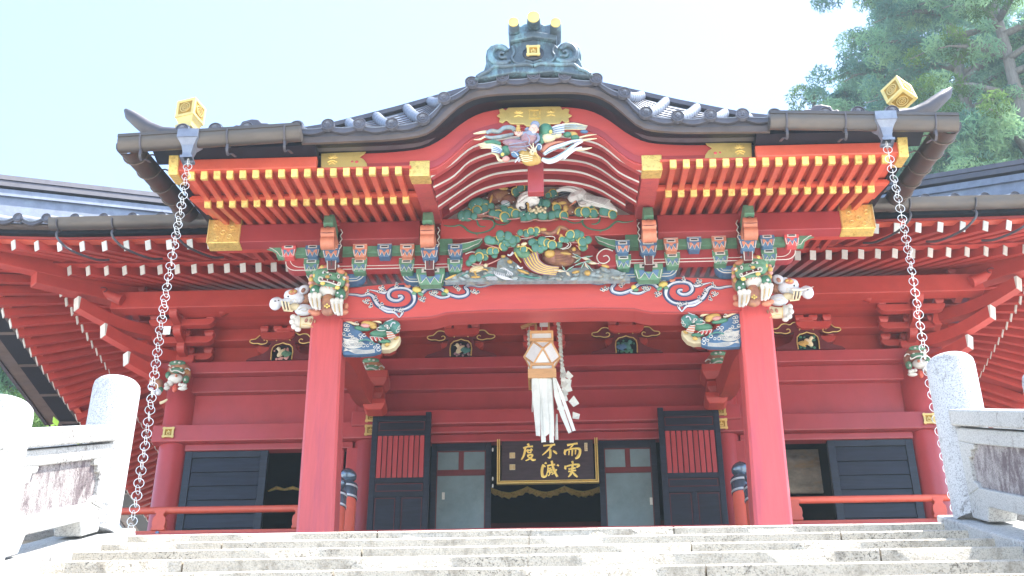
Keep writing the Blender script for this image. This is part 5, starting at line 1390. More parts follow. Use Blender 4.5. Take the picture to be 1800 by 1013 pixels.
# ---------------------------------------------------------------- lions and elephants on the posts
for s in (-1,1):
    fl = s > 0
    g = grp('lion_carving', (s*2.42,-.3,3.95), porch, 'green faced lion carving with white paws and curly ochre mane')
    v = CV(-.34, g, (465,450), 7.2375, fl)
    v.balls('mane', 'bark_paint', [(830,330,230,230,.12),(640,360,70,90,.08),(1020,440,60,120,.08)])
    random.seed(3); curls = []
    for k in range(26):
        a = rad(-60 + k*12.2); x = 820+230*math.cos(a); y = 330-215*math.sin(a)
        curls.append((x,y,random.uniform(26,38),random.uniform(24,34),.02+random.uniform(-.03,.03)))
    v.balls('mane_curl', 'pink_paint', curls[::2], 8, 6); v.balls('mane_curl', 'ochre', curls[1::2], 8, 6)
    v.balls('mane_curl', 'yellow_rim', [(735,142,30,24,-.08),(825,150,30,26,-.09),(640,250,24,30,-.04),(1000,300,26,30,-.05),(740,350,34,22,-.12),(925,405,34,22,-.12)], 8, 6)
    v.balls('head', 'green_paint', [(815,260,205,125,.0),(850,112,120,40,.02),(660,190,60,60,.0),(800,275,150,60,-.07),(850,365,140,42,-.06),(700,300,60,60,-.03),(960,330,70,70,-.03)])
    v.balls('brow', 'orange_paint', [(790,160,110,42,-.06),(930,190,100,36,-.06,15)])
    v.balls('spot', 'elephant', [(855,100,40,22,-.04),(935,130,22,16,-.05),(745,215,14,10,-.13)], 8,6)
    v.balls('eye', 'white_paint', [(760,205,24,16,-.11),(802,214,20,14,-.11),(838,245,22,17,-.11),(942,262,20,26,-.10),(1015,275,26,16,-.06,40)], 8, 6)
    v.balls('pupil', 'black_lacquer', [(764,207,9,8,-.135),(838,246,9,8,-.135),(944,262,8,10,-.12)], 6, 5)
    v.balls('nose', 'ochre', [(800,266,30,18,-.14)], 8, 6)
    v.tubes('mouth', 'maroon', [([(720,290),(790,312),(870,325),(930,352)],20,-.125)])
    v.tubes('lip', 'white_paint', [([(745,282),(705,270),(688,295),(705,322),(760,322),(840,340),(900,362),(950,375),(965,345),(935,335)],9,-.14)])
    v.balls('tooth', 'white_paint', [(735,292,11,10,-.15),(800,306,9,10,-.15),(880,328,9,10,-.15),(935,352,10,12,-.15)], 6, 5)
    v.balls('chest', 'white_paint', [(805,450,118,85,-.01),(800,395,70,30,-.04)])
    v.tubes('chest_fold', 'orange_paint', [([(735,385),(755,405)],6,-.07),([(775,390),(790,412)],6,-.08),([(820,395),(830,415)],6,-.08),([(870,402),(890,430)],6,-.07)], 6)
    v.balls('foreleg', 'deep_green', [(650,450,75,75,-.01),(965,495,70,80,-.01)])
    v.balls('spot', 'elephant', [(622,432,20,16,-.07),(980,515,20,18,-.07),(930,470,14,12,-.06)], 8, 6)
    for q,(cx,cy) in enumerate(((640,500),(920,570))):
        v.balls('paw', 'white_paint', [(cx-55,cy,34,28,-.08),(cx,cy-8,36,30,-.09),(cx+55,cy,32,28,-.08),(cx,cy+30,85,40,-.05)], 10, 7)
        v.tubes('toe', 'white_paint', [([(cx-62,cy+10),(cx-45,cy+90),(cx-5,cy+170)],(24,20),-.07),([(cx-10,cy+10),(cx+2,cy+110),(cx+25,cy+185)],(28,20),-.08),([(cx+50,cy+10),(cx+55,cy+110),(cx+62,cy+185)],(24,16),-.07)], 8)
        v.tubes('toe_line', 'ochre', [([(cx-36,cy+40),(cx-22,cy+140)],5,-.105),([(cx+24,cy+40),(cx+36,cy+150)],5,-.11)], 5)
    v.balls('apron', 'bark_paint', [(805,600,88,120,-.02),(812,700,92,60,-.02)])
    v.balls('flower', 'yellow_rim', [(770,640,14,12,-.10),(795,620,14,12,-.10),(820,640,14,12,-.10),(795,655,14,12,-.10)], 7, 5)
    v.balls('cloud_base', 'orange_paint', [(650,725,70,36,.02),(1000,715,70,34,.02),(1035,640,34,40,.04),(590,705,40,26,.02)])
    g = grp('elephant_carving', (s*2.75,-.05,3.9), porch, 'pale blue elephant carving with a curled trunk on the outer side of the post')
    v = CV(-.12, g, (465,450), 7.2375, fl)
    v.balls('mane', 'bark_paint', [(520,530,90,90,.02),(470,560,60,60,.0)])
    v.balls('head', 'elephant', [(390,540,120,75,-.04),(335,505,90,70,-.05),(420,460,60,50,-.04),(500,690,120,70,-.02)])
    v.balls('ear', 'elephant', [(500,430,78,52,-.08,-30)]); v.balls('ear_inner', 'bark_paint', [(492,438,26,30,-.13,30)], 8, 6)
    v.balls('forehead', 'orange_paint', [(360,465,60,34,-.10,-20)]); v.balls('forehead_curl', 'ochre', [(340,455,22,16,-.13),(390,450,20,14,-.13)], 8, 6)
    v.balls('eye', 'black_lacquer', [(300,517,12,10,-.14)], 7, 5)
    v.tubes('trunk', 'elephant', [([(350,560),(280,590),(215,595),(165,560),(130,560)],(62,60,52,40,30),-.05)], 10)
    v.balls('trunk_tip', 'elephant', [(140,610,78,76,-.05)]); v.balls('nostril', 'black_lacquer', [(135,575,16,6,-.13),(180,566,12,6,-.13)], 7,5)
    v.tubes('trunk_ring', 'cream_paint', [([(222,575),(232,630),(245,680)],12,-.12),([(262,580),(272,635),(285,690)],12,-.12),([(302,590),(312,640),(325,690)],12,-.12),([(245,690),(300,695),(360,700)],16,-.08)], 7)
    v.tubes('trunk_groove', 'black_lacquer', [([(241,580),(251,630),(262,680)],5,-.125),([(282,588),(292,640),(303,690)],5,-.125)], 5)
    v.balls('jaw', 'cream_paint', [(385,650,75,42,-.05)])
    v.tubes('cheek_line', 'white_paint', [([(320,575),(380,550),(400,570),(370,590)],7,-.13),([(430,690),(480,660),(540,670),(520,705),(470,695)],8,-.12)])
    v.tubes('leg', 'cream_paint', [([(640,830),(540,850),(400,850)],(85,78,70),-.0)], 10)
    v.balls('foot', 'white_paint', [(365,780,40,34,-.05),(352,840,38,36,-.05),(375,900,38,34,-.05),(425,935,42,30,-.04),(415,840,60,80,-.02)], 9, 7)
    v.balls('leg_stripe', 'bark_paint', [(530,820,20,26,-.09,20),(590,822,20,28,-.09,20),(640,828,14,26,-.08)], 8, 6)
    v.tubes('toe_line', 'ochre', [([(450,760),(460,840),(450,920)],4,-.10),([(480,870),(560,880),(620,910)],4,-.10)], 5)
    if fl:
        v.tubes('tusk', 'white_paint', [([(330,560),(240,575),(150,565),(60,540)],(24,16,10,3),-.14)], 8)
# ---------------------------------------------------------------- dragons in waves beside the posts
for s in (-1,1):
    fl = s > 0
    g = grp('dragon_carving', (s*2.0,-.1,3.6), porch, 'green dragon head rising from blue waves, carved beside the post')
    v = CV(-.10, g, (595,550), 11.917, fl)
    v.poly('wave_block', 'blue_paint', [(100,150),(180,170),(300,260),(420,320),(520,440),(640,520),(700,600),(860,640),(900,720),(880,810),(720,860),(420,880),(90,875),(60,720),(70,560),(90,430),(85,300)], .0, .07, .01)
    v.poly('cream_fan', 'cream_paint', [(880,770),(1050,770),(1180,710),(1270,600),(1300,490),(1180,480),(1050,560),(900,640)], .02, .10, .012)
    v.balls('fan_patch', 'ochre', [(1020,670,60,36,-.02,-20),(1210,530,60,30,-.01,-30)], 8, 6)
    v.balls('head', 'teal_paint', [(1110,270,190,110,-.02),(950,310,120,60,-.05),(1180,350,110,90,.0)])
    v.balls('head_light', 'deep_green', [(870,440,220,75,-.02),(960,600,140,40,-.01),(500,330,180,50,-.01,10)])
    v.tubes('crest', 'cream_paint', [([(300,110),(450,110),(640,135),(840,190),(900,220)],(12,34,38,30,14),-.02),([(110,170),(220,190),(330,230),(430,250)],(8,26,30,14),-.01)])
    v.balls('shoulder', 'ochre', [(640,240,170,62,-.03,12),(740,300,70,40,-.03)]); v.balls('shoulder_back', 'pink_paint', [(560,270,100,40,-.05,10)])
    v.tubes('horn', 'elephant', [([(1010,190),(1080,160),(1150,120)],(20,6),-.06),([(1090,290),(1120,220),(1170,205),(1180,230)],(16,12,18,14),-.10)])
    v.balls('eye', 'white_paint', [(1000,275,46,24,-.11),(1040,320,36,24,-.11)], 9, 6); v.balls('pupil', 'black_lacquer', [(992,276,14,10,-.135),(1048,320,12,10,-.135),(865,245,40,24,-.06,-30)], 7, 5)
    v.tubes('jaw_line', 'white_paint', [([(800,350),(840,370),(900,375),(980,370)],10,-.11),([(800,330),(860,300),(900,300)],8,-.11)])
    v.tubes('neck_band', 'white_paint', [([(1000,395),(1080,400),(1110,395)],12,-.08),([(1010,450),(1090,440),(1150,430)],12,-.08),([(1020,500),(1100,490),(1180,470)],12,-.07),([(1040,545),(1120,530),(1200,500)],12,-.05)])
    v.tubes('neck_stripe', 'orange_paint', [([(1010,420),(1080,420),(1130,412)],14,-.07),([(1015,475),(1090,466),(1160,450)],14,-.07),([(1030,522),(1110,510),(1190,487)],14,-.06)])
    v.balls('belly', 'post_red', [(710,535,30,36,-.06,20),(800,545,30,36,-.06,20),(870,560,26,32,-.05,20)], 8, 6)
    v.tubes('belly_scale', 'white_paint', [([(660,500),(690,560),(720,590)],9,-.09),([(755,510),(775,570),(800,590)],9,-.09),([(840,520),(860,580),(890,590)],9,-.08),([(670,500),(780,505),(900,520),(960,560)],7,-.08)])
    L = []
    for r in (1.0,.82,.62,.42): L.append(([(300+190*r*math.cos(t)*1.1, 660+85*r*math.sin(t)) for t in [k*.55+.3 for k in range(11)]], 7, -.012))
    for k in range(6): L.append(([(100+6*k,540+22*k),(200,560+20*k),(320,520+30*k),(420+30*k,560+20*k)],7,-.014))
    for k in range(4): L.append(([(110+8*k,800-20*k),(330,770+24*k),(560,790+20*k),(760,770+20*k)],6,-.012))
    L += [([(100,540),(180,570),(290,560),(380,520)],6,-.012),([(90,470),(200,500),(320,500)],6,-.012)]
    v.tubes('wave_line', 'white_paint', [(p,r*1.25,d) for p,r,d in L], 5, sm=3)
    random.seed(11); L = []
    for (cx,cy) in ((150,260),(200,270),(380,220),(200,360),(150,350),(110,440),(240,460),(300,510),(460,470),(540,470),(480,540),(360,640),(610,690),(520,690),(690,640),(760,720),(830,690),(840,770),(1200,240),(1250,260),(1270,320),(1230,210),(1240,380)):
        r = random.uniform(26,38); L.append(([(cx+r*math.cos(t), cy+r*.85*math.sin(t)) for t in [k*.9 for k in range(7)]], 8, -.04))
    v.tubes('foam_ring', 'white_paint', L, 5, sm=2)
    v.tubes('foam_stem', 'teal_paint', [([(420,600),(560,560),(700,600),(760,660)],(18,22,16),-.04)])
# ---------------------------------------------------------------- wave scrolls on the rainbow beam
for s in (-1,1):
    fl = s > 0
    g = grp('wave_scroll', (s*1.3,Yk,4.1), porch)
    v = CV(Yk-.004, g, (605,480), 6.923, fl)
    main = [(50,262),(130,265),(220,278),(300,262),(350,285),(375,335),(420,395),(500,430),(600,446),(690,446),(770,425),(830,375),(855,310),(835,240),(780,195),(690,180),(600,192),(548,232),(540,290),(590,332),(660,336),(705,305),(690,282),(655,285)]
    sec = [(945,245),(1000,198),(1080,182),(1180,192),(1240,240),(1310,272),(1400,292),(1490,268),(1505,215),(1470,172),(1540,148),(1660,168),(1800,140),(1850,130)]
    third = [(1050,262),(1100,272),(1170,300),(1260,290),(1300,258)]
    tip = [(310,205),(400,222),(490,242),(545,222)]; tail = [(430,420),(520,470),(610,480),(670,545)]; tail2 = [(670,545),(700,500),(720,450)]
    P = [(main,(18,36,42,42,36,30)),(sec,(34,36,34,36,30,18,5)),(third,(16,26,20)),(tip,(5,25,25)),(tail,(20,30,6)),(tail2,(6,22,16))]
    v.tubes('wave_body', 'navy_paint', [(p,r,0) for p,r in P], 8, flat=.45)
    v.tubes('wave_crest', 'elephant', [(p,tuple(x*.62 for x in r),-.006) for p,r in P], 8, flat=.5)
    v.tubes('wave_line', 'wave_blue', [([(x+3,y+6) for x,y in p],3.6,-.014) for p,r in P[:3]], 5)
    v.tubes('wave_edge', 'white_paint', [([(x-2,y-9) for x,y in p],3.0,-.011) for p,r in P[:3]], 5)
    random.seed(5); rings = []; dots = []
    for (cx,cy,n_) in ((470,185,5),(640,150,4),(880,135,5),(1110,135,5),(1165,130,2),(270,345,6),(330,400,3),(385,310,4),(290,238,3),(950,320,6),(690,455,6),(1080,245,6),(1130,232,2),(1380,165,5),(1410,190,2),(1585,225,5),(1630,230,2),(460,400,3),(620,440,2),(440,215,3)):
        for k in range(n_):
            a = k*2.4; rr = 26*math.sqrt(k/ max(n_,1))*1.25; x = cx+rr*math.cos(a)*1.2; y = cy+rr*math.sin(a)
            r = random.uniform(12,18); dots.append((x,y,r*.9,r*.8,-.008))
            rings.append(([(x+r*math.cos(t), y+r*.9*math.sin(t)) for t in [q*1.0 for q in range(6)]], 4.2, -.020))
    v.balls('foam_hollow', 'navy_paint', dots, 7, 5); v.tubes('foam_ring', 'white_paint', rings, 5, sm=2)
    v.balls('fruit', 'yellow_rim', [(885,205,58,34,-.02,15),(1240,225,32,30,-.02)]); v.balls('fruit_leaf', 'green_paint', [(930,255,40,20,-.02,30),(1215,255,36,20,-.02),(850,250,30,20,-.015)])
    v.balls('flame', 'orange_paint', [(770,165,40,14,-.015,20),(800,150,20,18,-.01)])
    # green scroll on the gable beam
    g = grp('vine_scroll', (s*.8,-.46,4.85), porch)
    v = CV(-.458, g, (780,320), 10.588, fl)
    A = [(0,808),(100,822),(200,822),(290,802),(370,835),(450,905),(560,950),(700,945),(840,905),(925,840),(945,770),(905,712),(820,692),(720,690),(660,700)]
    Bq = [(600,690),(625,740),(640,795),(700,832),(780,828)]; Cq = [(940,755),(1000,790),(1110,795),(1200,760),(1255,705)]; Dq = [(560,945),(610,975),(640,1010)]
    v.tubes('vine', 'green_paint', [(A,(10,18,22,16,20,16,8),0),(Bq,(16,18,10),0),(Cq,(16,14,10),0),(Dq,(14,4),0)], 7, flat=.5)
    v.tubes('vine_shade', 'deep_green', [([(x+4,y+9) for x,y in A[3:]],5,-.004),([(x+3,y+8) for x,y in Cq],5,-.004)], 5)
# ---------------------------------------------------------------- pine cushions
pine_rim = None; pine_plain = None
def tuft(parent, c, rx, rz, rim, dy=0, rot=0):
    global pine_rim, pine_plain
    if pine_rim is None:
        for kind in (1,0):
            b = MB(); n = 18; vs = [(0,-.42,-.25)]
            prof = [(.40,-.42),(.64,-.36),(.78,-.30),(.92,-.20),(1.0,-.02),(.96,.18)]
            for r,y in prof:
                for j in range(n):
                    t = 2*PI*j/n; f = 1+.05*math.sin(9*t) if r > .7 else 1; vs.append((r*f*math.cos(t), y+(.03*math.sin(9*t) if r > .5 else 0), r*f*math.sin(t)*.98 - .25*(1-r)))
            fs = [(0,1+(j+1)%n,1+j) for j in range(n)]; mi = [1]*n
            for i in range(len(prof)-1):
                for j in range(n): fs.append((1+i*n+j,1+i*n+(j+1)%n,1+(i+1)*n+(j+1)%n,1+(i+1)*n+j)); up_ = math.sin(2*PI*j/n) > -.35; mi.append(([1,0,2,2,2] if up_ else [1,0,0,0,0])[i] if kind else ([1,0,1,0,0] if up_ else [1,0,0,0,0])[i])
            b.v = vs; b.f = fs; b.mi = mi
            o = b.build('pine_tuft', ['deep_green','teal_paint','yellow_rim'], parent, smooth=True, ang=60)
            if kind: pine_rim = o
            else: pine_plain = o
            o['proto'] = 1
            del o['proto']
        pine_rim.location = Vector((0,0,0)); 
        # strip parent offset baked in the prototypes
        for o in (pine_rim, pine_plain):
            off = world_loc(parent)
            for v_ in o.data.vertices: v_.co += off
        for o, q in ((pine_rim,1),(pine_plain,0)): o.hide_render = False; C.objects.unlink(o)
    src = pine_rim if rim else pine_plain
    o = src.copy(); C.objects.link(o); o.parent = parent
    o.location = Vector(c) + Vector((0,dy,0)) - world_loc(parent); o.scale = (rx*1.08, rx*.8, rz*1.05); o.rotation_euler = (rad(22), rot, random.uniform(-.2,.2))
    return o
def tufts(v, L, dy=0):
    for q in L:
        x,y,r,rim = q[:4]; rr = q[4] if len(q) > 4 else r*.92
        rr *= 1.22; r *= 1.22; c = v.p(x,y,dy+random.uniform(-.03,.01)); tuft(v.par, c, r*v.kx(x,y), rr*v.kz(x,y), rim, 0, random.uniform(-.5,.5))
random.seed(21)
g = grp('crane_and_pine_carving', (0,-.5,5.05), porch, 'painted carving of two cranes nesting among pines under the gable')
v = CV(-.52, g, (780,320), 10.588)
v.balls('pine_trunk', 'bark_paint', [(1050,270,250,130,.06,-8),(900,330,120,90,.04),(1200,330,150,90,.04),(700,620,130,40,.02),(1200,660,180,30,.03),(2300,520,200,90,.05),(2190,400,190,90,.03),(2900,560,300,50,.05),(1500,660,200,36,.03),(1900,700,260,34,.03)])
v.balls('pine_scar', 'ochre', [(880,320,26,90,-.05,12),(1110,120,100,30,-.04,6),(2060,400,60,36,-.04,-20),(2210,390,80,26,-.05),(2270,490,50,60,-.04),(480,520,46,36,-.02)], 9, 6)
v.tubes('pine_twig', 'pink_paint', [([(280,720),(420,680),(560,700),(720,690)],12,-.04),([(600,620),(740,590),(920,510)],14,-.05),([(800,630),(960,660),(1060,690),(1300,690),(1420,670)],12,-.05),([(1430,740),(1560,740),(1700,700),(1800,720),(1960,720),(2080,690)],12,-.05),([(1280,210),(1460,190),(1600,170)],12,-.04),([(2200,660),(2400,700),(2640,690),(2900,680)],12,-.05),([(2900,630),(3050,650),(3200,640)],12,-.05)])
v.tubes('small_blossom', 'white_paint', [([(x,y),(x+14,y+8)],11,-.10) for x,y in ((800,290),(1210,210),(1020,355),(1290,365),(970,460),(735,590),(575,415),(1560,165),(1590,590),(2390,560),(2550,640),(2640,660),(2870,580),(2080,250),(350,670),(1480,600))], 6, sm=1)
tufts(v, [(1430,115,70,1),(1340,185,68,1),(1545,115,48,1),(600,405,125,0,70),(780,400,60,0),(620,530,72,1),(760,495,78,1),(880,450,52,0),(440,625,84,0),(350,635,76,0),(560,640,52,0),(1010,610,78,1),(1135,655,78,1),(1120,520,62,0),(1230,565,78,1),(1345,595,72,1),(910,580,55,0),(1470,600,58,0),(1600,645,72,0),(1490,690,50,0),(1670,625,50,0)], -.03)
R = lambda L: [(q[0]+1694,)+q[1:] for q in L]
tufts(v, R([(345,220,72,1),(250,250,48,1),(130,390,62,0),(215,400,62,0),(410,480,68,1),(150,625,78,0),(310,625,68,0),(430,590,60,0),(540,625,68,1),(825,560,68,1),(950,555,78,1),(1090,585,72,1),(895,500,60,1),(1040,500,62,1),(1310,550,84,0),(1450,605,68,1),(0,610,60,0)]), -.03)
v.balls('blue_bird', 'elephant', [(1150,400,90,50,-.06,15)]); v.tubes('bird_line', 'teal_paint', [([(1030,440),(1100,430),(1170,400),(1220,380)],8,-.11),([(1060,460),(1150,440),(1240,420)],8,-.11)])
# left crane, head down on the nest
v.balls('crane_body', 'crane_white', [(1560,340,215,130,-.06,-28),(1460,430,120,90,-.08,-20),(1690,350,90,80,-.07)])
v.tubes('crane_wing', 'crane_white', [([(1400,300),(1500,220),(1640,185),(1750,205)],(20,36,30,8),-.13),([(1380,370),(1480,280),(1620,240),(1730,240)],(20,40,34,8),-.14),([(1420,400),(1560,300),(1700,280),(1780,340)],(18,36,36,10),-.14)])
v.tubes('tail_feather', 'black_lacquer', [([(1720,200),(1800,190),(1860,200)],(26,30,14),-.08),([(1700,260),(1790,240),(1880,260)],(24,30,12),-.09),([(1740,330),(1790,300),(1850,300)],(20,26,10),-.09)])
v.tubes('crane_neck', 'black_lacquer', [([(1410,470),(1440,520),(1500,520),(1540,480),(1530,400),(1560,380)],(16,22,22,18,14),-.16)])
v.tubes('crane_beak', 'ochre', [([(1545,400),(1570,420),(1570,500),(1600,560)],(26,20,6),-.17)]); v.balls('crane_neck_base','white_paint',[(1440,500,50,46,-.10)])
v.balls('nest', 'cream_paint', [(1600+40*k,(500,540,520,570,500,545,520,560)[k],34,24,-.10) for k in range(8)]+[(1660,560,110,26,-.06),(1780,540,100,30,-.06)], 8, 6)
# right crane with spread wing
X = 1694
v.balls('crane_body', 'crane_white', [(X+820,240,150,110,-.06),(X+730,300,120,80,-.07),(X+930,410,130,50,-.07,10)])
v.poly('spread_wing', 'crane_white', [(X+880,160),(X+970,185),(X+1120,260),(X+1290,330),(X+1440,400),(X+1500,450),(X+1540,530),(X+1430,500),(X+1280,460),(X+1100,410),(X+960,370),(X+880,300)], -.10, .05, .008)
v.tubes('wing_feather', 'crane_white', [([(X+940,330-18*k),(X+1120+20*k,375-16*k),(X+1300+20*k,430-18*k),(X+1500-24*k,500-34*k)],(14,18,14,5),-.125) for k in range(6)])
v.tubes('wing_line', 'copper_dark', [([(X+960,322-18*k),(X+1130+20*k,366-17*k),(X+1300+20*k,418-18*k)],3,-.142) for k in range(6)], 5)
v.poly('raised_wing', 'crane_white', [(X+400,150),(X+500,95),(X+640,72),(X+780,72),(X+900,120),(X+975,185),(X+900,260),(X+760,190),(X+690,150),(X+560,140)], -.12, .05, .008)
v.tubes('wing_feather', 'crane_white', [([(X+400,152),(X+520,120),(X+680,125),(X+780,160)],(5,12,14,12),-.14),([(X+450,110),(X+600,85),(X+740,95),(X+850,140)],(5,12,14,12),-.14),([(X+880,170),(X+800,240),(X+640,290)],(12,14,6),-.13)])
v.tubes('black_feather', 'black_lacquer', [([(X+690,170),(X+560,190),(X+420,230)],(30,30,8),-.07),([(X+660,220),(X+520,250),(X+300,320)],(30,26,8),-.06),([(X+600,160),(X+500,170),(X+410,170)],(18,22,8),-.08)])
v.tubes('crane_neck', 'white_paint', [([(X+960,430),(X+870,440),(X+810,400),(X+790,370)],(34,26,18,16),-.14)]); v.tubes('crane_cap', 'black_lacquer', [([(X+800,440),(X+780,380),(X+765,350)],(16,18,12),-.15)])
v.tubes('crane_beak', 'orange_paint', [([(X+765,360),(X+640,455)],(20,6),-.16)], sm=1)
v.balls('nest_egg', 'cream_paint', [(X+30+42*k,(470,540,480,530,490)[k],30,24,-.09) for k in range(5)], 8, 6)
# ---------------------------------------------------------------- turtle carving between the beams
g = grp('turtle_and_rock_carving', (0,-.3,4.5), porch, 'painted carving of long tailed turtles on rocks under pines above the main beam')
v = CV(-.36, g, (780,395), 9.647); v.tilt = .26
X = 1447
v.poly('back_board', 'crimson', [(250,700),(420,560),(700,430),(1000,380),(1200,260),(1700,120),(2200,120),(2500,330),(2800,640),(3100,930),(60,945)], .10, .03, 0)
v.poly('rock', 'rock_paint', [(20,965),(150,890),(330,790),(450,745),(640,725),(800,715),(900,735),(905,640),(960,570),(1040,530),(1150,600),(1260,680),(1400,790),(1640,860),(X+600,800),(X+720,740),(X+860,730),(X+950,690),(X+1120,760),(X+1260,720),(X+1400,740),(X+1560,800),(X+1720,890),(X+1715,945),(20,968)], .02, .07, .02)
random.seed(8)
def top_of(x): return interp([(20,950),(330,800),(640,740),(900,740),(960,590),(1150,620),(1400,800),(1700,860),(X+600,810),(X+860,745),(X+1260,735),(X+1560,805),(X+1720,895)], x)
L = []
for k in range(46):
    x = random.uniform(120, X+1650); t_ = top_of(x); y = random.uniform(t_+15, 925); L.append((x,y,random.uniform(40,90),random.uniform(18,40),-.005,random.uniform(-30,30)))
v.balls('rock_lump', 'rock_paint', L, 8, 6)
v.balls('rock_gilding', 'ochre', [(120,890,110,16,-.03,-28),(540,890,90,18,-.03),(1120,630,50,30,-.03,20),(1350,800,120,20,-.03,25),(X+990,820,56,44,-.05),(X+790,805,70,22,-.05,-12),(X+1290,705,80,24,-.02,20),(1010,540,44,24,-.03)], 9, 6)
v.tubes('water_line', 'elephant', [([(850+34*k,790+8*k),(880+30*k,850+6*k),(960+26*k,900),(1060+20*k,935)],8,-.05) for k in range(6)]+[([(960+40*k,745+10*k),(1040+30*k,740+20*k),(1090+26*k,800+10*k),(1060+30*k,860)],7,-.055) for k in range(4)]+[([(700+24*k,880),(730+24*k,910),(740+24*k,940)],7,-.04) for k in range(8)], 5)
v.tubes('water_crest', 'teal_paint', [([(640,900),(760,850),(860,860)],(8,22,8),-.05),([(1260,850),(1400,880),(1540,900),(1640,900)],(8,26,22,8),-.04),([(280,880),(360,840),(440,800)],(6,16,6),-.03)])
v.balls('turtle_shell', 'cream_paint', [(560,755,125,52,-.07,-14)]); v.balls('turtle_head', 'cream_paint', [(712,694,36,30,-.09)],8,6)
v.tubes('turtle_leg', 'ochre', [([(540,790),(530,830),(560,865)],(20,14),-.08),([(660,760),(720,760),(745,785)],(18,12),-.08),([(470,780),(440,810)],(14,10),-.07)])
v.tubes('shell_line', 'ochre', [([(460,785),(560,740),(660,715)],4,-.125),([(500,800),(590,765),(670,745)],4,-.12)],5)
v.balls('long_tailed_turtle_shell', 'green_paint', [(1330,470,165,85,-.07,32),(1400,540,120,60,-.06,40)]); v.tubes('shell_rim', 'yellow_rim', [([(1200,470),(1250,560),(1310,640)],(16,12),-.10),([(1240,380),(1330,370),(1440,400),(1520,470)],(10,14,10),-.11)])
v.balls('turtle_head', 'cream_paint', [(1360,330,60,24,-.09,-20),(1270,350,24,16,-.09)], 8, 6); v.tubes('turtle_leg', 'elephant', [([(1180,470),(1130,520),(1080,510)],(24,20,14),-.08),([(1250,700),(1290,740),(1340,720)],(16,14,8),-.07)])
L1, L2 = [], []
for k in range(11):
    a = [(1340+22*k,545-8*k),(1380+20*k,650-18*k),(1480+14*k,760-16*k),(1640+10*k,830-14*k),(1900+6*k,860-14*k)]
    (L1 if k % 2 else L2).append((a,(9,13,12,7),-.09-.004*k))
v.tubes('tail_strand', 'yellow_rim', L1, 6); v.tubes('tail_strand', 'purple_robe', L2, 6)
v.balls('fallen_trunk', 'bark_paint', [(X+510,565,300,140,-.03,6),(X+740,450,160,70,.02,35),(X+330,500,110,90,-.03)]); v.balls('trunk_cut', 'ochre', [(X+350,492,92,66,-.10),(X+620,490,100,22,-.10,10),(X+760,415,40,34,-.05)], 10, 7)
v.tubes('bark_line', 'maroon', [([(X+440,520+28*k),(X+560,530+26*k),(X+720,560+22*k)],4,-.125) for k in range(5)],5)
v.tubes('upper_branch', 'bark_paint', [([(X+60,150),(X+200,110),(X+330,150),(X+440,120),(X+520,50),(X+620,70),(X+690,120)],(24,44,40,40,36,24),-.04),([(X+520,70),(X+490,130),(X+540,200)],(26,24,18),-.05)])
v.balls('branch_scar', 'ochre', [(X+240,82,60,26,-.09),(X+500,110,22,60,-.09,20),(X+545,180,24,20,-.09)], 8, 6)
v.tubes('stream_line', 'white_paint', [([(X+530,410),(X+620,390),(X+670,340),(X+620,300),(X+500,295)],8,-.10),([(X+560,420),(X+660,400),(X+710,340),(X+660,285),(X+520,275)],7,-.10),([(X+270,205),(X+400,200),(X+440,240),(X+400,270)],8,-.08),([(X-140,240),(X+0,235),(X+80,200)],7,-.04),([(X+0,300),(X+100,290),(X+170,240)],7,-.04)],6)
random.seed(4)
for (cx,cy,tips) in ((X+890,560,[(730,540),(770,650),(1080,530),(1040,590),(740,490)]),(X+940,630,[(1190,660),(885,740),(775,690),(1010,750),(1085,790),(1060,610)]),(X+620,790,[(430,770),(560,700),(760,700),(700,870)])):
    for k,(tx,ty) in enumerate(tips):
        tx += X; mx_, my_ = (cx+tx)/2, (cy+ty)/2; nx, ny = -(ty-cy), (tx-cx); l_ = math.hypot(nx,ny); w_ = 24
        o = v.poly('bamboo_leaf', 'deep_green' if k%3 else 'cream_paint', [(cx,cy),(mx_+nx/l_*w_,my_+ny/l_*w_),(tx,ty),(mx_-nx/l_*w_,my_-ny/l_*w_)], -.11-.006*k, .012, .003)
        v.tubes('leaf_line','elephant',[([(cx,cy),(tx,ty)],4,-.118-.006*k)],5,sm=1)
for (t0,t1) in (((1230,150),(1640,140)),((700,330),(1240,340)),((380,620),(960,560))):
    v.tubes('pine_twig', 'pink_paint', [([(t0[0],t0[1]),((t0[0]+t1[0])/2,t0[1]+70),(t1[0],t1[1]+20)],(10,16,8),-.06)])
v.tubes('pine_twig', 'pink_paint', [([(X+600,240),(X+760,300),(X+980,300)],(10,18,8),-.06),([(X+40,480),(X+200,480),(X+400,420)],(8,16,8),-.06),([(X+800,350),(X+900,410),(X+1000,400)],(8,14,8),-.06)])
tufts(v, [(760,260,58,0),(820,275,52,0),(875,270,54,1),(955,165,54,0),(955,212,54,1),(1040,245,62,0),(1085,195,62,0),(1160,262,62,0),(955,302,48,0),(1085,302,62,1),(1015,372,62,1),(600,485,58,0),(690,485,54,0),(795,450,54,1),(880,448,48,1),(490,585,58,0),(600,548,62,1),(1300,138,42,0),(1395,142,48,1),(1480,122,48,1),(1570,104,52,1),(1560,150,40,1),(1570,385,60,0),(1632,425,46,1)], -.07)
tufts(v, [(q[0]+X,)+q[1:] for q in [(30,110,48,1),(120,102,48,1),(110,150,36,1),(700,170,62,1),(800,162,62,0),(725,215,58,0),(880,168,42,0),(860,230,58,1),(905,292,66,1),(1000,262,52,0),(915,372,62,1),(640,255,42,0),(225,282,62,0),(312,312,58,1),(392,342,62,1),(262,372,52,0),(190,422,52,1),(120,392,62,0),(510,345,46,0),(560,250,44,1),(-40,160,44,0),(-90,420,50,1)]], -.09)
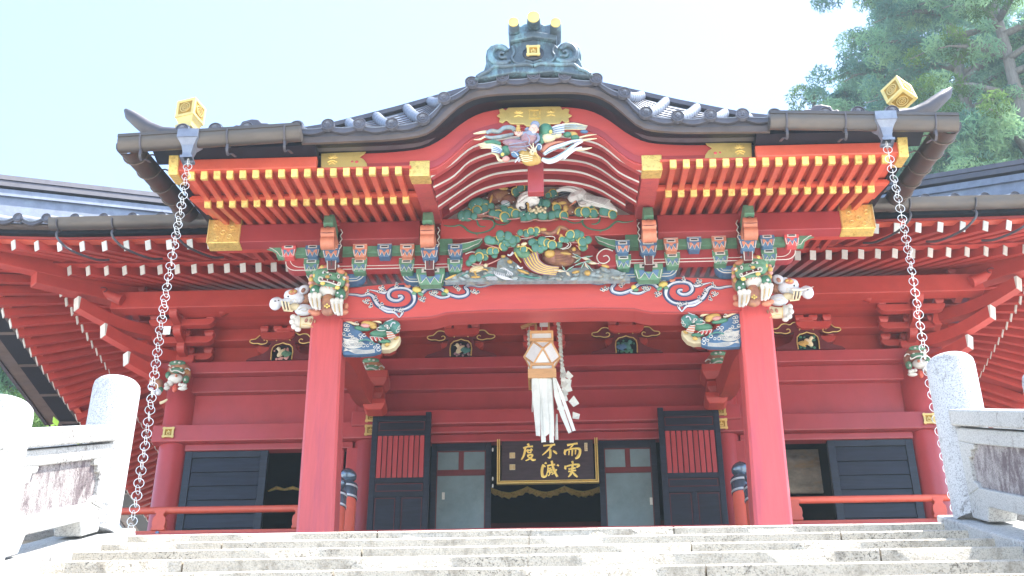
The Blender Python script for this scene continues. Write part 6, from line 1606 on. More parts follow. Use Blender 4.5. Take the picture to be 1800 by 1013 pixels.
tufts(v, [(1240,250,50,1),(430,650,46,0),(700,560,44,1),(860,520,42,0),(1180,330,44,0),(1500,300,52,0),(1560,310,44,1),(1620,330,48,0)], -.06)
# ---------------------------------------------------------------- phoenix and rider
g = grp('phoenix_carving', (0,-2.05,5.1), porch, 'painted carving of a robed rider on a phoenix with spread wings under the gable peak')
v = CV(-2.10, g, (820,205), 7.5)
v.tubes('cloud_ribbon', 'rock_paint', [([(260,220),(330,190),(420,200),(500,150),(600,150),(640,190)],(24,34,34,36,30),-.02),([(240,260),(330,280),(430,270),(540,250),(620,230)],(16,30,30,22),-.01),([(520,340),(600,330),(700,290),(780,260)],(22,28,26,18),-.06)])
v.tubes('ribbon_tip', 'cream_paint', [([(90,228),(170,215),(250,205),(330,215)],(6,22,24,10),-.01),([(95,305),(180,300),(240,270),(300,280)],(5,14,14,6),-.01),([(330,485),(400,500),(430,570),(500,580)],(8,24,22,12),-.02),([(1480,280),(1600,250),(1715,235)],(16,14,4),-.01),([(1500,320),(1620,300),(1720,290)],(20,16,5),-.01),([(1400,430),(1550,430),(1655,410)],(30,20,5),-.02)])
v.tubes('left_wing_feather', 'cream_paint', [([(460,400+14*k),(330,350+20*k),(150+12*k,365+18*k)],(16,18,5),-.02-.004*k) for k in range(4)])
v.tubes('left_wing_feather', 'deep_green', [([(450,350+10*k),(350,320+12*k),(230+10*k,330+10*k)],(16,16,6),-.03) for k in range(3)])
v.tubes('left_wing_covert', 'elephant', [([(330,375+26*k),(400,400+22*k),(465,440+14*k)],(10,18,14),-.06) for k in range(4)]); v.tubes('covert_line', 'blue_paint', [([(345,390+26*k),(405,412+22*k),(465,450+14*k)],5,-.085) for k in range(4)],5)
v.balls('left_body', 'deep_green', [(520,450,70,60,-.03),(480,500,40,34,-.05)]); v.balls('tassel', 'pink_paint', [(520,560,50,34,-.04)]); v.balls('bead', 'yellow_rim', [(475,498,24,20,-.09)],8,6)
v.balls('robe', 'purple_robe', [(830,285,125,85,-.08,10),(640,350,170,46,-.07,8),(700,440,130,60,-.05),(600,430,90,40,-.04)])
v.tubes('robe_fold', 'robe_blue', [([(560,370),(680,350),(800,330)],8,-.13),([(580,400),(720,400),(840,380)],8,-.13),([(800,250),(830,300),(820,360)],6,-.17),([(640,480),(720,440),(790,450)],8,-.11)],6)
v.tubes('sleeve', 'robe_blue', [([(850,240),(770,230),(700,230)],(48,36,26),-.12),([(930,230),(950,300),(900,350)],(22,20,12),-.12)]); v.balls('collar', 'robe_blue', [(850,225,70,40,-.13)])
v.balls('face', 'skin_paint', [(885,165,58,56,-.15)]); v.balls('cap', 'robe_blue', [(905,110,62,44,-.14,20),(800,170,36,22,-.11,-20)])
v.tubes('face_line', 'bark_paint', [([(862,150),(880,147)],4,-.215),([(902,148),(918,151)],4,-.215),([(888,152),(894,168),(886,174)],4,-.222),([(874,190),(892,195),(906,190)],4,-.212)],5,sm=1)
v.balls('beard', 'elephant', [(884,206,24,14,-.19)],8,6); v.balls('ear', 'skin_paint', [(828,172,12,18,-.15),(944,172,12,18,-.13)],7,5)
v.balls('hand', 'skin_paint', [(660,225,26,20,-.13),(715,225,26,20,-.13),(690,245,30,18,-.13)], 8, 6); v.tubes('finger','skin_paint',[([(640+24*k,225),(636+26*k,195)],6,-.14) for k in range(5)],5,sm=1)
v.balls('offering', 'ochre', [(680,160,34,22,-.13),(682,125,26,18,-.13),(682,190,40,14,-.13)], 9, 6)
v.balls('phoenix_breast', 'ochre', [(840,560,120,80,-.06),(760,500,80,60,-.05),(900,570,90,60,-.05)])
v.tubes('breast_scallop', 'cream_paint', [([(700+10*k,500+26*k),(780,520+24*k),(870,500+26*k)],7,-.12-.003*k) for k in range(4)],6)
v.balls('phoenix_head', 'cream_paint', [(880,470,50,40,-.12,20)]); v.tubes('beak', 'ochre', [([(900,480),(940,520),(955,570)],(20,14,4),-.14)]); v.balls('phoenix_eye','black_lacquer',[(872,466,8,7,-.165)],6,5)
v.tubes('crest', 'cream_paint', [([(880,440),(850,390),(830,360)],(12,5),-.12),([(895,440),(880,390),(880,350)],(12,5),-.12),([(905,450),(920,400),(950,370)],(12,5),-.12),([(860,450),(820,420),(800,410)],(10,4),-.11)])
v.balls('neck_curl', 'blue_paint', [(955,400,42,46,-.10),(640,500,60,34,-.08,30)]); v.tubes('curl_line','white_paint',[([(930,380),(960,365),(990,390),(980,430)],6,-.14),([(590,480),(630,470),(680,520)],6,-.12)],6)
v.balls('right_wing', 'deep_green', [(1050,190,95,90,-.06,-20),(985,290,50,80,-.05)]); v.balls('wing_bead', 'yellow_rim', [(1110,200,24,22,-.12)],8,6)
v.balls('wing_cream', 'cream_paint', [(1080,280,110,60,-.05,-20),(1180,240,80,44,-.04)])
v.tubes('right_wing_covert', 'elephant', [([(1120,150+26*k),(1200,125+28*k),(1290,110+30*k)],(10,20,12),-.07) for k in range(4)]); v.tubes('covert_line', 'blue_paint', [([(1120,162+26*k),(1200,140+28*k),(1285,124+30*k)],5,-.10) for k in range(4)],5)
v.tubes('right_wing_feather', 'cream_paint', [([(1260,105+22*k),(1420,95+22*k),(1600-10*k,125+16*k)],(12,17,4),-.03) for k in range(4)]); v.tubes('right_wing_feather', 'rock_paint', [([(1260,118+22*k),(1420,108+22*k),(1590-10*k,134+16*k)],(8,9,3),-.05) for k in range(3)])
v.balls('wing_patch', 'deep_green', [(1330,240,60,34,-.02),(1430,280,60,30,-.02)]); v.balls('wing_patch', 'ochre', [(1400,235,70,30,-.01,10)]); v.balls('blue_tip', 'blue_paint', [(1550,200,56,20,-.02,5)])
v.tubes('red_back', 'orange_paint', [([(990,460),(1060,390),(1160,350),(1290,330)],(36,34,24,10),-.05)])
v.tubes('white_tail', 'elephant', [([(1000,560),(1080,590),(1180,560),(1300,480),(1420,380),(1530,330)],(30,40,44,36,26,12),-.06),([(1020,500),(1120,430),(1260,380),(1400,330),(1520,310)],(24,36,34,24,10),-.05),([(1280,560),(1330,500),(1420,440),(1520,400)],(20,28,22,8),-.03)])
v.tubes('tail_line', 'teal_paint', [([(1010,540),(1090,560),(1180,530),(1300,450),(1420,360)],5,-.12),([(1040,490),(1130,440),(1260,400),(1400,345)],5,-.11)],5)
v.tubes('claw', 'elephant', [([(690,540),(660,580),(640,605)],(14,8),-.08),([(700,560),(690,600)],(12,6),-.08)]); v.tubes('orange_trim','orange_paint',[([(700,600),(800,625),(900,610),(1000,600)],8,-.03)])
# ---------------------------------------------------------------- lions on the hall columns
for s in (-1,1):
    for dx_,dz_ in ((0,0),(2.68,-.02)):
        g = grp('column_lion_carving', (s*(5.08-dx_),3.1,5.0), hall, 'green and white lion carving at the top of a hall column')
        v = CV(3.08, g, (255,620), 10.13, s > 0, (dx_,0,dz_))
        v.balls('mane', 'bark_paint', [(600,320,200,150,.04),(500,400,120,120,.05),(760,400,60,110,.04)])
        v.balls('head', 'green_paint', [(575,188,150,48,-.04),(570,315,130,50,-.08),(730,480,60,70,-.03),(410,400,50,60,-.02)])
        v.balls('spot', 'white_paint', [(535,168,24,16,-.10),(612,178,24,16,-.10),(712,480,18,22,-.09),(505,262,22,12,-.11),(640,275,26,10,-.11)], 8, 6)
        v.tubes('lip', 'white_paint', [([(445,280),(470,335),(520,320),(580,325),(640,355),(690,370),(695,340)],12,-.12),([(410,225),(440,225),(450,250)],10,-.06),([(710,300),(740,280),(775,290),(800,320)],12,-.05)])
        v.balls('chest', 'white_paint', [(540,465,135,80,-.06),(450,540,60,60,-.06)]); v.balls('muzzle_mark', 'orange_paint', [(555,410,26,24,-.13)], 8, 6)
        v.balls('paw', 'white_paint', [(620,570,36,30,-.09),(670,575,36,30,-.09),(715,590,34,34,-.09),(670,640,90,34,-.06),(380,570,44,34,-.08),(390,630,60,40,-.06)], 8, 6)
        v.balls('tongue', 'vermilion', [(530,640,50,70,-.04)])
        if dx_ == 0:
            v.balls('side_lion', 'bark_paint', [(180,470,110,110,.15),(250,560,80,90,.12)]); v.tubes('side_lip', 'cream_paint', [([(250,350),(190,370),(150,400),(140,440)],(16,18,8),.06)])
            v.balls('side_paw', 'elephant', [(115,540,40,50,.08),(110,650,50,30,.08),(150,710,50,36,.08),(240,700,60,60,.1)], 8, 6); v.balls('side_green','deep_green',[(150,420,40,40,.1),(280,660,50,50,.1)],8,6)
            v.tubes('side_claw', 'cream_paint', [([(260,900),(320,880),(400,830)],(30,30,16),.06)])
# ================================================================ rain chains
ring_mesh = None
for s in (-1,1):
    xc, yc = s*3.49, -2.46
    t = thing('rain_chain', (xc, yc, G), 'long rain chain of pale metal rings hanging from the %s corner gutter' % ('left' if s < 0 else 'right'), 'rain chain', 'rain chains')
    z = 4.40; k = 0; random.seed(30+s)
    while z > G+.05:
        if ring_mesh is None:
            b = MB(); N, M_ = 20, 6; vs = []
            for i in range(N):
                a = 2*PI*i/N
                for j in range(M_):
                    c = 2*PI*j/M_; r = .043+.0034*math.cos(c); vs.append((r*math.cos(a), .0034*math.sin(c), r*math.sin(a)))
            b.add(vs, [(i*M_+j, ((i+1)%N)*M_+j, ((i+1)%N)*M_+(j+1)%M_, i*M_+(j+1)%M_) for i in range(N) for j in range(M_)])
            mat('ring_metal', (0.70,0.73,0.72), 0.4, metal=0.25, var=0.06)
            ring_mesh = b.build('chain_ring', 'ring_metal', None, smooth=True, ang=180); o = ring_mesh
        else: o = ring_mesh.copy(); C.objects.link(o)
        o.parent = t; sway = .012*math.sin(z*2.1+s)
        o.location = (sway, 0, z-G); o.rotation_euler = (random.uniform(-.08,.08), random.uniform(-.1,.1), (rad(8) if k % 2 else rad(86)) + random.uniform(-.25,.25))
        z -= .064 if k % 2 else .054; k += 1
    if s < 0:
        c = at(295,583,yc-.03); b = MB(); b.box(c.x-.035,c.x+.03,yc-.06,yc-.05,c.z-.045,c.z+.04); b.build('paper_scrap','paper',t)
# ================================================================ gold crested lanterns on the corners
def gold_box(b, L):
    """cube with recessed faces; corner at 0..L on each axis; returns nothing"""
    e = L*.15; d = L*.035
    b.box(d,L-d,d,L-d,d,L-d, 1)
    for a in (0, L-e):
        for c in (0, L-e):
            b.box(a,a+e,c,c+e,0,L,0); b.box(e,L-e,a,a+e,c,c+e,0); b.box(a,a+e,e,L-e,c,c+e,0)
def medallion(b, c, n, u, w, r):
    """raised ring + emblem on a face: centre c, normal n, in-plane axes u,w"""
    N = 24
    for (r0,r1,h0) in ((r,r*.86,.012),(r*.62,r*.5,.010)):
        vs = []
        for i in range(N):
            t = 2*PI*i/N; d = u*math.cos(t)+w*math.sin(t)
            vs += [c+d*r0, c+d*r0+n*h0, c+d*r1+n*h0, c+d*r1]
        b.add(vs, [(4*i+j,4*((i+1)%N)+j,4*((i+1)%N)+j+1,4*i+j+1) for i in range(N) for j in range(3)])
    for (a,c_,hw,hh) in ((0,-.28,.30,.05),(0,.02,.30,.05),(0,.28,.16,.05),(0,0,.04,.36)):
        q = c+u*(a*r)+w*(c_*r); P = [q+u*(i*hw*r)+w*(j*hh*r) for i,j in ((-1,-1),(1,-1),(1,1),(-1,1))]
        b.add(P+[p+n*.009 for p in P], [(4,5,6,7),(0,1,5,4),(1,2,6,5),(2,3,7,6),(3,0,4,7)])
def gold_lantern(origin, e1, e2, e3, L, label, base):
    t = thing('gilt_roof_box', base, label, 'gilt box', 'gilt boxes on the porch corners')
    M = Matrix((e1,e2,e3)).transposed().to_4x4(); M.translation = origin
    b = MB(); b.xf = M; gold_box(b, L); b.xf = None; b.build('box', ['gold_plain','engrave'], t, bev=.004)
    b = MB(); b.xf = M
    for ax_ in range(3):
        u = [Vector((1,0,0)),Vector((0,1,0)),Vector((0,0,1))]; n_ = u[ax_]; a_, c_ = u[(ax_+1)%3], u[(ax_+2)%3]
        medallion(b, (a_+c_)*(L/2)+n_*(L*.035), -n_, a_, c_, L*.27); medallion(b, (a_+c_)*(L/2)+n_*(L*.965), n_, a_, c_, L*.27)
    b.xf = None; b.build('medallion', 'gold_plain', t)
    return t, M
# left: upright, turned a little
c = at(322,209,-2.12)+Vector((0,0,.045)); yaw = rad(17); L = .225
e1 = Vector((math.cos(yaw),math.sin(yaw)*1,0)); e2 = Vector((-math.sin(yaw),math.cos(yaw),0)); e3 = Vector((0,0,1))
e1 = Vector((math.cos(-yaw),math.sin(-yaw),0)); e2 = Vector((math.sin(yaw),math.cos(yaw),0))
o_ = c - e1*L*.5
t, M = gold_lantern(o_, e1, e2, e3, L, 'upright gilt box with a round crest standing above the left corner of the porch eave', (c.x, c.y, 4.95))
cen = o_ + e1*L*.5 + e2*L*.5
b = MB()
for (a0,z0_,a1,z1_) in ((.105,0,.075,-.075),(.075,-.075,.075,-.085),(.10,-.086,.10,-.15),(.04,-.15,.04,-.34)):
    q = []
    for a,zz in ((a0,z0_),(a1,z1_)):
        for i,j in ((-1,-1),(1,-1),(1,1),(-1,1)): q.append(cen+e1*(i*a)+e2*(j*a)+Vector((0,0,zz)))
    b.add(q, [(0,1,5,4),(1,2,6,5),(2,3,7,6),(3,0,4,7),(0,3,2,1),(4,5,6,7)])
b.build('pedestal','gold_plain',t,bev=.003)
# right: knocked askew, seen on its corner
kk = 319.0; e1 = (Rv*(-30)+Uv*220+Fv*229)/kk; e2 = (Rv*255+Uv*(-115)+Fv*153)/kk; e3 = (Rv*(-195)+Uv*(-195)+Fv*160)/kk
e1.normalize(); e2 = (e2-e1*e1.dot(e2)).normalized(); e3 = e1.cross(e2)*(1 if e1.cross(e2).dot(e3) > 0 else -1)
c = at(1560+215/7.79, 120+275/7.79, -2.22); L = .235
t, M = gold_lantern(c, e1, e2, e3, L, 'gilt box with round crests leaning askew above the right corner of the porch eave', (c.x, -2.1, 4.95))
b = MB(); q0 = at(1590,196,-2.10); q1 = at(1578,215,-2.08); q2 = Vector((q1.x-.02,-2.05,4.80))
b.tube([q0, q1, q2],[.085,.075,.06],4); b.build('pedestal','gold_plain',t)
# ================================================================ paper lantern with streamers
LY = .42
def lp(x,y,dy=0): return at(860+x/3.62, 540+y/3.62, LY+dy)
cx = lp(336,330).x; r_ = (lp(450,325).x-lp(222,325).x)/2/math.sqrt(2); cz = lp(336,318).z
lan = thing('paper_lantern', (cx, LY, cz), 'white paper lantern in a many sided wooden frame, trailing long paper streamers', 'lantern')
rot = Matrix.Rotation(rad(45+4),3,'Z'); Vv = {}
for p in [(1,1,0),(1,-1,0),(-1,1,0),(-1,-1,0),(1,0,1),(-1,0,1),(0,1,1),(0,-1,1),(1,0,-1),(-1,0,-1),(0,1,-1),(0,-1,-1)]:
    Vv[p] = rot @ (Vector(p)*r_) + Vector((cx,LY,cz))
faces = []
for a in range(3):
    for sg in (-1,1):
        f = [p for p in Vv if p[a] == sg]
        c0 = sum((Vv[p] for p in f), Vector())/4; n0 = c0-Vector((cx,LY,cz)); u0 = (Vv[f[0]]-c0).normalized(); w0 = n0.cross(u0).normalized()
        f.sort(key=lambda p: math.atan2((Vv[p]-c0).dot(w0),(Vv[p]-c0).dot(u0))); faces.append(f)
for sx_ in (-1,1):
    for sy_ in (-1,1):
        for sz_ in (-1,1): faces.append([(sx_,sy_,0),(sx_,0,sz_),(0,sy_,sz_)])
edges = set()
for f in faces:
    c0 = sum((Vv[p] for p in f), Vector())/len(f); b = MB(); P = [Vv[p]*.985+Vector((cx,LY,cz))*.015 for p in f]
    nn = (c0-Vector((cx,LY,cz))).normalized()*.004
    b.add(P+[p-nn for p in P], [tuple(range(len(P))), tuple(range(2*len(P)-1,len(P)-1,-1))]); b.build('paper_pane','paper_panel',lan)
    for i in range(len(f)): edges.add(tuple(sorted((f[i], f[(i+1)%len(f)]))))
for a,c in sorted(edges):
    b = MB(); b.bar(Vv[a],Vv[c],.017,.020,up=(Vv[a]+Vv[c])/2-Vector((cx,LY,cz))); b.build('frame_bar','wood_pale',lan)
def wbox(x0,x1,y0,y1,z0,z1,nm='frame_board',m_='wood_pale'): b = MB(); b.box(x0,x1,y0,y1,z0,z1); return b.build(nm,m_,lan,bev=.003)
zt_ = cz+r_; zb_ = cz-r_; w = .135
for (q0,q1,nm,m_) in ((zt_+.005,zt_+.11,'top_panel','paper_panel'),(zb_-.085,zb_-.005,'lower_panel','paper_panel')): wbox(cx-w+.02,cx+w-.02,LY-w+.02,LY+w-.02,q0,q1,nm,m_)
for z0,z1 in ((zt_,zt_+.03),(zt_+.10,zt_+.13),(zb_-.03,zb_)):
    wbox(cx-w,cx+w,LY-w,LY-w+.025,z0,z1); wbox(cx-w,cx+w,LY+w-.025,LY+w,z0,z1); wbox(cx-w,cx-w+.025,LY-w+.026,LY+w-.026,z0,z1); wbox(cx+w-.025,cx+w,LY-w+.026,LY+w-.026,z0,z1)
for i in (-1,1):
    for j in (-1,1): wbox(cx+i*(w-.012)-.012,cx+i*(w-.012)+.012,LY+j*(w-.012)-.012,LY+j*(w-.012)+.012,zt_+.03,zt_+.10); wbox(cx+i*(w-.012)-.012,cx+i*(w-.012)+.012,LY+j*(w-.012)-.012,LY+j*(w-.012)+.012,zb_-.085,zb_-.03)
zc2 = zb_-.20; wbox(cx-w-.025,cx+w+.025,LY-w-.02,LY-w+.005,zc2,zb_-.085,'skirt_board'); wbox(cx-w-.025,cx+w+.025,LY+w-.005,LY+w+.02,zc2,zb_-.085,'skirt_board')
wbox(cx-w-.025,cx-w,LY-w+.006,LY+w-.006,zc2,zb_-.085,'skirt_board'); wbox(cx+w,cx+w+.025,LY-w+.006,LY+w-.006,zc2,zb_-.085,'skirt_board')
for i in (-.6,.75): wbox(cx+i*.11-.014,cx+i*.11+.014,LY-.014,LY+.014,zt_+.13,zt_+.48,'hanger_post')
b = MB(); b.bar((cx-.235,LY-.01,zt_+.24),(cx+.02,LY-.01,zt_+.36),.03,.035); b.build('hanger_arm','wood_pale',lan)
b = MB(); b.box(cx-.02,cx+.075,LY-.03,LY-.022,zt_+.24,zt_+.44); b.build('paper_tag','paper_panel',lan)
b = MB(); b.tube([(cx,LY,zt_+.12),(cx,LY,zt_+.75)],.004,5); b.build('hanging_cord','steel',lan)
def strip_sheet(pts0, pts1, Y0, name='paper_streamer', wob=.015):
    """paper ribbon between two photo polylines (left and right edges)"""
    b = MB(); n = 12; L0 = [lp(x,y) for x,y in pts0]; L1 = [lp(x,y) for x,y in pts1]
    def samp(L,t):
        t *= len(L)-1; i = min(int(t),len(L)-2); return L[i]+(L[i+1]-L[i])*(t-i)
    vs = []; ph = random.uniform(0,6)
    for i in range(n+1):
        t = i/n; a, c = samp(L0,t), samp(L1,t); yo = Y0-LY + wob*math.sin(t*5+ph)
        mid_ = (a+c)/2 + Vector((0,-.008,0)); vs += [a+Vector((0,yo,0)), mid_+Vector((0,yo,0)), c+Vector((0,yo,0))]
    m = len(vs); vs2 = [v+Vector((0,.003,0)) for v in vs]
    fs = []
    for i in range(n):
        for j in range(2): k = i*3+j; fs += [(k,k+1,k+4,k+3),(m+k+3,m+k+4,m+k+1,m+k)]
    b.add(vs+vs2, fs); return b.build(name,'paper',lan,smooth=True,ang=60)
random.seed(2)
strip_sheet([(272,452),(272,560),(285,700),(300,855)],[(312,452),(325,600),(326,720),(327,858)],LY-.13)
strip_sheet([(305,455),(325,600),(325,720),(333,895)],[(345,455),(345,600),(352,720),(362,892)],LY-.12)
strip_sheet([(330,455),(335,600),(345,720),(350,870)],[(372,455),(370,600),(380,720),(385,840)],LY-.135)
strip_sheet([(350,455),(352,600),(380,740),(385,895)],[(398,455),(402,600),(410,740),(412,897)],LY-.125)
strip_sheet([(385,455),(395,600),(400,700),(405,830)],[(402,455),(408,600),(413,720),(415,840)],LY-.06)
strip_sheet([(400,445),(415,600),(455,720),(505,835)],[(410,455),(440,570),(480,690),(525,825)],LY-.12)
strip_sheet([(405,450),(440,560),(482,680),(530,818)],[(412,455),(460,560),(510,690),(550,812)],LY-.11)
strip_sheet([(425,690),(422,760),(420,855)],[(436,690),(437,770),(440,855)],LY-.05)
strip_sheet([(275,460),(272,560),(270,660)],[(283,460),(280,560),(276,660)],LY+.02)
# folded paper garlands
def garland(x0,y0,x1,y1,n,wd,label,tail=0):
    a, c = lp(x0,y0,.1), lp(x1,y1,.1)
    t = thing('paper_garland', (a.x, a.y, c.z), label, 'paper garland', 'folded paper garlands')
    b = MB(); b.tube([a+Vector((0,0,.5)), a],.004,5); b.build('cord','paper',t)
    for k in range(n):
        p = a+(c-a)*(k/n); q = a+(c-a)*((k+1.35)/n); w_ = wd*(1+.2*(k%2)); b = MB()
        sg = 1 if k % 2 else -1
        vs = [p+Vector((-w_*.35,0,0)), p+Vector((w_*.35,0,0)), q+Vector((w_*.62,-.02*sg,.012)), q+Vector((0,-.01,-.012)), q+Vector((-w_*.62,.02*sg,.012))]
        b.add(vs+[v+Vector((0,.004,0)) for v in vs], [(0,1,2,3,4),(9,8,7,6,5)]); b.build('paper_fold','paper',t)
    for k in range(tail):
        q = c+Vector((random.uniform(-.05,.12),random.uniform(-.04,.04),.30-.085*k)); r = random.uniform(.045,.075); b = MB(); an = random.uniform(-.6,.6)
        vs = [q+Vector((r*math.cos(an+t_),0,r*math.sin(an+t_))) for t_ in (0,1.9,3.3,4.9)]
        vs[1] += Vector((0,-.04,0)); b.add(vs+[v+Vector((0,.004,0)) for v in vs], [(0,1,2),(0,2,3),(6,5,4),(7,6,4)]); b.build('paper_fold','paper',t)
    return t
garland(438,80,468,430,26,.036,'long folded white paper garland hanging right of the lantern',0)
garland(466,380,482,585,7,.055,'spread end of the folded paper garland right of the lantern',7)
garland(254,145,262,400,17,.04,'thin folded white paper garland behind the left side of the lantern',0)
# ================================================================ name plaque with gilt characters
PY = 3.05
def pp(x,y,dy=0): return at(860+x/5.957, 760+y/5.957, PY+dy)
q0, q1 = pp(82,100), pp(1150,552); zt_, zb_ = pp(600,96).z+.03, pp(600,540).z
x0, x1 = q0.x, q1.x
pl = thing('name_plaque', ((x0+x1)/2, PY, zb_), 'dark wooden plaque with gold brush characters and a gilt frame above the central doorway', 'plaque')
b = MB(); b.box(x0+.06,x1-.06,PY,PY+.04,zb_+.05,zt_); b.build('board','plaque_wood',pl)
for (a0,a1,c0,c1) in ((x0,x1,zb_,zb_+.014),(x0+.03,x1-.03,zb_+.030,zb_+.040)):
    b = MB(); b.box(a0,a1,PY-.03,PY+.02,c0,c1); b.build('gilt_moulding','gold_plain',pl)
b = MB(); b.box(x0+.015,x1-.015,PY-.015,PY+.03,zb_+.0145,zb_+.0295); b.build('frame_band','engrave',pl)
for s,(a) in ((1,x0),(-1,x1)):
    b = MB(); b.box(a,a+s*.014,PY-.03,PY+.02,zb_+.015,zt_); b.build('gilt_moulding','gold_plain',pl)
    b = MB(); b.box(a+s*.030,a+s*.040,PY-.03,PY+.02,zb_+.041,zt_); b.build('gilt_moulding','gold_plain',pl)
    b = MB(); b.box(a+s*.0145,a+s*.0295,PY-.015,PY+.03,zb_+.03,zt_-.002); b.build('frame_band','engrave',pl)
b = MB(); b.box(x0+.03,x1-.03,PY-.02,PY+.03,zt_-.02,zt_+.0); b.build('top_moulding','crimson',pl)
mat('gilt_letter', (0.95,0.72,0.20), 0.35, metal=0.35, var=0.04)
chars = {
 'ji': [([(815,135),(870,124),(925,115)],(14,9,13)),([(880,125),(862,150),(845,168)],(9,7)),([(800,185),(790,215),(796,238)],(15,8)),([(800,188),(870,172),(930,170),(950,185),(946,225),(925,262),(900,275)],(9,10,14,14,16,10)),([(838,192),(833,240)],(8,6)),([(870,186),(866,248)],(9,8)),([(904,184),(902,232)],(8,6))],
 'jitsu': [([(868,303),(878,328)],(12,10)),([(800,352),(796,378),(808,382)],(12,12,8)),([(812,356),(870,340),(930,338),(936,352),(912,368)],(9,10,14,8)),([(830,386),(868,380),(905,372)],(10,9,9)),([(828,412),(870,404),(910,398)],(9,9,9)),([(872,348),(868,400),(852,440),(828,468)],(12,13,12,6)),([(876,420),(900,448),(925,468)],(9,13,9))],
 'fu': [([(566,142),(630,134),(690,128)],(11,9,12)),([(655,136),(625,175),(590,210),(555,240)],(11,11,9,5)),([(638,180),(640,230),(634,266),(612,262)],(12,13,12,6)),([(668,192),(690,208),(708,228)],(8,13,8))],
 'metsu': [([(585,318),(600,330)],(13,9)),([(568,338),(556,372),(552,420),(562,462),(590,462),(606,436)],(13,14,14,16,12,6)),([(574,352),(590,362)],(8,8)),([(606,352),(640,344),(690,338)],(10,9,11)),([(616,362),(612,410),(600,438)],(9,8,5)),([(622,380),(652,374)],(7,6)),([(628,394),(655,390),(652,420),(628,424),(626,396)],(6,6)),([(640,386),(632,440),(618,458)],(7,5)),([(652,398),(664,428)],(7,5)),([(654,300),(664,350),(684,410),(714,466)],(12,12,13,12)),([(704,388),(684,420),(654,444)],(10,8,5)),([(700,462),(718,448)],(6,4)),([(712,340),(728,354)],(10,8))],
 'do': [([(404,120),(416,142)],(13,11)),([(356,166),(400,152),(458,148)],(10,9,11)),([(378,162),(372,205),(358,250),(336,288)],(11,12,11,6)),([(386,196),(420,188),(455,184)],(8,8,8)),([(404,176),(404,216)],(8,7)),([(440,170),(436,212)],(8,7)),([(404,216),(438,212)],(7,7)),([(396,242),(450,234),(440,262),(412,284),(380,298)],(8,10,11,9,5)),([(400,250),(430,272),(458,290),(488,286)],(7,10,14,6))]}
for nm, strokes in chars.items():
    b = MB()
    for pts, r in strokes:
        P = [pp(x,y,-.004) for x,y in pts]; P = [Vector(v) for v in smooth_line([tuple(v) for v in P],4)] if len(P) > 2 else P
        m = len(P); kx = .00105*pp(0,0).x*0 + (pp(100,200).x-pp(0,200).x)/100
        R_ = [interp([(j/(len(r)-1), v) for j,v in enumerate(r)], i/(m-1))*kx for i in range(m)]
        b.tube(P, R_, 8, flat=.35)
    b.build('gilt_character','gilt_letter',pl,smooth=True,ang=70)
for (a0,b0,a1,b1) in ((213,215,270,272),(213,338,272,394),(996,112,1030,196)):
    u, w_ = pp(a0,b0,-.002), pp(a1,b1,-.002); b = MB(); b.box(u.x,w_.x,PY-.004,PY+.004,w_.z,u.z); sq = b.build('seal','cream_paint',pl)
    b = MB(); nx = 3 if a1-a0 > 40 else 1
    for i in range(nx+1):
        x = u.x+(w_.x-u.x)*(i+.5)/(nx+1); b.tube([(x,PY-.006,u.z-.006),(x+.004,PY-.006,(u.z+w_.z)/2),(x,PY-.006,w_.z+.006)],.0025,4)
    for i in range(4):
        z = w_.z+(u.z-w_.z)*(i+.6)/4.4; b.tube([(u.x+.004,PY-.007,z),(w_.x-.004,PY-.007,z+.002)],.0022,4)
    b.build('seal_script','engrave',sq)
# small hinges left of the plaque
for y in (150,455,530):
    c = pp(33,y); b = MB(); b.ball((c.x,PY+.1,c.z),.012,.012,.03,n=8,k=5); b.build('white_hook','white_paint',pl,smooth=True)
# ================================================================ trees
def leaf_mat(name, c1, c2, trans=.25):
    m = bpy.data.materials.new(name); m.use_nodes = True; n = m.node_tree.nodes; l = m.node_tree.links; b = n['Principled BSDF']
    oi = n.new('ShaderNodeTexCoord'); nz = n.new('ShaderNodeTexNoise'); nz.inputs['Scale'].default_value = 1.1; nz.inputs['Detail'].default_value = 5
    l.new(oi.outputs['Object'], nz.inputs['Vector'])
    r = n.new('ShaderNodeValToRGB'); r.color_ramp.elements[0].position = .35; r.color_ramp.elements[1].position = .68
    r.color_ramp.elements[0].color = (*c1,1); r.color_ramp.elements[1].color = (*c2,1); l.new(nz.outputs[0], r.inputs[0]); l.new(r.outputs[0], b.inputs['Base Color'])
    b.inputs['Roughness'].default_value = .65; b.inputs['Specular IOR Level'].default_value = .25
    tr = n.new('ShaderNodeBsdfTranslucent'); l.new(r.outputs[0], tr.inputs[0]); mx = n.new('ShaderNodeMixShader'); mx.inputs[0].default_value = trans
    l.new(b.outputs[0], mx.inputs[1]); l.new(tr.outputs[0], mx.inputs[2]); l.new(mx.outputs[0], n['Material Output'].inputs[0]); MATS[name] = m
leaf_mat('cedar_leaf', (0.060,0.165,0.14), (0.16,0.31,0.21), .42)
leaf_mat('cedar_light', (0.15,0.32,0.20), (0.31,0.47,0.24), .5)
leaf_mat('broad_leaf', (0.05,0.13,0.04), (0.14,0.24,0.05), .35)
mat('bark', (0.15,0.14,0.13), 0.85, var=0.3, nscale=5, bump=0.6, bscale=9, stretch=(3,3,.5))
import numpy as np
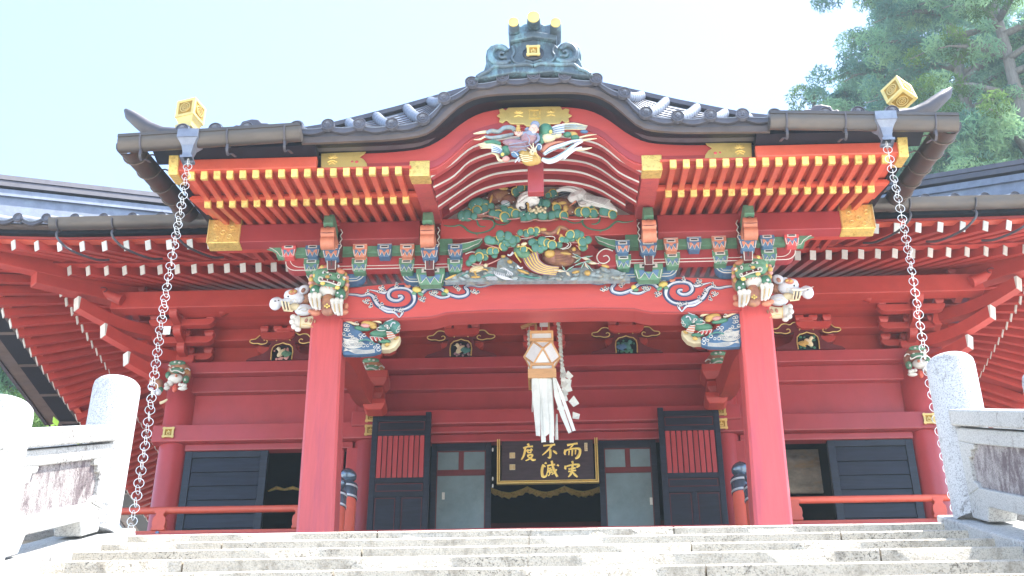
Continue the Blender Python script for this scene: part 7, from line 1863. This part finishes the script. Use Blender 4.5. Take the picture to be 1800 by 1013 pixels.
def foliage(name, parent, clumps, per, leaf, m_, seed, flat=.55, droop=.35, wf=.16):
    """clumps: list of (centre, radius); every clump a cloud of small leaf sprays"""
    rng = np.random.default_rng(seed); V = []; 
    for c, r in clumps:
        n = int(per*(r/.5)**2); d = rng.normal(size=(n,3)); d /= np.linalg.norm(d,axis=1)[:,None]; rr = r*rng.uniform(.25,1,size=(n,1))**.6
        p = np.array(c) + d*rr*np.array([1,1,flat]); p[:,2] -= droop*(np.linalg.norm((p-np.array(c))[:,:2],axis=1))
        a = rng.normal(size=(n,3)); a /= np.linalg.norm(a,axis=1)[:,None]; a[:,2] -= .25
        bb = np.cross(a, rng.normal(size=(n,3))); bb /= np.linalg.norm(bb,axis=1)[:,None]; L = leaf*rng.uniform(.6,1.5,size=(n,1))
        V.append(np.stack([p-a*L*.5, p+bb*L*wf, p+a*L, p-bb*L*wf],axis=1))
    V = np.concatenate(V).reshape(-1,3); off = world_loc(parent); V = V-np.array(off)
    n = len(V)//4; me = bpy.data.meshes.new(name); me.vertices.add(len(V)); me.vertices.foreach_set('co', V.astype('f').ravel())
    me.loops.add(4*n); me.loops.foreach_set('vertex_index', np.arange(4*n,dtype='i')); me.polygons.add(n); me.polygons.foreach_set('loop_start', np.arange(0,4*n,4,dtype='i')); me.polygons.foreach_set('loop_total', np.full(n,4,dtype='i'))
    me.update(); me.validate(); me.materials.append(MATS[m_]); o = bpy.data.objects.new(name, me); C.objects.link(o); o.parent = parent; return o
def cedar(x, y, z0, H, R, seed, label, low=.25, lean=0, per=300, leaf=.115, dens=1.0, mats_=('cedar_leaf','cedar_light')):
    random.seed(seed); t = thing('cedar_tree', (x,y,z0), label, 'tree', 'trees behind the temple')
    P = [(x+lean*(k/8)+.12*math.sin(k*1.3+seed), y, z0+H*k/8) for k in range(9)]
    b = MB(); b.tube(P,[.27*(1-k/9.5)*H/20 for k in range(9)],10); b.build('trunk','bark',t,smooth=True,ang=180)
    cl = []; cl2 = []; nb = int(52*dens); b = MB()
    for k in range(nb):
        f = low + (1-low)*(k+random.random())/nb; z = z0+H*f; px_ = x+lean*f; a = random.uniform(0,2*PI) if k % 3 else random.uniform(-PI,0)
        L = R*(1-.78*((f-low)/(1-low))**1.5)*random.uniform(.55,1.05)
        q = [(px_,y,z),(px_+L*.4*math.cos(a),y+L*.4*math.sin(a),z+L*.10),(px_+L*.8*math.cos(a),y+L*.8*math.sin(a),z+L*.06),(px_+L*math.cos(a),y+L*math.sin(a),z-L*.03)]
        b.tube(smooth_line(q,3),[.075*H/20,.05*H/20,.03,.015],5) if 0 else b.tube(q,[.085*H/20,.055*H/20,.03,.012],5)
        m = max(2,int(L/.55))
        for i in range(m):
            u = .30+.72*(i+.5)/m; cx_ = px_+L*u*math.cos(a)+random.uniform(-.3,.3); cy_ = y+L*u*math.sin(a)+random.uniform(-.3,.3)
            (cl if random.random() < .62 else cl2).append(((cx_,cy_,z+L*.06+random.uniform(-.15,.3)), random.uniform(.32,.62)))
            if random.random() < .5: cl.append(((cx_+random.uniform(-.5,.5),cy_+random.uniform(-.5,.5),z+random.uniform(-.5,.1)), random.uniform(.25,.42)))
    b.build('limbs','bark',t,smooth=True,ang=180)
    o = foliage('crown', t, cl, per, leaf, mats_[0], seed); foliage('crown', t, cl2, per, leaf, mats_[1], seed+50)
    return t
def ground_tree(px, Yt, *a, **k): return cedar(at(px,300,Yt).x, Yt, G, *a, **k)
ground_tree(1728, 19, 33.5, 4.6, 11, 'tall old cedar with a pale bare trunk behind the right wing of the roof', low=.42, dens=1.5)
ground_tree(1600, 21.5, 35, 3.4, 12, 'dark leaning cedar crown rising left of the tall trunk, behind the gilt box', low=.48, dens=1.5)
ground_tree(1815, 17.0, 31, 3.8, 13, 'bright green cedar at the right edge of the picture', low=.42, mats_=('cedar_light','broad_leaf'))
ground_tree(1655, 26, 39, 4.0, 14, 'hazy cedar between the two nearer crowns on the right', low=.48, dens=1.3)
ground_tree(1770, 28, 41, 4.8, 16, 'farthest cedar behind the tall trunk on the right', low=.48, dens=1.3)
ground_tree(1448, 27, 29.8, 2.0, 15, 'small rounded tree top just above the right end of the porch roof', low=.72, dens=.6, mats_=('broad_leaf','cedar_leaf'))
ground_tree(1515, 25, 28.8, 2.4, 17, 'low bushy tree top between the rounded tree and the gilt box', low=.72, dens=.8)
ground_tree(1590, 24, 27.8, 3.0, 18, 'low bushy tree filling the space under the leaning gilt box', low=.70, dens=.8)
for k,(px,Yt,H,R_,lab) in enumerate(((20,15,13.5,3.0,'pale green tree glimpsed under the left eave beyond the stone pillar'),(-70,18,17,4.0,'tree at the left edge of the picture under the eave'),(90,23,18,3.5,'leafy tree low behind the left pillar under the eave'))):
    x = at(px,690,Yt).x; cedar(x, Yt, G, H, R_, 40+k, lab, low=.3, dens=1.0, mats_=('broad_leaf','cedar_light'))
# ---- bushes seen through and over the left balustrade
leaf_mat('young_leaf', (0.12,0.26,0.04), (0.28,0.38,0.06), .4)
for k,(px,py,X_,lab,n_) in enumerate(((82,772,-3.35,'small bush with yellow green leaves behind the left handrail, beside the second pillar',8),(120,764,-3.3,'yellow green sprig poking over the middle of the left handrail',6),(75,935,-3.25,'leafy weeds seen through the gap under the left balustrade panel',26))):
    c = ax(px,py,X_); t = thing('leafy_bush', (c.x,c.y,c.z-.4), lab, 'bush', 'bushes beside the stairs'); random.seed(60+k)
    for i in range(n_):
        a = random.uniform(0,2*PI); q = Vector((c.x+random.uniform(-.10,.10)*(1+k*.3), c.y+random.uniform(-.22,.22), c.z+random.uniform(-.10,.02)))
        b = MB(); d = Vector((math.cos(a)*.6, math.sin(a)*.6, random.uniform(.1,.8))).normalized(); sd = d.cross(Vector((0,0,1))).normalized(); l_ = random.uniform(.05,.09)
        vs = [q, q+d*l_*.4+sd*l_*.28+Vector((0,0,.006)), q+d*l_, q+d*l_*.4-sd*l_*.28+Vector((0,0,.006)), q+d*l_*.45]
        b.add(vs, [(0,4,1),(1,4,2),(2,4,3),(3,4,0)]); b.build('leaf','young_leaf',t)
    b = MB(); 
    for i in range(4): b.tube([(c.x,c.y,c.z-.4),(c.x+random.uniform(-.1,.1),c.y+random.uniform(-.15,.15),c.z)],.006,5)
    b.build('stems','bark',t)
# ================================================================ thin summer haze
hm = bpy.data.materials.new('haze'); hm.use_nodes = True; hn = hm.node_tree
for n_ in list(hn.nodes):
    if n_.type == 'BSDF_PRINCIPLED': hn.nodes.remove(n_)
pv = hn.nodes.new('ShaderNodeVolumePrincipled'); pv.inputs['Density'].default_value = 0.0014; pv.inputs['Color'].default_value = (0.78,0.95,1.0,1); pv.inputs['Anisotropy'].default_value = 0.2
hn.links.new(pv.outputs[0], hn.nodes['Material Output'].inputs['Volume'])
b = MB(); b.box(-60,60,-30,70,LOW-1.3,45)
MATS['haze'] = hm; tag(b.build('haze','haze'), kind='stuff')
# ---- objects parented but authored in world coordinates keep their place
